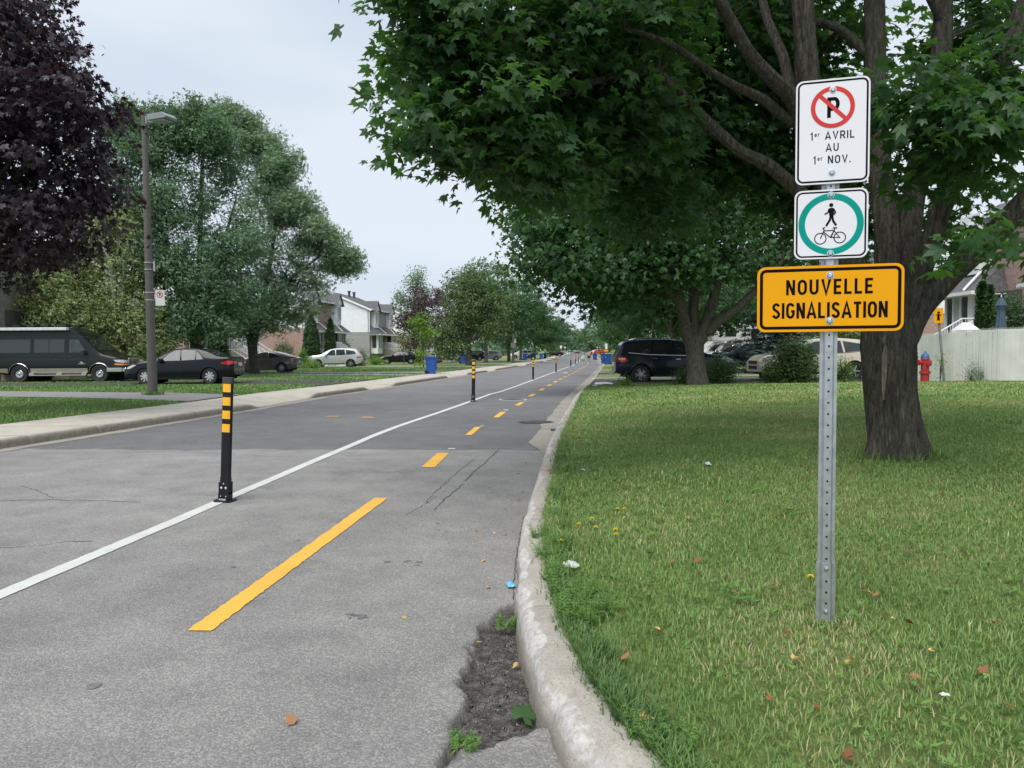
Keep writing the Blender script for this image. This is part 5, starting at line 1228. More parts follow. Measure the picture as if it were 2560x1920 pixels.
def text(name, s_, cx, cz, h, sx, stroke, material, parent, y, gap=.16, sup=None):
    """sup: set of indexes set small and raised"""
    sup = sup or (); w = 0; items = []
    for k, ch in enumerate(s_):
        gw, gl = glyph(ch, stroke / h if k not in sup else stroke * .8 / h)
        f = .60 if k in sup else 1.0
        items.append((w, gl, f, k in sup)); w += gw * sx * f + gap * (f if k + 1 in sup or k in sup else 1)
    w -= gap; lines = []
    for x0, gl, f, su in items:
        up = .42 if su else 0
        for ln in gl: lines.append((tuple(((x0 + a * sx * f - w / 2) * h + cx, (b_ * f + up) * h + cz) for a, b_ in ln), stroke * (.55 if su else 1.0)))
    return strokes(name, lines, stroke, material, parent, y)
def bolt(parent, x, z, y, r=.010):
    f = MB(); f.lathe([(r * 1.45, 0), (r * 1.45, -.0015), (r * 1.1, -.002), (r * 1.1, 0)], 20, (x, y, z), 'Y')
    f.lathe([(r * .92, -.002), (r * .92, -.0065), (r * .75, -.0078)], 6, (x, y, z), 'Y')
    return f.build('bolt', M_BOLT, parent)

# ---- the sign post in the foreground
sp_ = G(2064, 1556); SX, SY = P(2064, 1556, 3.40).x, 3.40
SZ0 = tz(SX, SY)
post_t = empty('sign_post', (SX, SY, SZ0), 0, 'galvanised post carrying no-parking, walk-and-cycle and yellow signs', 'road sign')
lean = P(2080, 260, 3.40).x - SX; Hs = P(2080, 190, 3.4).z - SZ0
post_t.rotation_euler = (0, math.atan2(lean, P(2080, 260, 3.4).z - SZ0), R(-16))
kS = sp_.y / 3.40   # the whole post stands where its foot meets the lawn, in proportion
Z = lambda py: P(2072, py, 3.39).z - SZ0
# U-channel: flanged hat section with punched holes
def u_channel(parent, z0, z1, y=0.0, sc=1.0, name='post'):
    prof = [(-.036, .010), (-.030, .002), (-.022, .002), (-.0165, .026), (-.0155, .031), (.0155, .031), (.0165, .026), (.022, .002), (.030, .002), (.036, .010)]
    # open side towards the road: base web carries the holes, faces -y
    prof = [(-.036, .022), (-.036, .016), (-.024, .016), (-.0155, .0), (.0155, .0), (.024, .016), (.036, .016), (.036, .022)]
    prof = [(a * sc, b_ * sc + y) for a, b_ in prof]
    back = [(a * (1 if abs(a) < .02 else .985), b_ + .0035) for a, b_ in prof[::-1]]
    mb = MB(); mb.prism(prof + back, z0, z1, 'Z'); return mb.build(name, M_GALV, parent, bevel=0)
pm = u_channel(post_t, -.25, Hs - .01)
# punched holes: recessed dark discs with a bright rim
hz = MB(); zz = .05
rim = MB()
while zz < Hs - .1:
    hz.lathe([(.0050, -.0006), (.0050, .002)], 12, (0, 0, zz), 'Y')
    n_ = 12; V = [((.0050 if q else .0064) * math.cos(6.2832 * k / n_), -.0004, zz + (.0050 if q else .0064) * math.sin(6.2832 * k / n_)) for q in (0, 1) for k in range(n_)]
    rim.add(V, [(k, (k + 1) % n_, n_ + (k + 1) % n_, n_ + k) for k in range(n_)]); zz += .050
zz = .05
while zz < Z(1425):
    if abs(zz - Z(1530)) > .03: hz.lathe([(.0052, -.0068), (.0052, -.004)], 12, (0, 0, zz), 'Y')
    zz += .050
hz.build('punched_holes', M_HOLE, post_t)['kind'] = 'stuff'; rim.build('hole_rims', M_BOLT, post_t)['kind'] = 'stuff'
sl = u_channel(post_t, -.2, Z(1410), -.006, 1.12, 'ground_sleeve')
for z_ in (Z(1423), Z(1530)): bolt(post_t, 0, z_, -.006, .008)
# panel 1: no parking
fy = -.010
p1 = plate('no_parking_sign', .300, .450, .030, M_SW, post_t, fy); cz1 = Z(328); p1.location = (0.002, 0, cz1)
ring_rr('border', .286, .436, .026, .008, M_SB, p1, fy - .0004)
ring('prohibition_ring', .089, .071, M_SR, p1, fy - .0014, 0, .103)
strokes('prohibition_bar', [[(-.053, .156), (.053, .050)]], .017, M_SR, p1, fy - .0011)
text('letter', 'P', .003, .058, .088, .86, .0150, M_SB, p1, fy - .0006)
text('lettering', '1er AVRIL', 0, -.034, .034, .92, .0050, M_SB, p1, fy - .0005, .22, (1, 2))
text('lettering', 'AU', 0, -.086, .034, .92, .0050, M_SB, p1, fy - .0005, .22)
text('lettering', '1er NOV.', 0, -.138, .034, .92, .0050, M_SB, p1, fy - .0005, .22, (1, 2))
bolt(p1, 0, .177, fy); bolt(p1, 0, -.178, fy)
# panel 2: walkers and cyclists
p2 = plate('walk_and_cycle_sign', .300, .300, .032, M_SW, post_t, fy); p2.location = (0, 0, Z(560))
ring_rr('border', .286, .286, .028, .007, M_SB, p2, fy - .0004)
ring('green_ring', .133, .106, M_SG, p2, fy - .0006)
man = MB()
def fan(mb, poly, y):
    mb.add([(a, y, b_) for a, b_ in poly], [tuple(range(len(poly)))])
# walker: head, torso, arms, legs
man.lathe([(.0085, -.0003), (.0085, .0003)], 18, (.001, fy - .0006, .082), 'Y')
fan(man, [(-.010, .066), (-.004, .070), (.008, .070), (.013, .066), (.011, .032), (-.006, .032)], fy - .0007)
o = man.build('walker_symbol', M_SB, p2)
strokes('walker_symbol', [([(-.008, .066), (-.012, .050), (-.026, .043)], .006), ([(.010, .066), (.0185, .050), (.012, .040)], .006), ([(.000, .034), (-.004, .018), (-.019, -.008)], .009), ([(.005, .036), (.009, .014), (.022, -.007)], .009)], .008, M_SB, p2, fy - .0009)
cyc = [(arc(-.042, -.062, .0235, .0235, 0, 360, 26), .0042), (arc(.037, -.060, .0235, .0235, 0, 360, 26), .0042),
       ([(-.042, -.062), (-.027, -.026), (-.030, -.016), (-.022, -.014)], .0042), ([(-.030, -.0285), (.014, -.028), (-.001, -.062 + .004), (-.030, -.0285 - .004)], .0042), ([(-.030, -.016), (-.033, -.020)], .0042),
       ([(.017, -.020), (.002, -.058), (.037, -.060), (.014, -.030)], .0038), ([(.008, -.0175), (.026, -.0175)], .0055)]
strokes('bicycle_symbol', cyc, .004, M_SB, p2, fy - .0006)
bolt(p2, 0, .126, fy); bolt(p2, 0, -.128, fy)
# panel 3: NOUVELLE SIGNALISATION
p3 = plate('new_signage_sign', .600, .290, .035, M_SY, post_t, fy); p3.location = (-.004, 0, Z(746))
ring_rr('border', .578, .268, .027, .0135, M_SB, p3, fy - .0004)
text('lettering', 'NOUVELLE', .0, .018, .067, .80, .0112, M_SB, p3, fy - .0005, .19)
text('lettering', 'SIGNALISATION', .0, -.086, .070, .70, .0112, M_SB, p3, fy - .0005, .145)
bolt(p3, .004, .100, fy, .0115); bolt(p3, .004, -.098, fy, .0115)

post_t.location = (SX * kS, SY * kS, CAMZ + (SZ0 - CAMZ) * kS); post_t.scale = (kS, kS, kS)

# ---- bollards along the cycle lane
M_BB = mat('bollard_black', (.010, .011, .013), .32, var=.2, scale=12, spec=.35)
M_BY = mat('reflective_amber', (.86, .44, .02), .4, var=.05, scale=8)
def make_bollard():
    t = empty('bollard')
    b = MB(); prof = [(.052 * math.cos(a) if abs(math.cos(a)) > .01 else 0, .030 * math.sin(a)) for a in [2 * math.pi * k / 28 for k in range(28)]]
    sq = [(math.copysign(abs(math.cos(a)) ** .75, math.cos(a)) * .050, math.copysign(abs(math.sin(a)) ** .75, math.sin(a)) * .028) for a in [2 * math.pi * k / 32 for k in range(32)]]
    b.prism(sq, .10, 1.185); b.build('post_tube', M_BB, t, smooth=True)
    c = MB(); c.prism([(x * 1.08, y * 1.12) for x, y in sq], 1.135, 1.195); c.build('top_cap', mat('cap_grey', (.045, .045, .048), .6), t, bevel=.003)
    for k in range(4):
        z1 = 1.136 - .0 - .128 * k - .002; bd = [(x * .99, y) for x, y in sq if abs(x) < .0405 and y < 0]
        m = MB(); xs = np.linspace(-.039, .039, 9)
        def yy(x): return -.028 * (1 - (abs(x) / .050) ** (1 / .75 * 2 / 1)) ** .375 if abs(x) < .05 else 0
        V = []
        for z_ in (z1 - .079, z1):
            for x in xs: V.append((x, -(.0285 * max(0, 1 - (abs(x) / .05) ** 2.667) ** .375) - .0022, z_))
        m.add(V, [(i, i + 1, i + 10, i + 9) for i in range(8)])
        V2 = [(x, -y, z_) for x, y, z_ in V]; m.add(V2, [(i, i + 1, i + 10, i + 9) for i in range(8)])
        m.build('reflective_band', M_BY, t)
    b = MB(); b.prism([(x * 1.07, y * 1.10) for x, y in sq], .09, .235); b.build('collar', M_BB, t, bevel=.002)
    h = MB(); h.box((0, -.036, .125), (.104, .006, .13)); h.box((0, .036, .125), (.104, .006, .13)); h.box((-.047, 0, .045), (.018, .07, .06)); h.box((.047, 0, .045), (.018, .07, .06)); h.box((0, 0, .040), (.07, .05, .05))
    h.build('hinge', M_BB, t, bevel=.003)
    bp = MB(); bp.prism(rrect(.17, .15, .015, 3), .004, .018); bp.build('base_plate', M_BB, t)
    pl = MB(); pl.box((0, -.052, .026), (.07, .02, .016)); pl.build('clamp_plate', M_GALV, t, bevel=.002)
    for x, z_, r in ((0, .176, .007), (-.022, .135, .012), (.022, .135, .012), (-.026, .055, .006), (.026, .055, .006)):
        m = MB(); m.lathe([(r, 0), (r, -.003), (r * .7, -.006), (0.001, -.007)], 12, (x, -.039, z_), 'Y'); m.build('bolt', M_BOLT, t, smooth='all')
    return t
bol = make_bollard()
names = ['nearest black bollard with four amber bands, beside the white line', 'second nearest black and amber bollard', 'third black and amber bollard along the white line', 'fourth black and amber bollard along the white line',
         'fifth black and amber bollard, left of the walking pair', 'sixth bollard, nearer of the close pair by the pedestrians', 'seventh bollard, next after the close pair', 'farthest black and amber bollard, beside the walking women']
bxy = [(555, 1249, 7.24), (1182, 1002, 21.9), (1332.5, 949, 40), (1390, 930, 55.5), (1427, 917, 74), (1439, 911, 87), (1446, 905, 109), (1450.5, 902, 131)]
_kids = None
for k, (px, py, Y) in enumerate(bxy):
    o = bol if k == 0 else copy_tree(bol)
    x = XatY(px, Y); o.location = (x, Y, float(roadz(Y)) + .002); o['label'] = names[k]; o['category'] = 'bollard'; o['group'] = 'black and amber bollards along the cycle lane'
    o.scale = (1, 1, .985 if k == 0 else 1)
    o.rotation_euler = (0, R([2.9, 1.4, .5, .3, 0, .4, 0, 0][k]), R(-8 if k < 4 else -5))

# ---- street lamp with its own no-parking sign
M_LAMPP = mat('aggregate_concrete_pole', (.115, .108, .10), .9, var=.45, scale=60, bump=.5, bscale=80, bdist=.005, detail=3)
M_LUM = mat('luminaire_grey', (.22, .26, .255), .5, var=.06)
lb = G(382, 988); lx_, ly_ = lb.x, lb.y; lz_ = tz(lx_, ly_)
lamp = empty('street_lamp', (lx_, ly_, lz_), 0, 'tall speckled concrete lamp post with a flat box luminaire, left verge', 'street lamp')
lamp.rotation_euler = (0, R(-.25), 0)
Hl = P(362, 278, ly_).z - lz_
kk = ly_ / 1923
MB().tube([(0, 0, -.3), (0, 0, Hl * .5), (0, 0, Hl)], [12.0 * kk, 9.0 * kk, 6.2 * kk], 20).build('pole', M_LAMPP, lamp, smooth=True)
zl = P(400, 303, ly_).z - lz_
a_ = MB(); a_.box((.22, 0, zl), (.34, .07, .10)); a_.box((.085, 0, zl + .02), (.05, .16, .22)); a_.build('arm', M_LUM, lamp, bevel=.01)
l_ = MB(); l_.prism([(.34, zl + .10), (1.02 - .10, zl + .10), (1.06, zl - .02), (1.03, zl - .07), (.36, zl - .07)], -.22, .22, 'Y'); ob = l_.build('luminaire', M_LUM, lamp, bevel=.012); ob.rotation_euler = (0, 0, R(-22)); ob.location = (.0, -.02, 0)
g_ = MB(); g_.box((.68, 0, zl - .09), (.52, .34, .03), rot=Matrix.Rotation(R(2), 3, 'Y')); g2 = g_.build('lens', mat('lamp_lens', (.35, .37, .36), .2), ob)
zs = P(400, 745, ly_).z - lz_; M_STRAP = mat('steel_strap', (.6, .6, .6), .4, metal=.6)
for z_ in (zs + .16, zs - .06, zs + 1.03, zs + .83):
    MB().lathe([(10.6 * kk, z_ - .012), (10.6 * kk, z_ + .012)], 20).build('strap', M_STRAP, lamp)
for z_ in (zs + .93,): MB().box((.16, 0, z_), (.03, .05, .30)).build('bracket', M_STRAP, lamp)
def small_np(parent, x, z, y, w=.30, h=.46, nm='no_parking_sign'):
    p = plate(nm, w, h, .02, M_SW, parent, 0); p.location = (x, y, z)
    ring('prohibition_ring', .105 * w / .3, .080 * w / .3, M_SR, p, -.004, 0, h * .22); text('letter', 'P', .003, h * .22 - .055 * w / .3, .11 * w / .3, .9, .022 * w / .3, M_SB, p, -.002)
    strokes('prohibition_bar', [[(-.062 * w / .3, h * .22 + .062 * w / .3), (.062 * w / .3, h * .22 - .062 * w / .3)]], .020 * w / .3, M_SR, p, -.003)
    return p
small_np(lamp, .31, zs, -.02, .27, .45); MB().box((.19, .01, zs), (.12, .02, .06)).build('bracket', M_STRAP, lamp)

# ---- far street signs and posts
M_POLE = mat('weathered_pole', (.16, .15, .135), .9, var=.25, scale=8, bump=.3)
def far_sign(label, px, Y, ytop, panels, r=.05, cat='road sign', base=None, material=None, name='sign_post'):
    x = XatY(px, Y); z = tz(x, Y); t = empty(name, (x, Y, z), 0, label, cat); h = P(px, ytop, Y).z - z
    MB().tube([(0, 0, -.1), (0, 0, h)], [r, r * .85], 8).build('post', material or M_GALV, t)
    for (p0, p1, y0, y1, mt, nm) in panels:
        a, b_ = P(p0, y0, Y), P(p1, y1, Y); w, hh = b_.x - a.x, a.z - b_.z
        if nm == 'no_parking_sign': small_np(t, (a.x + b_.x) / 2 - x, (a.z + b_.z) / 2 - z, -r - .02, w, hh)
        else:
            p = plate(nm, w, hh, min(w, hh) * .1, mt, t, 0); p.location = ((a.x + b_.x) / 2 - x, -r - .02, (a.z + b_.z) / 2 - z)
    return t
far_sign('brown wooden pole with a small no-parking sign and a grey panel, left verge', 1283, 97, 834, [(1285, 1290.5, 847, 857, M_SW, 'no_parking_sign'), (1277, 1289, 857, 870, mat('sign_back_grey', (.34, .36, .36), .5, metal=.4), 'back_panel')], .16, 'pole', material=M_POLE, name='utility_pole')
far_sign('brown pole with a small no-parking sign behind the dark SUV', 1576, 62, 826, [(1562, 1571.5, 835, 849, M_SW, 'no_parking_sign')], .10, 'pole', material=M_POLE, name='utility_pole')
far_sign('thin sign post at the far end of the left row', 1366, 150, 858, [(1364.5, 1367.5, 858, 863, M_SW, 'panel')], .04)
far_sign('thin far post with a pale triangular sign, left side', 1402.5, 200, 864, [(1400, 1405, 864, 871, M_SW, 'panel')], .05)
far_sign('small far sign left of the distant cars', 1412.5, 240, 867, [(1411, 1414, 867, 871, M_SW, 'panel')], .05)
far_sign('thin far post in front of the red car', 1492.5, 160, 867, [(1491.5, 1494, 867, 870, M_SW, 'panel')], .05)
far_sign('far sign post with a white sign over a yellow sign, right verge', 1515.5, 125, 858, [(1512.5, 1518.5, 859, 872, M_SW, 'white_panel'), (1510.5, 1520.5, 874, 879, M_SY, 'yellow_panel')], .05)
far_sign('far white-topped post left of the red car', 1483, 175, 875, [(1481, 1485, 875, 881, M_SW, 'panel')], .05)

# ---- hydrant and its sign
M_HR = mat('hydrant_red', (.34, .025, .025), .45, var=.18, scale=12); M_HB = mat('hydrant_blue', (.03, .10, .28), .5, var=.12, scale=12)
hx = XatY(2313, 24.2); hy = 24.2
hyd = empty('fire_hydrant', (hx, hy, tz(hx, hy)), R(10), 'red fire hydrant with a blue cap in front of the white fence', 'hydrant')
k_ = 1.0
MB().lathe([(.125, 0), (.125, .28), (.12, .28), (.12, .70), (.135, .71), (.135, .74), (.12, .76)], 24).build('barrel', M_HR, hyd, smooth=True)
MB().lathe([(.165, .27), (.165, .33), (.15, .335), (.15, .34)], 24).build('flange', M_HR, hyd, smooth=True)
MB().lathe([(.128, .76), (.125, .80), (.105, .86), (.06, .905), (.03, .92), (.028, .96), (.022, .97)], 24).build('bonnet', M_HB, hyd, smooth=True)
m = MB(); m.lathe([(.065, -.10), (.065, -.20), (.085, -.20), (.085, -.245), (.03, -.25), (.03, -.275)], 16, (0, 0, .62), 'X'); m.build('hose_outlet', M_HR, hyd, smooth=True)
m = MB(); m.lathe([(.05, .10), (.05, .165), (.065, .165), (.065, .195), (.025, .20), (.025, .22)], 16, (0, 0, .62), 'X'); m.build('hose_outlet', M_HR, hyd, smooth=True)
m = MB(); m.lathe([(.06, -.10), (.06, -.17), (.08, -.17), (.08, -.205), (.025, -.21), (.025, -.23)], 16, (0, 0, .58), 'Y'); m.build('pumper_outlet', M_HR, hyd, smooth=True)
for a in range(6):
    m = MB(); m.lathe([(.012, .33), (.012, .355)], 6, (.145 * math.cos(a * 1.047), .145 * math.sin(a * 1.047), 0)); m.build('bolt', M_HR, hyd)
q0 = P(2362, 945, 25.0); hs = empty('hydrant_sign', (q0.x, 25.0, tz(q0.x, 25)), 0, 'small yellow hydrant marker box on a leaning grey post by the fence', 'sign')
q1 = P(2346, 772, 25.0) - Vector(hs.location); hh = q1.z
sh_ = q1.x / hh
ch = MB(); ch.add([(-.035, 0, -.1), (.035, 0, -.1), (.035, .03, -.1), (-.035, .03, -.1), (-.035 + q1.x, 0, hh * .98), (.035 + q1.x, 0, hh * .98), (.035 + q1.x, .03, hh * .98), (-.035 + q1.x, .03, hh * .98)], [(0, 1, 2, 3), (4, 5, 6, 7), (0, 1, 5, 4), (1, 2, 6, 5), (2, 3, 7, 6), (3, 0, 4, 7)]); ch.build('post', mat('galv_dull', (.22, .25, .26), .6, metal=.4), hs)
bw, bh = 24 * 25 / 1923, 37 * 25 / 1923
bx_ = MB(); bx_.prism(rrect(bw * .86, bh, .03, 4), -.06, .10, 'Y'); box_ = bx_.build('marker_box', mat('box_cream', (.60, .58, .50), .6), hs); box_.location = (q1.x, 0, hh - bh / 2 + .02); box_.rotation_euler = (0, 0, R(-22))
pf = plate('yellow_face', bw * .86, bh, .03, M_SY, box_, -.066, .004)
hyp = MB(); fyq = -.0675
fan(hyp, [(-.04, -.14), (.04, -.14), (.035, .06), (-.035, .06)], fyq); fan(hyp, [(-.05, .07), (.05, .07), (.03, .12), (0, .135), (-.03, .12)], fyq); fan(hyp, [(-.085, .0), (-.04, .0), (-.04, .03), (-.085, .03)], fyq); fan(hyp, [(.04, .0), (.085, .0), (.085, .03), (.04, .03)], fyq); fan(hyp, [(-.055, -.16), (.055, -.16), (.055, -.143), (-.055, -.143)], fyq)
hyp.build('hydrant_symbol', M_SB, box_)

# ---- white slatted chain-link fence
M_SLAT = mat('fence_slat_white', (.82, .83, .80), .6, var=.10, scale=2.5); M_WIRE = mat('fence_wire_white', (.74, .75, .72), .5, var=.05)
fc = [P(2296, 880, 26.8), P(2350, 880, 25.6), P(2430, 880, 24.3), P(2500, 880, 23.3), P(2600, 880, 22.3), P(2760, 880, 21.0)]
fx = [p.x for p in fc]; fyv = [p.y for p in fc]
s_ = np.concatenate([[0], np.cumsum(np.hypot(np.diff(fx), np.diff(fyv)))])
def fpt(s): return float(np.interp(s, s_, fx)), float(np.interp(s, s_, fyv))
fence = empty('fence', (fx[0], fyv[0], tz(fx[0], fyv[0])), 0, 'long white chain-link fence filled with white slats behind the hydrant', 'fence'); F0 = Vector(fence.location)
def fH(s): return 1.62 + .08 * math.sin(s * .9) * .3
def flocal(s, off=0):
    x, y = fpt(s); a, b_ = fpt(min(s + .05, s_[-1])), fpt(max(0, s - .05)); d = Vector((a[0] - b_[0], a[1] - b_[1])).normalized(); nn = Vector((d.y, -d.x))
    bow = .05 * math.sin(s * 1.3)
    return Vector((x + nn.x * (off + bow), y + nn.y * (off + bow), tz(x, y))) - F0, d, nn
mb = MB(); s = 0.02
while s < s_[-1]:
    p, d, nn = flocal(s, random.uniform(-.004, .004)); w = .0565; tl = random.uniform(-.004, .004); zt = fH(s) - .05 + random.uniform(-.01, .01)
    dd = Vector((d.x, d.y, 0)) * w / 2; ez = Vector((0, 0, 1)); nv = Vector((nn.x, nn.y, 0))
    mb.add([p - dd + ez * .03, p + dd + ez * .03, p + nv * .006 + dd * .2 + ez * .03, p - dd + ez * zt + nv * tl, p + dd + ez * zt + nv * tl, p + nv * (.006 + tl) + dd * .2 + ez * zt], [(0, 2, 5, 3), (2, 1, 4, 5)])
    s += .058
mb.build('slats', M_SLAT, fence)['kind'] = 'stuff'
mb = MB(); s = -1.6
while s < s_[-1]:
    for sg in (1, -1):
        pts = []
        for k in range(9):
            q = s + (k / 8) * 1.58 if sg > 0 else s + 1.58 - (k / 8) * 1.58
            if q < 0 or q > s_[-1]: continue
            p, d, nn = flocal(q, .014); pts.append(p + Vector((0, 0, .03 + k / 8 * (fH(q) - .02))))
        if len(pts) > 1: mb.tube(pts, .0032, 3, cap=False)
    s += .075
s = .0
while s < s_[-1]:
    p, d, nn = flocal(s, .01); b0 = p + Vector((0, 0, fH(s) - .03)); mb.tube([b0, b0 + Vector((d.x * .02, d.y * .02, .055))], .005, 3, cap=False); s += .075
mb.build('wire_mesh', M_WIRE, fence)['kind'] = 'stuff'
rl = MB(); rl.tube([flocal(q, -.02)[0] + Vector((0, 0, fH(q) - .06)) for q in np.linspace(0, s_[-1], 24)], .022, 8); rl.build('top_rail', M_WIRE, fence)
for q in np.arange(0, s_[-1], 2.4):
    p, d, nn = flocal(q, -.05); MB().tube([p + Vector((0, 0, -.1)), p + Vector((0, 0, fH(q) + .02))], .03, 8).build('fence_post', M_WIRE, fence)

# ---- closed parasol and tent roof beyond the fence
ux, uy = XatY(2500, 25.8), 25.8; zt = P(2500, 738, 25.8).z; uz = tz(ux, uy)
um = empty('parasol', (ux, uy, uz), 0, 'closed slate-blue garden parasol standing behind the white fence', 'parasol'); h = zt - uz; um.scale = (.72, .72, 1)
MB().tube([(0, 0, 0), (0, 0, h - .05)], .022, 8).build('pole', M_GALV, um); MB().lathe([(.012, h - .1), (.03, h - .05), (.02, h), (.005, h + .03)], 10).build('finial', M_SW, um)
M_CANV = mat('canopy_slate_blue', (.055, .085, .13), .85, var=.2, scale=10)
V = []; nr, na = 16, 40
for i in range(nr):
    q = i / (nr - 1); z_ = h - .06 - q * 1.25; r0 = .03 + .20 * min(1, q * 1.15) ** .8 - .03 * max(0, q - .8)
    if q < .28: r0 = .03 + .17 * (q / .28)
    for k in range(na):
        a = 2 * math.pi * k / na; V.append(((r0 + .035 * q ** .5 * math.cos(a * 8)) * math.cos(a), (r0 + .035 * q ** .5 * math.cos(a * 8)) * math.sin(a), z_))
mesh_np('canopy', V, [(i * na + k, i * na + (k + 1) % na, (i + 1) * na + (k + 1) % na, (i + 1) * na + k) for i in range(nr - 1) for k in range(na)], M_CANV, um, True)
V = []
for i in range(3):
    q = i / 2; r0 = .05 + .19 * q
    for k in range(na): a = 2 * math.pi * k / na; V.append(((r0 + .03 * q * math.cos(a * 8)) * math.cos(a), (r0 + .03 * q * math.cos(a * 8)) * math.sin(a), h - .05 - .30 * q))
mesh_np('top_vent', V, [(i * na + k, i * na + (k + 1) % na, (i + 1) * na + (k + 1) % na, (i + 1) * na + k) for i in range(2) for k in range(na)], M_CANV, um, True)
tx_, ty_ = XatY(2412, 27.6), 27.6; zt = P(2412, 806, ty_).z; ze = P(2400, 826, ty_).z; g0 = tz(tx_, ty_)
tn = empty('gazebo', (tx_, ty_, g0), 0, 'white peaked tent roof showing just above the fence', 'tent')
w2 = .34; MB().add([(-w2, -w2, ze - g0), (w2, -w2, ze - g0), (w2, w2, ze - g0), (-w2, w2, ze - g0), (-.12, 0, zt - g0), (.16, 0, zt - g0)], [(0, 1, 5, 4), (1, 2, 5), (2, 3, 4, 5), (3, 0, 4)]).build('roof', mat('tent_white', (.66, .68, .72), .7), tn)
for a, b_ in ((-1, -1), (1, -1), (1, 1), (-1, 1)): MB().tube([(a * w2 * .97, b_ * w2 * .97, 0), (a * w2 * .97, b_ * w2 * .97, ze - g0)], .02, 6).build('pole', M_GALV, tn)

# ---- recycling bins
M_BIN = mat('bin_blue', (.018, .085, .36), .45, var=.08, scale=5); M_BLID = mat('bin_lid_blue', (.012, .06, .25), .45, var=.08); M_TYRE = mat('rubber', (.012, .012, .013), .8, var=.2)
def make_bin(lid_open=0.0, lidmat=None):
    t = empty('recycling_bin')
    b = MB(); sec = [(.0, .44, .50), (.15, .47, .53), (.80, .56, .64), (.96, .60, .70), (.965, .66, .76), (1.02, .66, .76)]
    pr = []
    for z_, w, d in sec: pr += [(x, y, z_) for x, y in rrect(w, d, .05, 3)]
    n_ = 16; b.add(pr, [(i * n_ + k, i * n_ + (k + 1) % n_, (i + 1) * n_ + (k + 1) % n_, (i + 1) * n_ + k) for i in range(len(sec) - 1) for k in range(n_)] + [tuple(range(n_))])
    b.box((-.10, -.31, .50), (.02, .03, .55)); b.box((.10, -.31, .50), (.02, .03, .55))
    b.build('body', M_BIN, t, smooth=True)
    l_ = MB(); l_.prism(rrect(.68, .80, .07, 4), 1.02, 1.045); l_.prism(rrect(.58, .66, .07, 4), 1.045, 1.075); l_.box((0, .43, 1.03), (.50, .06, .04))
    lo = l_.build('lid', lidmat or M_BLID, t, bevel=.008)
    for s in (-1, 1):
        w = MB(); w.lathe([(.02, -.03), (.11, -.028), (.125, -.015), (.125, .015), (.11, .028), (.02, .03)], 18, (s * .27, .26, .125), 'X'); w.build('wheel', M_TYRE, t, smooth=True)
    st = MB(); st.box((.16, -.315, .70), (.10, .006, .07)); st.build('sticker', M_SW, t)
    return t
bn = make_bin(); bn2 = make_bin(lidmat=mat('bin_lid_teal', (.02, .22, .20), .45))
spots = [(1078, 934, 47, 0, 'nearest blue recycling bin on the left, beside the lime sapling', 90, bn), (1158, 910, 84, 0, 'second blue bin on the left, against the leaning tree trunk', 80, bn), (1313, 902, 122, 0, 'first of four far blue bins by the left kerb', 75, bn), (1333, 900, 131, 0, 'second of four far blue bins by the left kerb', 80, bn),
         (1353, 897, 140, 0, 'third of four far blue bins, palest blue, by the left kerb', 85, bn), (1363, 894, 152, 0, 'last and darkest of four far blue bins by the left kerb', 85, bn),
         (1520, 913, 78, 1, 'large blue bin with a teal lid right of the cycle lane', -75, bn2), (1511, 908, 82.5, 1, 'blue bin half hidden behind the teal-lidded one', -70, bn), (1487, 897, 140, 1, 'lone blue bin at the kerb beside the walking women', -80, bn)]
used = set()
for px, py, Y, sd, lab, rz, src in spots:
    o = src if id(src) not in used else copy_tree(src); used.add(id(src))
    x = XatY(px, Y); o.location = (x, Y, tz(x, Y)); o.rotation_euler = (0, 0, R(rz)); tag(o, lab, 'recycling bin', 'blue recycling bins put out along the street')

# ---- litter, fallen leaves, flowers
def crumple(name, label, px, py, w, l_, h, material, cat='litter', rz=0, n_=10, side=None):
    c = G(px, py); V = []; 
    for i in range(n_):
        for j in range(n_):
            u, v = i / (n_ - 1) - .5, j / (n_ - 1) - .5; q = fbm(np.array([u * 5 + px]), np.array([v * 5 + py]), 3, 3)[0]
            r = 1 - .25 * vnoise(np.array([i * .9]), np.array([j * .7 + px]), 4)[0]
            V.append((u * w * r, v * l_ * r, .004 + h * q * (1 - (2 * max(abs(u), abs(v))) ** 3 * .7)))
    o = mesh_np(name, V, [(i * n_ + j, i * n_ + j + 1, (i + 1) * n_ + j + 1, (i + 1) * n_ + j) for i in range(n_ - 1) for j in range(n_ - 1)], material, None, True)
    o.location = (c.x, c.y, c.z + .004); o.rotation_euler = (0, 0, R(rz)); return tag(o, label, cat)
M_PLW = mat('litter_white', (.66, .64, .66), .6, var=.1)
crumple('plastic_bag', 'crumpled white plastic sheet on the grass behind the kerb, near the dark SUV', 1510, 962, .75, .6, .16, M_PLW, 'plastic bag')
crumple('paper', 'small scrap of white paper left of the white plastic sheet', 1487, 965, .22, .25, .06, M_PLW)
crumple('face_mask', 'pale blue crumpled face mask against the kerb above the broken asphalt', 1277, 1468, .055, .085, .04, mat('mask_blue', (.16, .42, .62), .7, var=.3, scale=40), 'face mask', 12)
crumple('plastic_cup', 'crushed clear plastic cup in the grass by the kerb', 1428, 1420, .07, .11, .05, mat('clear_plastic', (.55, .60, .58), .15, var=.15, scale=30), 'litter', 30)
crumple('paper', 'white paper scrap in the grass midway to the forked maple', 1770, 1163, .05, .11, .05, M_PLW, 'paper')
crumple('paper', 'tiny pale blue scrap in the lawn right of the kerb', 1458, 1177, .05, .03, .02, mat('litter_blue', (.3, .5, .65), .7))
crumple('paper', 'small white scraps lying on the cycle lane', 1413, 933, .35, .25, .06, M_PLW)
crumple('paper', 'shredded white scrap in the dry grass, lower right', 2362, 1743, .035, .02, .012, M_PLW)
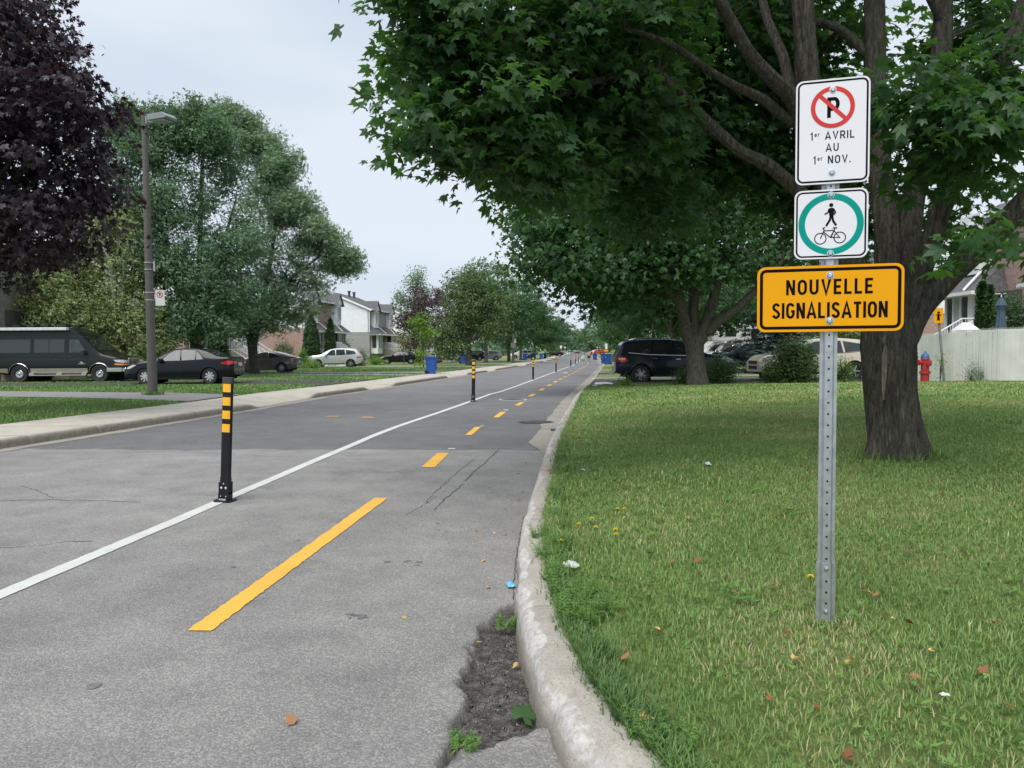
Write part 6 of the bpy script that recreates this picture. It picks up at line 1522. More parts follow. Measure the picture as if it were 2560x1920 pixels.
crumple('dirt_clod', 'dark wad of debris in the gutter by the drain cover', 1385, 1078, .14, .10, .07, mat('dark_debris', (.03, .028, .024), .9), 'debris')
M_RIM = mat('stone_white', (.62, .62, .62), .9, var=.12, scale=14, bump=.8, bscale=25, bdist=.05)
# oval white stone bed on the left lawn
c = G(846, 913); rb = empty('stone_bed', (c.x, c.y, c.z), 0, 'low oval bed of white stones on the left lawn', 'stone bed')
st_me = None
for k in range(170):
    a = random.random() * 6.28; q = random.random() ** .5; X_, Y_ = math.cos(a) * q * 1.55, math.sin(a) * q * 2.3
    if st_me is None:
        bm = bmesh.new(); bmesh.ops.create_icosphere(bm, subdivisions=1, radius=.13)
        for v in bm.verts: v.co *= random.uniform(.8, 1.15); v.co.z *= .6
        st_me = bpy.data.meshes.new('stone'); bm.to_mesh(st_me); bm.free(); st_me.materials.append(M_RIM)
    o = bpy.data.objects.new('stone', st_me); link(o, rb); o.location = (X_, Y_, .05 + .22 * (1 - q * q)); o.rotation_euler = (0, 0, a); s = random.uniform(.7, 1.4); o.scale = (s, s, s)
MB().lathe([(2.0, 0), (1.9, .03), (1.2, .14), (.01, .24)], 28).build('mound', M_RIM, rb, smooth=True).scale = (.86, 1.2, 1)

LM_DEAD = leaf_mat('dead_leaf', (.20, .085, .035), (.42, .23, .10), (.3, .15, .05), .7, .15)
LM_DEADY = leaf_mat('dead_leaf_yellow', (.40, .22, .04), (.62, .42, .16), (.4, .25, .05), .7, .15)
def curl(seed):
    r_ = np.random.default_rng(seed); t = []
    for ang, L_, w in ((0, 1, .30), (30, .62, .2), (-34, .7, .22)):
        k = kite(ang, L_, w, r_.uniform(-.5, .3)); k = [(a, b_, c + .35 * b_ * b_ + .15 * a * r_.uniform(0, 1)) for a, b_, c in k]; t.append(k)
    return np.array(t)
dead = []
for k in range(6):
    V, F = leaf_quads(np.zeros((1, 3)), np.array([[0, 0, 1.]]), np.array([[1., 0, 0]]), np.array([1.]), curl(k)); V = V - np.array([.5, 0, 0])
    o = mesh_np('fallen_leaf', V, F, LM_DEAD if k < 4 else LM_DEADY, None, False, {'tint': np.full(12, k / 5)}); dead.append(o.data); bpy.data.objects.remove(o)
def leaf_label(px, py, k):
    col = ('dark brown', 'reddish brown', 'brown', 'light brown', 'tan', 'pale yellow')[k]
    where = ('beyond the sign post' if py < 1450 else 'level with the sign post foot' if py < 1620 else 'in the foreground grass') + (' near the kerb' if px < 1600 else ' left of the post' if px < 2020 else ' just right of the post' if px < 2250 else ' towards the right edge')
    return '%s dry leaf lying %s' % (col, where)
def drop(px, py, s, k, label, group, lift=.018):
    c = G(px, py); o = bpy.data.objects.new('fallen_leaf', dead[k % 6]); link(o); o.location = (c.x, c.y, c.z + lift); o.rotation_euler = (random.uniform(-.35, .35), random.uniform(-.35, .35), random.uniform(0, 6.28)); o.scale = (s, s, s * 1.0); tag(o, label, 'leaf', group)
for px, py in ((1628, 1390), (1682, 1413), (1745, 1410), (1500, 1542), (1548, 1552), (1640, 1582), (1650, 1593), (1565, 1658), (2055, 1455 + 25), (1930, 1475), (1835, 1495), (2215, 1545), (2270, 1573), (1970, 1594), (2235, 1558), (2190, 1500), (2155, 1485), (2170, 1490), (2480, 1570), (2500, 1565), (2285, 1713), (2210, 1405), (2272, 1390), (2355, 1240), (1975, 1284), (2460, 1690), (2520, 1780), (1810, 1705), (1925, 1760), (2040, 1780), (2120, 1900), (1990, 1655), (1440, 1270), (1500, 1250), (1560, 1300), (1720, 1300), (1480, 1560), (2400, 1440), (1882, 1244), (2120, 1665), (2330, 1640)):
    drop(px, py, random.uniform(.030, .055), (kx := random.randint(0, 5)), leaf_label(px, py, kx), 'dry leaves scattered in the lawn', .022)
for px, py in ((1190, 1330), (1236, 1333), (1262, 1338), (1207, 1404), (1280, 1251), (1297, 1252), (1262, 1275), (1310, 1230), (1335, 1215), (1220, 1470), (1190, 1180), (1296, 1184), (1316, 1158), (1270, 1188), (1010, 1545)):
    drop(px, py, random.uniform(.03, .05), (kx := random.randint(2, 5)), ('dark', 'brown', 'light brown', 'tan', 'ochre', 'pale yellow')[kx] + ' dry leaf on the asphalt ' + ('far up beside the red kerb mark' if py < 1200 else 'between the cracks and the kerb' if py < 1290 else 'just above the blue mask' if py < 1420 else 'left of the blue mask'), 'dry leaves on the asphalt along the kerb', .006)
drop(728, 1808, .055, 3, 'single orange-brown leaf on the bare asphalt, bottom left', None, .008)
drop(1615, 1815, .06, 5, 'bright orange-yellow leaf in the grass behind the kerb', None, .03)
drop(1290, 1655, .05, 4, 'tan leaf resting against the kerb in the broken asphalt', None, -.01); drop(1192, 1602, .05, 5, 'tan leaf at the left rim of the broken asphalt', None, -.01)
# green maple leaf at the kerb foot
c = G(1325, 1785); o = bpy.data.objects.new('fallen_leaf', leaf_me[3]); link(o); o.location = (c.x - .03, c.y, float(roadz(c.y)) - .01); o.scale = (.10,) * 3; o.rotation_euler = (.3, -.25, 1.2); tag(o, 'large green maple leaf lying at the foot of the kerb', 'leaf')
M_DAND = mat('dandelion_yellow', (.80, .62, .01), .6, var=.1)
def flower_me():
    m = MB(); m.tube([(0, 0, 0), (.002, 0, .035), (0, 0, .055)], .0015, 4)
    return m
def flower(px, py, s, label, group):
    c = G(px, py); t = empty('dandelion', (c.x, c.y, c.z), random.random() * 6, label, 'flower', group)
    MB().tube([(0, 0, -.01), (.003, 0, .03), (0, 0, .05)], .0016, 4).build('stem', LM_WEED, t)
    hd = MB()
    for ringn, (rr, zz, n_) in enumerate(((.017, .050, 14), (.012, .054, 11), (.007, .057, 7))):
        for k in range(n_):
            a = 6.283 * k / n_ + ringn; d = Vector((math.cos(a), math.sin(a), 0)); sd = Vector((-math.sin(a), math.cos(a), 0)) * .0028
            hd.add([Vector((0, 0, zz - .004)), d * rr * .6 + sd + Vector((0, 0, zz)), d * rr + Vector((0, 0, zz + .001)), d * rr * .6 - sd + Vector((0, 0, zz))], [(0, 1, 2, 3)])
    o = hd.build('flower_head', M_DAND, t); t.scale = (s, s, s); return t
fl = {(1544, 1291): 'smaller yellow dandelion of the farthest pair from the camera', (1561, 1291): 'larger right-hand dandelion of the farthest pair', (1480, 1316): 'single dandelion left of centre, above the pair by the kerb', (1447, 1331): 'small dandelion left of the low middle one', (1489, 1339): 'bright dandelion in the middle of the group', (1539, 1345): 'upper of two dandelions one above the other', (1540, 1358): 'lower of two dandelions one above the other', (1402, 1374): 'dandelion nearest the kerb and the camera'}
for px, py in ((1544, 1291), (1561, 1291), (1480, 1316), (1447, 1331), (1489, 1339), (1539, 1345), (1540, 1358), (1402, 1374)): flower(px, py, 1.15, fl[(px, py)], 'dandelions near the kerb')
flower(2026, 1471, 1.2, 'lone yellow dandelion flower left of the sign post foot', None)
# ================================================================== houses
def brick_mat(name, c1, c2, mortar):
    m, n, l, b = new_mat(name)
    tc = N(n, 'TexCoord'); mp = N(n, 'Mapping'); l.new(tc.outputs['Object'], mp.inputs['Vector'])
    sp = N(n, 'SeparateXYZ'); l.new(mp.outputs['Vector'], sp.inputs['Vector'])
    ad = N(n, 'Math', operation='ADD'); l.new(sp.outputs['X'], ad.inputs[0]); l.new(sp.outputs['Y'], ad.inputs[1])
    cb = N(n, 'CombineXYZ'); l.new(ad.outputs[0], cb.inputs['X']); l.new(sp.outputs['Z'], cb.inputs['Y'])
    bt = N(n, 'TexBrick'); bt.inputs['Scale'].default_value = 1.0; bt.inputs['Brick Width'].default_value = .23; bt.inputs['Row Height'].default_value = .075; bt.inputs['Mortar Size'].default_value = .007
    bt.inputs['Color1'].default_value = (*c1, 1); bt.inputs['Color2'].default_value = (*c2, 1); bt.inputs['Mortar'].default_value = (*mortar, 1); bt.inputs['Bias'].default_value = 0
    l.new(cb.outputs[0], bt.inputs['Vector'])
    nz = N(n, 'TexNoise', Scale=6.0, Detail=6.0); l.new(tc.outputs['Object'], nz.inputs['Vector'])
    mr = N(n, 'MapRange'); mr.inputs['From Min'].default_value = .3; mr.inputs['From Max'].default_value = .7; mr.inputs['To Min'].default_value = .82; mr.inputs['To Max'].default_value = 1.15; l.new(nz.outputs['Fac'], mr.inputs['Value'])
    sc = N(n, 'VectorMath', operation='SCALE'); l.new(bt.outputs['Color'], sc.inputs[0]); l.new(mr.outputs[0], sc.inputs['Scale']); l.new(sc.outputs[0], b.inputs['Base Color'])
    b.inputs['Roughness'].default_value = .92
    bp = N(n, 'Bump', Strength=.7, Distance=.012); bp.invert = True; l.new(bt.outputs['Fac'], bp.inputs['Height'])
    b2 = N(n, 'Bump', Strength=.5, Distance=.02); l.new(nz.outputs['Fac'], b2.inputs['Height']); l.new(bp.outputs['Normal'], b2.inputs['Normal']); l.new(b2.outputs['Normal'], b.inputs['Normal'])
    return m
M_PINK = brick_mat('pink_brick', (.42, .265, .235), (.36, .215, .19), (.40, .36, .33))
M_GREY = brick_mat('grey_brick', (.36, .36, .355), (.30, .30, .295), (.38, .38, .375))
M_STONE = brick_mat('grey_stone', (.26, .245, .225), (.20, .19, .175), (.30, .29, .27))
M_SIDE = mat('white_siding', (.78, .80, .83), .6, var=.05, scale=2)
M_TRIM = mat('white_trim', (.82, .83, .85), .5, var=.04, scale=3)
M_SHIN = mat('shingle', (.115, .115, .12), .95, var=.35, scale=7, bump=.6, bscale=30, bdist=.02); M_SHINB = mat('shingle_brown', (.15, .12, .105), .95, var=.3, scale=7, bump=.6, bscale=30, bdist=.02)
M_GLASS = mat('window_glass', (.045, .055, .065), .06, var=.2, scale=1.5, spec=.8)
M_CURT = mat('window_curtain', (.42, .43, .44), .5, var=.2, scale=3)
M_STEP = mat('concrete_step', (.36, .32, .26), .9, var=.2, scale=4)
def window(parent, u, v, z, w, h, n_=2, name='window', frame=.07):
    f = MB()
    for a, b_ in ((-w / 2, .0), (w / 2, .0)): f.box((u + a + math.copysign(-frame / 2, a), v, z + h / 2), (frame, .10, h))
    f.box((u, v, z + frame / 2), (w - 2 * frame, .10, frame)); f.box((u, v, z + h - frame / 2), (w - 2 * frame, .10, frame))
    for k in range(1, n_): f.box((u - w / 2 + w * k / n_, v, z + h / 2), (frame * .8, .10, h - 2 * frame))
    o = f.build(name, M_TRIM, parent)
    for k in range(n_):
        c = u - w / 2 + w * (k + .5) / n_; MB().box((c, v + .02, z + h / 2), (w / n_ - frame * 1.1, .02, h - 2 * frame - .01)).build('pane', M_GLASS if (k + int(u * 3)) % 3 else M_CURT, o)
    return o
def window_side(parent, v, u, z, w, h): # on a side wall (plane x = u)
    f = MB(); f.box((u, v, z), (.08, w, h)); o = f.build('window', M_TRIM, parent); MB().box((u - .045, v, z), (.01, w - .16, h - .16)).build('pane', M_GLASS, o); return o
def railing(mb, pts, h=.95, step=.13):
    for a, b_ in zip(pts[:-1], pts[1:]):
        a, b_ = Vector(a), Vector(b_); L = (b_ - a).length; n_ = max(1, int(L / step))
        mb.tube([a + Vector((0, 0, h)), b_ + Vector((0, 0, h))], .030, 5); mb.tube([a + Vector((0, 0, .10)), b_ + Vector((0, 0, .10))], .022, 5)
        for k in range(n_ + 1):
            p = a.lerp(b_, k / n_); mb.tube([p + Vector((0, 0, .1 if 0 < k < n_ else -.05)), p + Vector((0, 0, h + (.04 if k in (0, n_) else 0)))], .032 if k in (0, n_) else .014, 4)
def roof_slab(mb, pts, th=.12):
    """quad slab with thickness: four corners, thickened downwards"""
    v = [Vector(p) for p in pts]; d = Vector((0, 0, -th)); mb.add(v + [p + d for p in v], [(0, 1, 2, 3), (7, 6, 5, 4), (0, 4, 5, 1), (1, 5, 6, 2), (2, 6, 7, 3), (3, 7, 4, 0)])
def house(label, origin, ang, brick, W=11.0, D=10.0, flip=False, roof=M_SHIN, eave=6.5, z_extra=0.0, cat='house', skirt2=None, skirt=True, dormers=True, skw=5.35):
    t = empty('house', origin, ang, label, cat); E = eave; FL = 1.15; MID = 3.45
    # walls: lower masonry, upper siding on the sides and back, masonry on the front
    MB().box((W / 2, D / 2, (MID - 1.2) / 2), (W, D, MID + 1.2)).build('wall', brick, t)
    MB().box((W / 2, .10, (MID + E) / 2 + .003), (W - .004, .2, E - MID - .01)).build('front_wall', brick, t)
    s = MB(); nb = int((E - MID) / .13)
    for i in range(nb):
        z0 = MID + i * .13; z1 = z0 + .13
        for u in (-.004, W + .004):
            o = -.028 if u < 1 else .028
            s.add([(u + o, .21, z0), (u + o, D, z0), (u + o * .2, D, z1), (u + o * .2, .21, z1)], [(0, 1, 2, 3)]); s.add([(u + o, .21, z0), (u + o, D, z0), (u, D, z0), (u, .21, z0)], [(0, 1, 2, 3)])
    rz = E + 2.15; rv = 5.0
    z = E
    while z < rz - .1:
        q = (z - E) / (rz - E); q2 = min(1, (z + .13 - E) / (rz - E)); v0, v1 = rv * q, D - (D - rv) * q; w0, w1 = rv * q2, D - (D - rv) * q2
        for u in (-.004, W + .004):
            o = -.028 if u < 1 else .028; s.add([(u + o, v0, z), (u + o, v1, z), (u, w1, z + .13), (u, w0, z + .13)], [(0, 1, 2, 3)])
        z += .13
    for sd in (0, 1):
        q = MB()
        for f_ in s.f:
            if (s.v[f_[0]][0] > W / 2) == bool(sd): q.add([s.v[i] for i in f_], [tuple(range(len(f_)))])
        q.build('siding', M_SIDE, t)
    MB().box((W / 2, D / 2 + .1, (MID + E) / 2), (W - .06, D - .25, E - MID)).build('core_wall', M_SIDE, t)
    cb = MB()
    for u in (-.02, W + .02): cb.box((u, .0, (MID + E) / 2), (.10, .10, E - MID))
    cb.build('corner_trim', M_TRIM, t)
    # roof, fascia, vents
    r = MB(); oh = .35; k = (rz - E) / rv
    roof_slab(r, [(-.25, -oh, E - oh * k + .1), (W + .25, -oh, E - oh * k + .1), (W + .25, rv, rz + .1), (-.25, rv, rz + .1)]); k2 = (rz - E) / (D - rv)
    roof_slab(r, [(-.25, rv, rz + .1), (W + .25, rv, rz + .1), (W + .25, D + oh, E - oh * k2 + .1), (-.25, D + oh, E - oh * k2 + .1)])
    ro = r.build('roof', roof, t)
    f = MB()
    for u in (-.27, W + .27):
        roof_slab(f, [(u - .03, -oh, E - oh * k + .06), (u + .03, -oh, E - oh * k + .06), (u + .03, rv, rz + .06), (u - .03, rv, rz + .06)], .24); roof_slab(f, [(u - .03, rv, rz + .06), (u + .03, rv, rz + .06), (u + .03, D + oh, E - oh * k2 + .06), (u - .03, D + oh, E - oh * k2 + .06)], .24)
    f.box((W / 2, -oh - .05, E - oh * k + .02), (W + .5, .12, .16)); f.build('fascia', M_TRIM, t)
    for u in (W * .42, W * .62): MB().lathe([(.16, rz - .5), (.16, rz + .35), (.26, rz + .37), (.26, rz + .50), (.18, rz + .52)], 12, (u, rv - .9, 0)).build('chimney', mat('vent_dark', (.05, .05, .055), .6), ro)
    M_S2 = skirt2 or roof
    for half, (ub, u0, u1) in enumerate(((1.75, -.15, skw), (W - 1.75, W - skw, W + .15))):
        # upper bay with its little gable
        b = MB(); b.box((ub, -.25, MID + 1.85), (1.7, .5, 2.55)); bay = b.build('bay', M_TRIM, t); window(bay, ub, -.53, MID + 1.15, 1.35, 1.55, 3, 'window_frame')
        g = MB(); g.prism([(ub - 1.05, E - .15), (ub + 1.05, E - .15), (ub, E + .95)], -.62, 2.2, 'Y')
        if dormers: g.build('dormer', M_TRIM, t)
        gr_ = MB()
        for sg in (-1, 1): roof_slab(gr_, [(ub + sg * 1.22, -.8, E - .28), (ub, -.8, E + 1.08), (ub, 2.6, E + 1.08), (ub + sg * 1.22, .4, E - .28)], .08)
        if dormers: gr_.build('dormer_roof', roof, t)
        # skirt roof over the entrance and lower bay
        k_ = MB(); roof_slab(k_, [(u0, -1.35, MID - .22), (u1, -1.35, MID - .22), (u1 - .4, -.02, MID + .85), (u0 + .4, -.02, MID + .85)], .10)
        k_.add([(u0, -1.35, MID - .30), (u0 + .4, -.02, MID + .78), (u0, -.02, MID - .30)], [(0, 1, 2)]); k_.add([(u1, -1.35, MID - .30), (u1 - .4, -.02, MID + .78), (u1, -.02, MID - .30)], [(0, 2, 1)])
        if skirt: k_.build('skirt_roof', M_S2 if half else roof, t)
        gt = MB(); gt.box(((u0 + u1) / 2, -1.41, MID - .30), (u1 - u0 + .1, .12, .14)); gt.box(((u0 + u1) / 2, -.70, MID - .36), (u1 - u0, 1.3, .04)); 
        if skirt: gt.build('gutter', M_TRIM, t)
        else:
            tb2 = MB(); tb2.box((ub, -.44, (FL + E) / 2), (2.25, .86, E - FL - .1)); ob2 = tb2.build('tall_bay', M_TRIM, t); window(ob2, ub, -.90, MID + .4, 1.9, 2.2, 3, 'window_frame')
            MB().box((ub - 1.14, -.45, MID + 1.5), (.04, .5, 2.1)).build('pane', M_GLASS, ob2); MB().box((ub + 1.14, -.45, MID + 1.5), (.04, .5, 2.1)).build('pane', M_GLASS, ob2)
        du = ub + (1.15 if half == 0 else -1.15); pr = MB(); pr.tube([(du, -.62, MID + .55 + .02), (du + (.25 if half == 0 else -.25), -1.38, MID - .16)], .055, 6); pr.tube([(du, -.06, E - .2), (du, -.12, MID + .95), (du, -.62, MID + .57)], .05, 6); pr.build('downpipe', M_TRIM, t)
        b = MB(); b.box((ub, -.45, (FL + MID) / 2 - .30), (2.3, .9, MID - FL + .4)); lb = b.build('bay', M_TRIM, t); window(lb, ub, -.93, FL + .15, 1.9, 1.95, 3, 'window_frame')
        for sd in (-1, 1): MB().box((ub + sd * 1.165, -.45, FL + 1.1), (.03, .55, 1.7)).build('pane', M_GLASS, lb)
        ud = 4.35 if half == 0 else W - 4.35
        dr = MB(); dr.box((ud, -.04, FL + 1.02), (.95, .08, 2.05)); d_ = dr.build('door', mat('door_dark', (.10, .09, .085), .5), t); MB().lathe([(.03, -.10), (.03, -.14)], 8, (ud + .36, 0, FL + 1), 'Y').build('handle', M_BOLT, d_)
        MB().box((ud + (-.75 if half == 0 else .75), -.10, FL + 1.75), (.14, .16, .28)).build('wall_lantern', M_SB, t)
        st = MB(); st.box((ud, -.85, FL / 2 - .3), (1.7, 1.7, FL + .6)); ns = 6
        for q in range(ns): st.box((ud, -1.70 - .28 * (q + .5), (FL - (q + 1) * FL / (ns + 1)) / 2 - .3), (1.3, .28, FL - (q + 1) * FL / (ns + 1) + .6))
        st.build('steps', M_STEP, t)
        for sd in (-1, 1):
            rl_ = MB(); uu = ud + sd * .66; railing(rl_, [(uu, -.15, FL), (uu, -1.68, FL), (uu, -1.70 - .28 * ns, .12)])
            rl_.build('railing', M_TRIM, t)
    return t
def left_house(label, Y, brick, dz=.3, **kw):
    X = -28.5 + .1 * Y; return house(label, (X, Y, tz(X, Y) + dz), R(90 - 5.7), brick, **kw)
left_house('grey stone house at the far left, seen between the purple maple and the van', 31.5, M_STONE, .2, skirt=False, dormers=False)
left_house('pink brick house hidden by the two big green trees, with white stair railings', 54.3, M_PINK, .3)
left_house('pink brick house with cedars at its corner, left of the white-sided house', 77.2, M_PINK, .3)
left_house('white-sided grey brick house in the middle of the left row', 100.2, M_GREY, .5, skirt2=M_SHINB)
left_house('white-sided house farthest right of the left row, behind the purple trees', 123.3, M_PINK, .4)
def right_house(label, Yfar, Xf, brick, dz=0.0, **kw):
    return house(label, (Xf, Yfar, tz(Xf, Yfar) + dz), R(-90 - 4.0), brick, **kw)
right_house('pink brick house with a white bay behind the fence, right edge', 35.0, 20.3, M_PINK, .35, dormers=False, skw=3.9)
right_house('pink brick house glimpsed through leaves between the near maple and the spruce', 60.0, 23.5, M_PINK, .1)
right_house('pink house row behind the white camper', 104, 27.6, M_PINK, .3)
right_house('far pink house behind the right-hand maples', 128, 30.5, M_PINK, .3)
# small far garage at the end of the street
g = P(1446, 872, 430); gz = tz(g.x, 430); ga = empty('garage', (g.x, 430, gz), 0, 'small pale-roofed house at the very end of the street', 'house')
MB().box((0, 5, 1.5), (11, 10, 3)).build('wall', M_SIDE, ga); MB().prism([(-6, 3.0), (6, 3.0), (2.5, 5.2), (-2.5, 5.2)], -.4, 10.4, 'Y').build('roof', mat('pale_roof', (.40, .46, .52), .7), ga); MB().box((1.5, -.03, 1.1), (4.5, .06, 2.2)).build('garage_door', M_TRIM, ga)
# ================================================================== vehicles
M_TIRE = mat('tyre_black', (.018, .018, .019), .75, var=.2, scale=20); M_PLAST = mat('trim_black', (.018, .018, .02), .5, var=.1); M_CHR = mat('chrome', (.62, .64, .66), .14, metal=.95, var=.05)
M_CGLASS = mat('car_glass', (.014, .017, .018), .04, var=.1, spec=.8, coat=.3); M_CGL2 = mat('car_glass_clear', (.035, .048, .05), .05, var=.4, scale=3, spec=.6)
M_TAIL = mat('tail_light_red', (.46, .012, .014), .18, var=.2, coat=1.0); M_TAILW = mat('tail_light_pale', (.62, .50, .50), .2, var=.1, coat=1.0); M_HEAD = mat('head_light', (.50, .53, .55), .12, var=.15, scale=12, coat=1.0, metal=.3); M_AMB = mat('amber_light', (.75, .22, .02), .25, var=.1, coat=1.0)
M_ALLOY = mat('alloy_rim', (.52, .54, .56), .32, metal=.6, var=.1); M_UNDER = mat('underbody', (.008, .008, .008), .9); M_PLATE = mat('licence_plate', (.66, .68, .72), .5)
def paint(name, c, metal=.35, rough=.3): return mat(name, c, rough, metal=metal, var=.06, scale=1.2, coat=.3 if max(c) < .05 else 1.0, spec=.25 if max(c) < .05 else .5)
WHEELS = {}
def wheel_mesh(r, w, spokes, style):
    key = (r, w, spokes, style)
    if key in WHEELS: return WHEELS[key]
    rr = r * (.66 if style != 'steel' else .58)
    t = MB(); t.lathe([(rr, -w * .42), (r * .93, -w * .5), (r * .985, -w * .42), (r, -w * .2), (r, w * .2), (r * .985, w * .42), (r * .93, w * .5), (rr, w * .42)], 36, axis='Y', cap=False)
    m = MB(); m.lathe([(rr * 1.01, -w * .47), (rr * .98, -w * .50), (rr * .92, -w * .44), (rr * .90, -w * .15), (.001, -w * .12)], 36, axis='Y', cap=False)
    d = MB()
    if style == 'steel':
        d.lathe([(rr * .86, -w * .3), (rr * .70, -w * .42), (rr * .38, -w * .40), (rr * .30, -w * .58), (rr * .12, -w * .62), (.001, -w * .62)], 30, axis='Y', cap=False)
        for k in range(8):
            a = k * math.tau / 8; d.lathe([(rr * .05, -w * .40), (rr * .05, -w * .5)], 6, (rr * .5 * math.cos(a), 0, rr * .5 * math.sin(a)), 'Y')
    else:
        d.lathe([(rr * .18, -w * .30), (rr * .17, -w * .47), (rr * .10, -w * .50), (.001, -w * .50)], 18, axis='Y', cap=False)
        for k in range(spokes):
            for off in ((-.10, .10) if style == 'twin' else (0,)):
                a = k * math.tau / spokes; ca, sa = math.cos(a), math.sin(a); hw = rr * (.055 if style == 'twin' else (.13 if style == 'cover' else .085)); o0, o1 = off * rr * .6, off * rr * 1.9
                def q(rad, lat, y): return (ca * rad - sa * lat, y, sa * rad + ca * lat)
                v = [q(rr * .12, o0 - hw * .9, -w * .46), q(rr * .12, o0 + hw * .9, -w * .46), q(rr * .95, o1 + hw * (1.5 if style == 'cover' else 1), -w * .44), q(rr * .95, o1 - hw * (1.5 if style == 'cover' else 1), -w * .44)]
                v += [(x, y + w * .16, z) for x, y, z in v]; d.add(v, [(0, 1, 2, 3), (4, 7, 6, 5), (0, 4, 5, 1), (1, 5, 6, 2), (2, 6, 7, 3), (3, 7, 4, 0)])
    WHEELS[key] = (t, m, d); return WHEELS[key]
def wheel(parent, x, y, r, w, spokes=5, style='single', rim=None):
    t, m, d = wheel_mesh(r, w, spokes, style); o = t.build('wheel', M_TIRE, parent, smooth=True)
    a = MB(); a.v, a.f, a.m = m.v, m.f, m.m; e = a.build('rim_barrel', mat('rim_dark', (.05, .05, .055), .5, metal=.4), o, smooth=True)
    b = MB(); b.v, b.f, b.m = d.v, d.f, d.m; b.build('rim', rim or M_ALLOY, o, smooth=True)
    o.location = (x, y, r); o.rotation_euler = (0, random.uniform(0, 1), 0 if y < 0 else math.pi); return o
def smooth_curve(pts, xs):
    px = [p[0] for p in pts]; pz = [p[1] for p in pts]; z = np.interp(xs, px, pz)
    h = (xs[1] - xs[0]); k = 5
    ker = np.ones(k) / k; zp = np.pad(z, k, mode='edge')
    return np.convolve(np.convolve(zp, ker, 'same'), ker, 'same')[k:-k]
class Car:
    """body lofted from a side profile; x from the front bumper (0) to the rear (L), camera side is -y"""
    def __init__(s, name, label, cat, L, W, top, belt, low, wheels, wr, paint_m, plan=None, tumble=.30, crown=.05, group=None, belt_in=.95, ww=.21, spokes=5, wstyle='single', rim=None, arch=1.16, lower=None):
        s.L, s.W = L, W; s.t = empty(name, (0, 0, 0), 0, label, cat, group); s.tum = tumble; s.bin = belt_in
        xs = np.arange(0, L + .0001, .04); s.xs = xs
        s.top = smooth_curve(top, xs); s.belt = np.minimum(smooth_curve(belt, xs), s.top - .02)
        s.low = smooth_curve(low, xs)
        plan = plan or [(0, .74), (.12, .86), (.45, .96), (1.0, 1), (L - .9, 1), (L - .35, .95), (L - .1, .87), (L, .78)]
        s.hw = W / 2 * smooth_curve(plan, xs); s.crown = crown
        low2 = s.low.copy(); ra = wr * arch
        for wx in wheels:
            d = ra ** 2 - (xs - wx) ** 2; z = wr + np.sqrt(np.maximum(d, 0)); low2 = np.where(d > 0, np.maximum(low2, z), low2)
        s.low2 = low2
        fr = np.array([0, .18, .38, .60, .82, 1.0]); wd = np.array([.955, .985, 1.0, .995, .975, belt_in])
        rows = []
        for i, x in enumerate(xs):
            zb, zs, zt, w = low2[i], s.belt[i], s.top[i], s.hw[i]; zl = s.low[i]
            pr = [(0, zb)] if False else []
            pr.append((w * .90 if zb < zl + .01 else w * .80, zb))
            for f, k in zip(fr, wd):
                z0 = zl + (zs - zl) * f; z = zb + (zs - zb) * f
                kk = np.interp((z - zl) / (zs - zl), fr, wd); pr.append((w * kk, z))
            gh = zt - zs; ye = w * belt_in - tumble * gh - .03 * min(1, gh * 8)
            pr.append((w * belt_in * .5 + ye * .5, zs + gh * .5)); pr.append((ye, zs + gh * .93)); pr.append((ye * .93, zs + gh * .93 + min(crown, gh * .3) * .6)); pr.append((ye * .6, zt - .004)); pr.append((0, zt + .004))
            rows.append(pr)
        s.rows = rows; k = len(rows[0]); n = len(xs); V = []; 
        for i, x in enumerate(xs):
            for y, z in rows[i]: V.append((x, -y, z))
            for y, z in rows[i][-2::-1]: V.append((x, y, z))
        K = 2 * k - 1
        F = [(i * K + j, i * K + j + 1, (i + 1) * K + j + 1, (i + 1) * K + j) for i in range(n - 1) for j in range(K - 1)]
        m = MB(); m.add(V, F); m.add([V[j] for j in range(K)], [tuple(range(K))]); m.add([V[(n - 1) * K + j] for j in range(K)], [tuple(range(K))[::-1]])
        s.body = m.build('body', paint_m, s.t, smooth=True)
        u = MB(); u.box((L / 2, 0, np.mean(s.low) + .17), (L * .86, W * .62, .40)); u.box((L / 2, 0, np.mean(s.low) + .03), (L * .8, W * .80, .06)); u.build('underbody', M_UNDER, s.t)
        for wx in wheels:
            MB().box((wx, 0, wr * 1.1), (ra * 2.0, W * .66, wr * 1.9)).build('wheel_well', M_UNDER, s.t)
            for sd in (-1, 1): wheel(s.t, wx, sd * (W / 2 - ww * .55), wr, ww, spokes, wstyle, rim)
            # arch lip
            pts = [(wx + ra * math.cos(a), 0, wr + ra * math.sin(a)) for a in np.linspace(R(8), R(172), 18)]
            for sd in (-1, 1):
                MB().tube([(p[0], sd * (s.y(p[0], p[2]) - .004), p[2]) for p in pts], .014, 5).build('wheel_arch', lower or paint_m, s.t)
    def y(s, x, z):
        i = min(max(x / .04, 0), len(s.xs) - 1.001); a = int(i); f = i - a
        def at(j):
            r = s.rows[j]; zz = [q[1] for q in r[1:9]]; yy = [q[0] for q in r[1:9]]; return float(np.interp(z, zz, yy))
        return at(a) * (1 - f) + at(a + 1) * f
    def ztop(s, x, y):
        i = min(max(x / .04, 0), len(s.xs) - 1.001); a = int(i); f = i - a
        def at(j):
            r = s.rows[j][8:]; return float(np.interp(abs(y), [q[0] for q in r[::-1]], [q[1] for q in r[::-1]]))
        return at(a) * (1 - f) + at(a + 1) * f
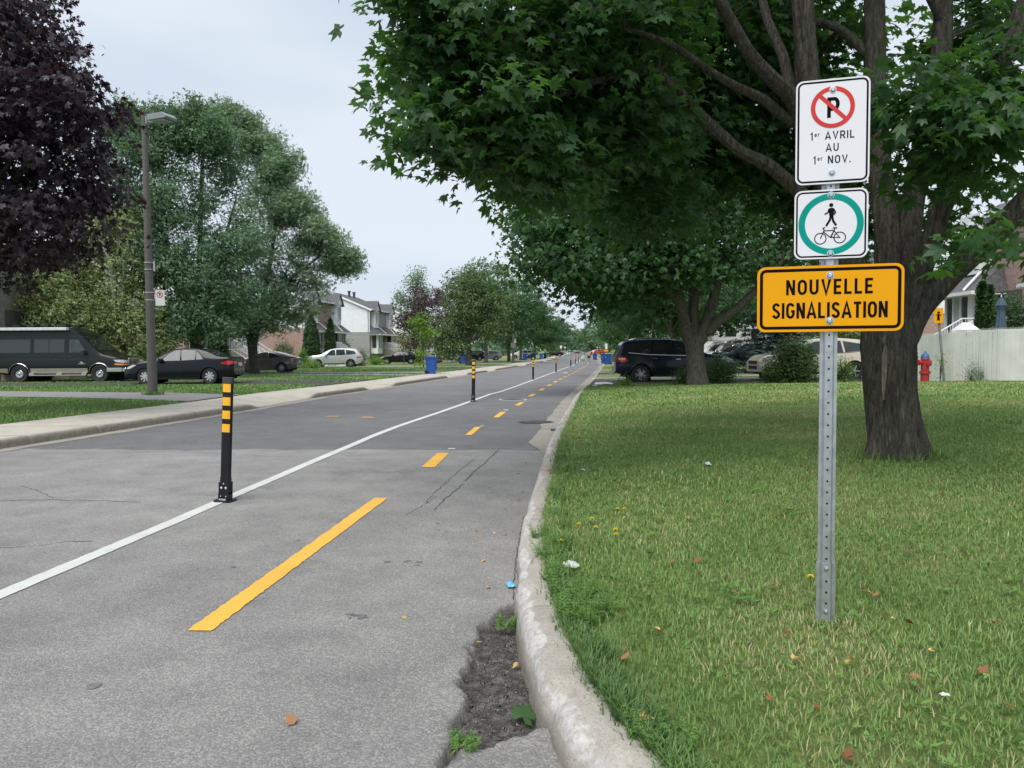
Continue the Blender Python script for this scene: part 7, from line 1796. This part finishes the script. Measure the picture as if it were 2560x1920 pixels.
    def side(s, name, poly, m, off=.006, both=True, parent=None, step=.06):
        """panel following the body side; poly in (x, z)"""
        from mathutils.geometry import delaunay_2d_cdt
        pts = []
        for a, b_ in zip(poly, poly[1:] + poly[:1]):
            n_ = max(1, int(math.hypot(b_[0] - a[0], b_[1] - a[1]) / step)); pts += [(a[0] + (b_[0] - a[0]) * k / n_, a[1] + (b_[1] - a[1]) * k / n_) for k in range(n_)]
        ne = len(pts); x0, x1 = min(p[0] for p in pts), max(p[0] for p in pts); z0, z1 = min(p[1] for p in pts), max(p[1] for p in pts)
        gx = np.arange(x0 + step, x1, step * 1.6); gz = np.arange(z0 + step, z1, step * 1.6)
        if len(gx) and len(gz):
            A, B = np.meshgrid(gx, gz); k = pip(A.ravel(), B.ravel(), [tuple(p) for p in poly]); pts += [(a, b_) for a, b_, q in zip(A.ravel(), B.ravel(), k) if q]
        v2, e, f, *_ = delaunay_2d_cdt([Vector(p) for p in pts], [(i, (i + 1) % ne) for i in range(ne)], [list(range(ne))], 1, 1e-5)
        outs = []
        for sd in ((-1, 1) if both else (-1,)):
            mb = MB(); mb.add([(p.x, sd * (s.y(p.x, p.y) + off), p.y) for p in v2], [tuple(t) for t in f]); outs.append(mb.build(name, m, parent or s.t, smooth='all'))
        return outs
    def line(s, pts, w=.010, m=None, name='seam', off=.004, both=True):
        for sd in ((-1, 1) if both else (-1,)):
            q = []
            for a, b_ in zip(pts[:-1], pts[1:]):
                n_ = max(1, int(math.hypot(b_[0] - a[0], b_[1] - a[1]) / .08)); q += [(a[0] + (b_[0] - a[0]) * k / n_, a[1] + (b_[1] - a[1]) * k / n_) for k in range(n_)]
            q.append(pts[-1]); MB().tube([(x, sd * (s.y(x, z) + off - w * .3), z) for x, z in q], w / 2, 4).build(name, m or M_PLAST, s.t)
    def topglass(s, name, x0, x1, m=M_CGLASS, inset=.06, n=10, off=.008):
        xs = np.linspace(x0, x1, n); V = []; ys = np.linspace(-1, 1, 13)
        for x in xs:
            i = int(min(x / .04, len(s.rows) - 1)); ye = s.rows[i][8][0] - inset
            for q in ys: V.append((x, ye * q, s.ztop(x, ye * q) + off))
        F = [(a * 13 + b_, a * 13 + b_ + 1, (a + 1) * 13 + b_ + 1, (a + 1) * 13 + b_) for a in range(n - 1) for b_ in range(12)]
        return mesh_np(name, V, F, m, s.t, True)
    def end(s, name, x, y0, y1, z0, z1, m, th=.02, r=.02):
        mb = MB(); mb.prism([((y0 + y1) / 2 + a, (z0 + z1) / 2 + b_) for a, b_ in rrect(y1 - y0, z1 - z0, min(r, (z1 - z0) / 2.2), 3)], x - th, x + th, 'X'); return mb.build(name, m, s.t)
    def mirror(s, x, z, m):
        for sd in (-1, 1): MB().prism([(x - .10, z - .07), (x + .07, z - .07), (x + .09, z + .07), (x - .04, z + .09)], sd * (s.y(x, z) + .03), sd * (s.y(x, z) + .22), 'Y').build('wing_mirror', m, s.t, bevel=.02)
    def handle(s, x, z, m): s.side('door_handle', [(x - .09, z - .014), (x + .09, z - .014), (x + .09, z + .014), (x - .09, z + .014)], m, .022)
    def place(s, X, Y, ang, z=None):
        """ang 0: front towards -X (left); centre of the car at X, Y"""
        c, sn = math.cos(ang), math.sin(ang); s.t.location = (X - (s.L / 2) * c, Y - (s.L / 2) * sn, z if z is not None else tz(X, Y) + .02); s.t.rotation_euler = (0, 0, ang); return s.t

# -- black sedan
P_BLK = paint('paint_black', (.003, .005, .009), 0.0, .2)
def sedan(name, label, L, W, Hh, pm, glass=M_CGL2, wr=.32, spokes=8, wst='cover', rim=None, group=None, k=1.0):
    f = L / 4.65; S_ = lambda pts: [(x * f, z * Hh / 1.45) for x, z in pts]
    c = Car(name, label, 'car', L, W, S_([(0, .60), (.10, .72), (.35, .84), (.9, .93), (1.25, .99), (1.75, 1.28), (2.05, 1.41), (2.5, 1.455), (3.0, 1.44), (3.4, 1.36), (3.85, 1.16), (4.05, 1.09), (4.5, 1.07), (4.62, 1.0), (4.65, .95)]),
            S_([(0, .55), (.35, .76), (.9, .86), (1.4, .90), (2.4, .93), (3.4, .98), (4.1, 1.02), (4.5, 1.0), (4.65, .90)]), S_([(0, .28), (.3, .20), (.6, .19), (4.0, .20), (4.35, .26), (4.65, .38)]), [.93 * f, 3.63 * f], wr, pm, spokes=spokes, wstyle=wst, rim=rim, group=group)
    c.side('side_window', S_([(1.62, .935), (2.40, .955), (2.36, 1.375), (2.16, 1.36), (1.92, 1.24)]), glass); c.side('side_window', S_([(2.47, .955), (3.02, .975), (3.02, 1.36), (2.44, 1.385)]), glass); c.side('side_window', S_([(3.07, .98), (3.36, 1.01), (3.22, 1.17), (3.07, 1.30)]), glass)
    c.line(S_([(1.50, .93), (2.4, .945), (3.45, 1.0), (3.25, 1.20), (3.05, 1.375), (2.5, 1.405), (2.15, 1.385), (1.88, 1.24), (1.55, .95)]), .018, M_PLAST, 'window_trim', .008)
    c.topglass('windshield', 1.32 * f, 1.98 * f); c.topglass('rear_window', 3.28 * f, 3.88 * f)
    for ln in ([(1.42, .90), (1.36, .55), (1.42, .24)], [(2.43, .95), (2.46, .6), (2.44, .24)], [(3.30, .99), (3.34, .75), (3.20, .55), (3.17, .24)], [(1.40, .25), (3.2, .25)], [(4.0, 1.0), (4.1, .88)]): c.line(S_(ln))
    c.handle(2.25 * f, .80 * Hh / 1.45, pm); c.handle(3.15 * f, .83 * Hh / 1.45, pm); c.mirror(1.62 * f, .96 * Hh / 1.45, pm)
    c.side('tail_light', S_([(4.10, .86), (4.30, .93), (4.57, .93), (4.60, .80), (4.38, .77), (4.2, .80)]), M_TAIL, .010)
    for sd in (-1, 1): c.end('tail_light', (L - .004), sd * .62 - .14 if sd > 0 else -.76, .76 if sd > 0 else -.48, .80 * Hh / 1.45, .90 * Hh / 1.45, M_TAIL)
    c.side('head_light', S_([(.10, .62), (.30, .64), (.58, .78), (.42, .80), (.16, .70)]), M_HEAD, .008)
    c.end('licence_plate', L + .004, -.19, .19, .72 * Hh / 1.45, .85 * Hh / 1.45, M_PLATE, .012); c.end('bumper_strip', L - .002, -.62, .62, .36, .42, M_PLAST, .02)
    return c
c = sedan('parked_sedan', 'shiny black sedan with silver hubcaps beside the lamp post', 4.62, 1.77, 1.46, P_BLK); X0 = (P(336, 930, 31.3).x + P(612, 930, 31.3).x) / 2; c.place(X0 - .05, 31.4, R(2), tz(X0, 31.4) + .01).scale = (.945, .97, .985)
c = sedan('parked_sedan', 'small black sedan with pale alloys in the middle of the left lawn', 4.45, 1.75, 1.42, P_BLK, wr=.31, spokes=10, wst='single'); X0 = (P(951, 900, 84).x + P(1047, 900, 84).x) / 2; c.place(X0, 84, R(6))
# -- grey coupe
P_GRY = paint('paint_warm_grey', (.12, .115, .11), .45, .3)
c = Car('parked_coupe', 'dark grey coupe with a sloping roof behind the tree trunk', 'car', 4.4, 1.75, [(0, .55), (.3, .76), (.95, .90), (1.2, .95), (1.8, 1.24), (2.2, 1.37), (2.6, 1.385), (3.0, 1.33), (3.6, 1.15), (3.95, 1.04), (4.25, 1.02), (4.36, .95), (4.4, .90)], [(0, .5), (.4, .72), (1.3, .88), (2.6, .93), (3.4, .96), (4.2, .96), (4.4, .85)], [(0, .25), (.3, .18), (3.9, .19), (4.4, .34)], [.90, 3.47], .315, P_GRY, spokes=7, wstyle='twin')
c.side('side_window', [(1.55, .915), (2.62, .945), (2.60, 1.31), (2.25, 1.305), (1.92, 1.18)], M_CGL2); c.side('side_window', [(2.68, .95), (3.42, 1.0), (3.10, 1.16), (2.68, 1.295)], M_CGLASS)
c.topglass('windshield', 1.3, 2.0); c.topglass('rear_window', 3.05, 3.85); c.line([(2.75, .94), (2.82, .6), (2.74, .22)]); c.line([(1.35, .88), (1.3, .5), (1.36, .22)]); c.handle(2.62, .80, P_GRY)
c.side('tail_light', [(3.85, .87), (4.05, .915), (4.34, .91), (4.36, .80), (4.05, .79)], M_TAIL, .010); c.side('head_light', [(.1, .58), (.5, .76), (.35, .78), (.12, .66)], M_HEAD)
for sd in (-1, 1): c.end('tail_light', 4.396, .45 if sd > 0 else -.75, .75 if sd > 0 else -.45, .80, .90, M_TAIL)
c.end('licence_plate', 4.402, -.17, .17, .62, .75, M_PLATE, .012); c.mirror(1.62, .93, P_GRY)
xr = P(745, 930, 49).x; c.place(xr - 2.2, 49.3, R(2))
# -- suv family
def suv(name, label, L, W, Hh, pm, glass=M_CGLASS, wr=.36, rails=True, wst='twin', spokes=5, chrome=False, taper=0.0, group=None, cat='suv', front=True):
    f = L / 4.7; h = Hh / 1.70; S_ = lambda pts: [(x * f, z * h) for x, z in pts]
    rear = [(3.4, 1.70), (4.15, 1.665), (4.42, 1.60), (4.62, 1.18), (4.665, 1.06), (4.70, .92)] if taper else [(3.4, 1.695), (4.0, 1.63), (4.28, 1.56), (4.50, 1.18), (4.62, 1.06), (4.70, .92)]
    c = Car(name, label, cat, L, W, S_([(0, .72), (.08, .90), (.35, 1.02), (1.0, 1.10), (1.25, 1.15), (1.75, 1.48), (2.05, 1.62), (2.6, 1.70)] + rear),
            S_([(0, .68), (.4, .92), (1.1, 1.00), (2.0, 1.03), (3.4, 1.07), (4.3, 1.12), (4.55, 1.05), (4.70, .85)]), S_([(0, .36), (.3, .27), (.6, .25), (4.0, .26), (4.4, .32), (4.70, .46)]), [.92 * f, 3.72 * f], wr, pm, wstyle=wst, spokes=spokes, tumble=.24, group=group, plan=[(0, .72), (.12, .86), (.5, .96), (1.0, 1), (L - .8, 1), (L - .3, .96), (L - .1, .90), (L, .82)])
    c.side('side_window', S_([(1.60, 1.06), (2.42, 1.09), (2.40, 1.565), (2.18, 1.55), (1.95, 1.44)]), glass); c.side('side_window', S_([(2.50, 1.09), (3.28, 1.115), (3.22, 1.585), (2.48, 1.58)]), glass); c.side('side_window', S_([(3.36, 1.12), (4.22 + .14 * taper, 1.20), (4.02 + .2 * taper, 1.46 + .06 * taper), (3.30, 1.575)]), glass)
    c.topglass('windshield', 1.32 * f, 2.0 * f); c.topglass('rear_window', (4.44 if taper else 4.27) * f, (4.61 if taper else 4.50) * f, inset=.10)
    for ln in ([(1.42, 1.0), (1.38, .6), (1.50, .30)], [(2.46, 1.08), (2.48, .6), (2.46, .30)], [(3.34, 1.1), (3.36, .9), (3.18, .60), (3.12, .30)], [(4.28, 1.12), (4.42, .95)]): c.line(S_(ln))
    c.line(S_([(1.45, 1.05), (2.5, 1.07), (3.4, 1.10), (4.2, 1.17)]), .022, M_CHR if chrome else M_PLAST, 'belt_trim', .010)
    c.side('sill_trim', S_([(1.42, .27), (3.22, .27), (3.22, .36), (1.42, .36)]), M_PLAST, .008)
    hm = M_CHR if chrome else pm; c.handle(2.28 * f, .93 * h, hm); c.handle(3.18 * f, .96 * h, hm); c.mirror(1.62 * f, 1.10 * h, pm)
    c.side('tail_light', S_([(4.20, .88), (4.34, 1.02), (4.58, 1.02), (4.60, .84), (4.3, .82)]), M_TAIL, .012); c.side('tail_light_band', S_([(4.32, .925), (4.585, .925), (4.585, .965), (4.33, .965)]), M_TAILW, .018)
    c.side('head_light', S_([(.10, .78), (.30, .80), (.72, .97), (.45, .985), (.12, .90)]), M_HEAD, .010)
    for sd in (-1, 1): c.end('tail_light', L - .10, .48 if sd > 0 else -.80, .80 if sd > 0 else -.48, .86 * h, .99 * h, M_TAIL, .05)
    c.end('licence_plate', L + .0, -.20, .20, .66 * h, .80 * h, M_PLATE, .03)
    for z0, z1 in ((.46, .60), (.66, .80)): c.end('grille', .0, -.42, .42, z0 * h, z1 * h, M_PLAST, .02)
    if rails:
        for sd in (-1, 1):
            pts = [(x * f, sd * (W / 2 - .30), c.ztop(x * f, W / 2 - .30) + (.05 if 1.99 < x < 4.0 else .0)) for x in np.linspace(1.95, 4.05, 12)]; MB().tube(pts, .020, 6).build('roof_rail', M_CHR, c.t)
    return c
P_SIL = paint('paint_silver', (.58, .60, .62), .5, .28)
c = suv('parked_suv', 'silver SUV parked before the pink brick house, left side', 4.62, 1.87, 1.65, P_SIL, M_CGL2, .35, False, 'single', 5); X0 = (P(768, 900, 66).x + P(903, 900, 66).x) / 2; c.place(X0, 66.5, R(7))
P_NAV = paint('paint_dark_blue', (.006, .011, .020), 0.0, .25)
c = suv('parked_suv', 'dark blue SUV with chrome roof rails behind the forked maple', 4.80, 1.93, 1.79, P_NAV, M_CGLASS, .375, True, 'twin', 5, True, taper=1.0)
xr = P(1537, 930, 31.3).x; c.place(xr + 2.4, 31.6, R(178), tz(7, 31.4) - .07)
tb_ = MB(); tb_.tube([(4.7, 0, .42), (4.95, 0, .40), (4.95, 0, .47)], .025, 6); tb_.lathe([(.001, .47), (.03, .49), (.03, .51), (.001, .53)], 8, (4.95, 0, 0)); tb_.build('tow_hitch', M_CHR, c.t)
P_BEI = paint('paint_beige', (.74, .66, .52), .15, .3)
c = suv('parked_suv', 'beige SUV facing left behind the dark bush', 4.77, 1.84, 1.68, P_BEI, M_CGL2, .37, False, 'single', 5); xl = P(1880, 930, 31).x; c.place(xl + 2.42, 31.2, R(4), tz(12, 31) + .0)
P_DB = paint('paint_midnight', (.012, .014, .035), .3, .25)
c = suv('parked_suv', 'midnight blue SUV in front of the white camper', 4.6, 1.85, 1.62, P_DB, M_CGL2, .35, True); xl = P(1768, 880, 47).x; c.place(xl + 2.3, 47.5, R(8))
P_WHT = paint('paint_white', (.62, .63, .64), .1, .3)
c = suv('parked_suv', 'white SUV mostly hidden behind the plum and street trees', 4.5, 1.85, 1.6, P_WHT, M_CGL2, .34, False); c.place(XatY(1112, 88), 96, R(5))
c = suv('parked_hatchback', 'black hatchback right of the leaning street tree', 4.2, 1.8, 1.52, P_BLK, M_CGL2, .32, False, 'single', 6, cat='car'); c.place(P(1213, 890, 112).x - 2.1, 112, R(8))
P_GR2 = paint('paint_mid_grey', (.16, .16, .165), .5, .3)
c = suv('parked_wagon', 'grey wagon just right of the black hatchback', 4.4, 1.8, 1.55, P_GR2, M_CGL2, .33, False, 'single', 6, cat='car'); c.place(P(1254, 890, 118).x - 2.2, 118, R(8))
c = suv('parked_suv', 'white vehicle behind the far trunks of the left row', 4.6, 1.85, 1.65, P_WHT, M_CGL2, .34, False); c.place(XatY(1305, 150), 150, R(8))
# distant traffic
c = sedan('distant_car', 'grey car driving far down the road', 4.5, 1.8, 1.45, P_GR2, M_CGLASS); X0 = XatY(1442.5, 300); c.place(X0, 300, R(96))
c.end('number_plate_front', -.01, -.2, .2, .45, .55, M_PLATE, .01)
c = suv('distant_suv', 'pale SUV far down the road, left of the grey car', 4.6, 1.85, 1.7, P_WHT, M_CGLASS); c.place(XatY(1428, 360), 360, R(96))
P_RED = paint('paint_red', (.42, .012, .018), .3, .28)
c = sedan('parked_sedan', 'red car parked across the far end, behind the walking women', 4.6, 1.8, 1.5, P_RED, M_CGLASS); c.place(XatY(1492, 215), 215, R(4), float(roadz(215)) + .25)
c = sedan('parked_sedan', 'dark car at the far end of the left verge', 4.6, 1.8, 1.45, P_BLK, M_CGLASS); c.place(XatY(1384, 185), 185, R(5))
# -- camper van
P_VAN = paint('paint_dark_green_grey', (.006, .010, .010), 0.0, .3)
V_L, V_W = 6.05, 2.02
c = Car('camper_van', 'dark high-roofed camper van with chrome bumper, far left', 'van', V_L, V_W, [(0, .80), (.08, 1.02), (.4, 1.10), (.95, 1.22), (1.15, 1.35), (1.75, 1.98), (2.0, 2.22), (2.4, 2.40), (3.2, 2.46), (5.6, 2.46), (5.95, 2.40), (6.05, 2.2)],
        [(0, .76), (.5, 1.02), (1.2, 1.18), (1.8, 1.22), (3, 1.23), (6.05, 1.23)], [(0, .48), (.3, .40), (.7, .36), (5.6, .38), (6.05, .46)], [1.08, 4.62], .38, P_VAN, tumble=.10, wstyle='steel', spokes=8, rim=M_CHR, arch=1.2, lower=M_CHR, ww=.24,
        plan=[(0, .84), (.12, .93), (.5, .98), (1.0, 1), (V_L - .3, 1), (V_L, .95)])
c.side('side_window', [(1.62, 1.30), (2.40, 1.31), (2.40, 1.88), (2.02, 1.88)], M_CGL2); c.side('side_window', [(2.62, 1.31), (3.28, 1.31), (3.28, 1.90), (2.62, 1.90)], M_CGLASS); c.side('side_window', [(3.31, 1.31), (3.95, 1.31), (3.95, 1.90), (3.31, 1.90)], M_CGLASS); c.side('side_window', [(4.12, 1.31), (5.70, 1.31), (5.70, 1.90), (4.12, 1.90)], M_CGLASS)
c.topglass('windshield', 1.20, 1.80)
for ln in ([(1.50, 1.25), (1.45, .9), (1.62, .60)], [(2.50, 1.95), (2.50, .60)], [(4.03, 1.95), (4.03, .60)], [(.1, .98), (.7, 1.06), (1.5, 1.0), (6.0, 1.0)], [(1.6, 2.02), (2.2, 2.04), (6.0, 2.04)]): c.line(ln, .012)
c.side('lower_trim', [(1.58, .40), (4.10, .40), (4.10, .62), (1.58, .62)], mat('van_trim_taupe', (.30, .28, .24), .45, metal=.3), .012); c.side('lower_trim', [(5.10, .42), (6.0, .48), (6.0, .62), (5.10, .62)], MATS['van_trim_taupe'], .012)
rb_ = MB(); rb_.box((2.85, -1.06, .32), (2.5, .16, .05)); rb_.box((1.68, -1.05, .38), (.22, .14, .10)); rb_.box((2.78, -1.05, .38), (.25, .14, .10)); rb_.box((4.0, -1.05, .38), (.22, .14, .10)); rb_.build('running_board', M_CHR, c.t, bevel=.01)
c.side('head_light', [(.04, .84), (.34, .88), (.46, .98), (.05, .98)], M_HEAD, .012); c.side('turn_light', [(.04, .74), (.40, .76), (.40, .82), (.04, .80)], M_AMB, .012)
c.end('grille', .0, -.42, .42, .72, 1.02, M_PLAST, .03); c.end('grille_frame', .012, -.50, .50, .68, 1.06, M_CHR, .02, .05)
for k in range(5): c.end('grille_bar', -.02, -.40, .40, .755 + k * .055, .770 + k * .055, M_CHR, .015, .004)
for sd in (-1, 1): c.end('head_light', -.005, .56 if sd > 0 else -.84, .84 if sd > 0 else -.56, .84, .97, M_HEAD); c.end('turn_light', -.005, .56 if sd > 0 else -.84, .84 if sd > 0 else -.56, .74, .80, M_AMB)
# red letters of the grille badge: three block letters GMC
bx0 = -.036
def badge(strokes_, name='badge'):
    mb = MB()
    for k, (a, b_) in enumerate(strokes_):
        (y0, z0), (y1, z1) = a, b_; mb.box((bx0 - k * .0004, (y0 + y1) / 2, (z0 + z1) / 2), (.012, max(abs(y1 - y0), .018), max(abs(z1 - z0), .018)))
    return mb.build(name, mat('badge_red', (.5, .02, .03), .35), c.t)
def let(y, segs): return [((y - a[0], .83 + a[1]), (y - b_[0], .83 + b_[1])) for a, b_ in segs]
# seen from the front the word reads along +y to -y for a left-facing observer
badge(let(.13, [((0, 0), (0, .09)), ((0, .09), (.065, .09)), ((0, 0), (.065, 0)), ((.065, 0), (.065, .04)), ((.035, .045), (.065, .045))]) + let(.04, [((0, 0), (0, .09)), ((.075, 0), (.075, .09)), ((.037, .03), (.037, .09)), ((0, .09), (.075, .09))]) + let(-.06, [((0, 0), (0, .09)), ((0, .09), (.065, .09)), ((0, 0), (.065, 0))]))
bm_ = MB(); bm_.prism(rrect(1.92, .20, .05, 4), 0, 0, 'X') if False else bm_.prism([(a, .54 + b_) for a, b_ in rrect(1.94, .19, .04, 4)], -.10, .08, 'X'); bm_.build('front_bumper', M_CHR, c.t, bevel=.02)
for sd in (-1, 1): MB().box((.40, sd * .99, .54), (.66, .07, .18)).build('bumper_corner', M_CHR, c.t, bevel=.02)
MB().box((.35, 0, .655), (.75, 1.96, .05)).build('bumper_top', M_PLAST, c.t)
c.mirror(1.72, 1.32, M_PLAST); c.handle(2.34, 1.12, M_PLAST); c.handle(2.66, 1.12, M_PLAST)
aw = MB(); aw.box((4.1, -.92, 2.36), (3.3, .22, .13)); aw.build('awning', mat('awning_white', (.62, .64, .66), .5), c.t, bevel=.02)
for x in (2.6, 3.2, 4.0, 4.6, 5.3): MB().box((x, -.2, 2.52), (.32, .5, .10)).build('roof_vent', M_PLAST, c.t, bevel=.02)
# small decal on the front door
c.side('door_decal', [(1.68, .80), (1.98, .80), (1.98, .83), (1.68, .83)], mat('decal_grey', (.30, .34, .30), .5), .01); c.side('door_decal', [(1.75, .86), (1.86, .84), (1.92, .92), (1.80, .90)], MATS['decal_grey'], .01)
xf = P(322, 900, 34.2).x; c.place(xf - V_L / 2 - .1, 34.9, R(180), tz(-20, 34.8) + .0)
# the van faces right: the side towards the camera is its +y side
for o in list(c.t.children):
    if o.name.startswith(('running_board', 'awning')): o.scale = (1, -1, 1)
# -- truck camper
cx_ = P(1772, 840, 58).x; tc_ = empty('truck_camper', (cx_, 58.5, tz(cx_, 58) + .0), R(3), 'white truck camper with a small square window behind the midnight blue SUV', 'camper')
b = MB(); b.prism([(.05, 2.05), (.25, 1.95), (2.35, 1.95), (2.35, 1.0), (5.6, 1.0), (5.7, 3.2), (1.2, 3.22), (.5, 2.95), (.0, 2.35)], -1.1, 1.1, 'Y'); b.build('camper_shell', P_WHT, tc_, bevel=.06)
for x, z_, w, h in ((1.45, 2.55, .75, .42), (3.3, 2.35, .5, .9)):
    MB().box((x, -1.11, z_), (w + .08, .03, h + .08)).build('window', M_PLAST, tc_); MB().box((x, -1.13, z_), (w, .02, h)).build('pane', M_CGLASS, tc_)
MB().prism([(.5, 2.3), (.95, 2.75), (1.0, 2.72), (.75, 2.4), (1.2, 2.62), (.7, 2.25)], -1.125, -1.115, 'Y').build('stripe_decal', M_SB, tc_)
tk = Car('truck_cab', None, None, 5.6, 1.95, [(0, .8), (.1, 1.0), (.9, 1.15), (1.2, 1.2), (1.7, 1.70), (2.0, 1.82), (2.8, 1.84), (3.0, 1.2), (5.6, 1.15)], [(0, .75), (1.2, 1.10), (3.0, 1.12), (5.6, 1.1)], [(0, .45), (5.6, .45)], [1.0, 4.5], .38, P_WHT)
tk.side('side_window', [(1.6, 1.2), (2.7, 1.2), (2.7, 1.7), (2.0, 1.7)], M_CGLASS); tk.topglass('windshield', 1.25, 1.9)
for ch in children(tk.t): ch.parent = tc_; ch.matrix_parent_inverse = Matrix.Identity(4); ch.location.x -= .9
bpy.data.objects.remove(tk.t)

# ================================================================== people
def skin_body(joints, edges, radii, m, parent, name='body', sub=1):
    me = bpy.data.meshes.new(name); me.from_pydata(joints, edges, []); o = bpy.data.objects.new(name, me); link(o)
    md = o.modifiers.new('skin', 'SKIN'); sv = me.skin_vertices[0].data
    for i, r_ in enumerate(radii): sv[i].radius = (r_, r_ * .85) if not isinstance(r_, tuple) else r_; sv[i].use_root = (i == 0)
    s_ = o.modifiers.new('sub', 'SUBSURF'); s_.levels = sub; s_.render_levels = sub
    dg = bpy.context.evaluated_depsgraph_get(); ev = o.evaluated_get(dg); nm = bpy.data.meshes.new_from_object(ev)
    bpy.data.objects.remove(o); nm.materials.clear(); nm.materials.append(m); nm.polygons.foreach_set('use_smooth', np.ones(len(nm.polygons), bool))
    o = bpy.data.objects.new(name, nm); link(o, parent); return o
M_SKIN = mat('skin_brown', (.20, .105, .065), .55, var=.1); M_HAIR = mat('hair_dark', (.020, .014, .012), .6, var=.3, scale=20)
def person(label, X, Y, h, step, top_m, low_m, skirt, rz, bag=None):
    t = empty('person', (X, Y, float(roadz(Y)) + .004), rz, label, 'person'); k = h / 1.62
    J = [(0, 0, .90), (0, 0, 1.12), (0, .0, 1.34), (0, -.01, 1.42), (0, -.02, 1.50), (0, -.03, 1.60),
         (-.17, 0, 1.34), (-.24, .04 * step, 1.08), (-.25, -.10 * step, .86), (-.25, -.13 * step, .78), (.17, 0, 1.34), (.24, -.04 * step, 1.08), (.25, -.16 * step, .90), (.25, -.20 * step, .82),
         (-.09, 0, .86), (-.10, -.14 * step, .50), (-.10, -.10 * step, .10), (-.10, -.22 * step, .035), (.09, 0, .86), (.10, .06 * step, .50), (.10, .26 * step, .13), (.10, .18 * step, .035)]
    E = [(0, 1), (1, 2), (2, 3), (3, 4), (4, 5), (2, 6), (6, 7), (7, 8), (8, 9), (2, 10), (10, 11), (11, 12), (12, 13), (0, 14), (14, 15), (15, 16), (16, 17), (0, 18), (18, 19), (19, 20), (20, 21)]
    Rr = [.145, .125, .13, .055, .085, .09, .06, .045, .032, .035, .06, .045, .032, .035, .10, .065, .042, .04, .10, .065, .042, .04]
    skin_body([(a * k, b_ * k, c_ * k) for a, b_, c_ in J], E, [r_ * k for r_ in Rr], M_SKIN, t)
    n_ = 18
    def shell(prof, m, name, fold=.0):
        V = [((rx + fold * math.cos(a * 7)) * math.cos(a) * k, (ry + fold * math.cos(a * 7)) * math.sin(a) * k, z_ * k) for rx, ry, z_ in prof for a in [2 * math.pi * q / n_ for q in range(n_)]]
        return mesh_np(name, V, [(i * n_ + j, i * n_ + (j + 1) % n_, (i + 1) * n_ + (j + 1) % n_, (i + 1) * n_ + j) for i in range(len(prof) - 1) for j in range(n_)], m, t, True)
    shell([(.17, .135, .88), (.165, .13, .98), (.15, .125, 1.10), (.18, .135, 1.28), (.20, .12, 1.36), (.10, .09, 1.405), (.07, .07, 1.41)], top_m, 'shirt')
    for sd in (-1, 1): MB().tube([(sd * .16 * k, 0, 1.36 * k), (sd * .215 * k, .01, 1.24 * k), (sd * .235 * k, .015, 1.16 * k)], [.075 * k, .066 * k, .062 * k], 10, cap=False).build('sleeve', top_m, t, smooth='all')
    if skirt: shell([(.15, .13, 1.0), (.19, .17, .85), (.23, .21, .60), (.25, .23, .46)], low_m, 'skirt', .012)
    else:
        shell([(.15, .125, 1.0), (.18, .15, .86), (.18, .15, .80)], low_m, 'shorts')
        for sd, st in ((-1, -.10), (1, .05)): MB().tube([(sd * .09 * k, 0, .84 * k), (sd * .10 * k, st * step * .7 * k, .60 * k)], [.115 * k, .10 * k], 12, cap=False).build('shorts_leg', low_m, t, smooth='all')
    hv = MB(); hv.lathe([(.02, 1.635), (.075, 1.62), (.105, 1.57), (.108, 1.50), (.10, 1.40), (.07, 1.33), (.03, 1.30)], 14, (0, .03, 0)); o = hv.build('hair', M_HAIR, t, smooth='all'); o.scale = (k, k, k); o.location = (0, .022 * k, 0)
    for sd in (-1, 1):
        MB().lathe([(.010, -.105), (.010, -.098)], 8, (sd * .033 * k, 0, 1.545 * k), 'Y').build('eye', M_SB, t)
    MB().box((0, -.118 * k, 1.52 * k), (.022 * k, .03 * k, .035 * k)).build('nose', M_SKIN, t, bevel=.005); MB().box((0, -.108 * k, 1.475 * k), (.045 * k, .012 * k, .012 * k)).build('mouth', mat('lips', (.25, .07, .06), .5), t)
    for sd, st in ((-1, -.22), (1, .18)): MB().box((sd * .10 * k, (st * step - .03) * k, .03 * k), (.085 * k, .24 * k, .06 * k)).build('shoe', M_SW if skirt else M_PLAST, t, bevel=.015)
    if bag: MB().box((.24 * k, -.05, .74 * k), (.06, .20, .22)).build('handbag', bag, t, bevel=.02)
    return t
person('woman in a grey top and long mint skirt walking towards the camera', XatY(1458, 107), 107, 1.62, 1.0, mat('cloth_grey', (.26, .27, .30), .9), mat('cloth_mint', (.25, .55, .42), .9), True, R(-3))
person('woman in a patterned beige top and dark red shorts walking with a bag', XatY(1472, 107.5), 107.5, 1.56, -1.0, mat('cloth_beige', (.42, .37, .28), .9, var=.5, scale=22), mat('cloth_maroon', (.10, .018, .022), .9), False, R(2), M_PLAST)
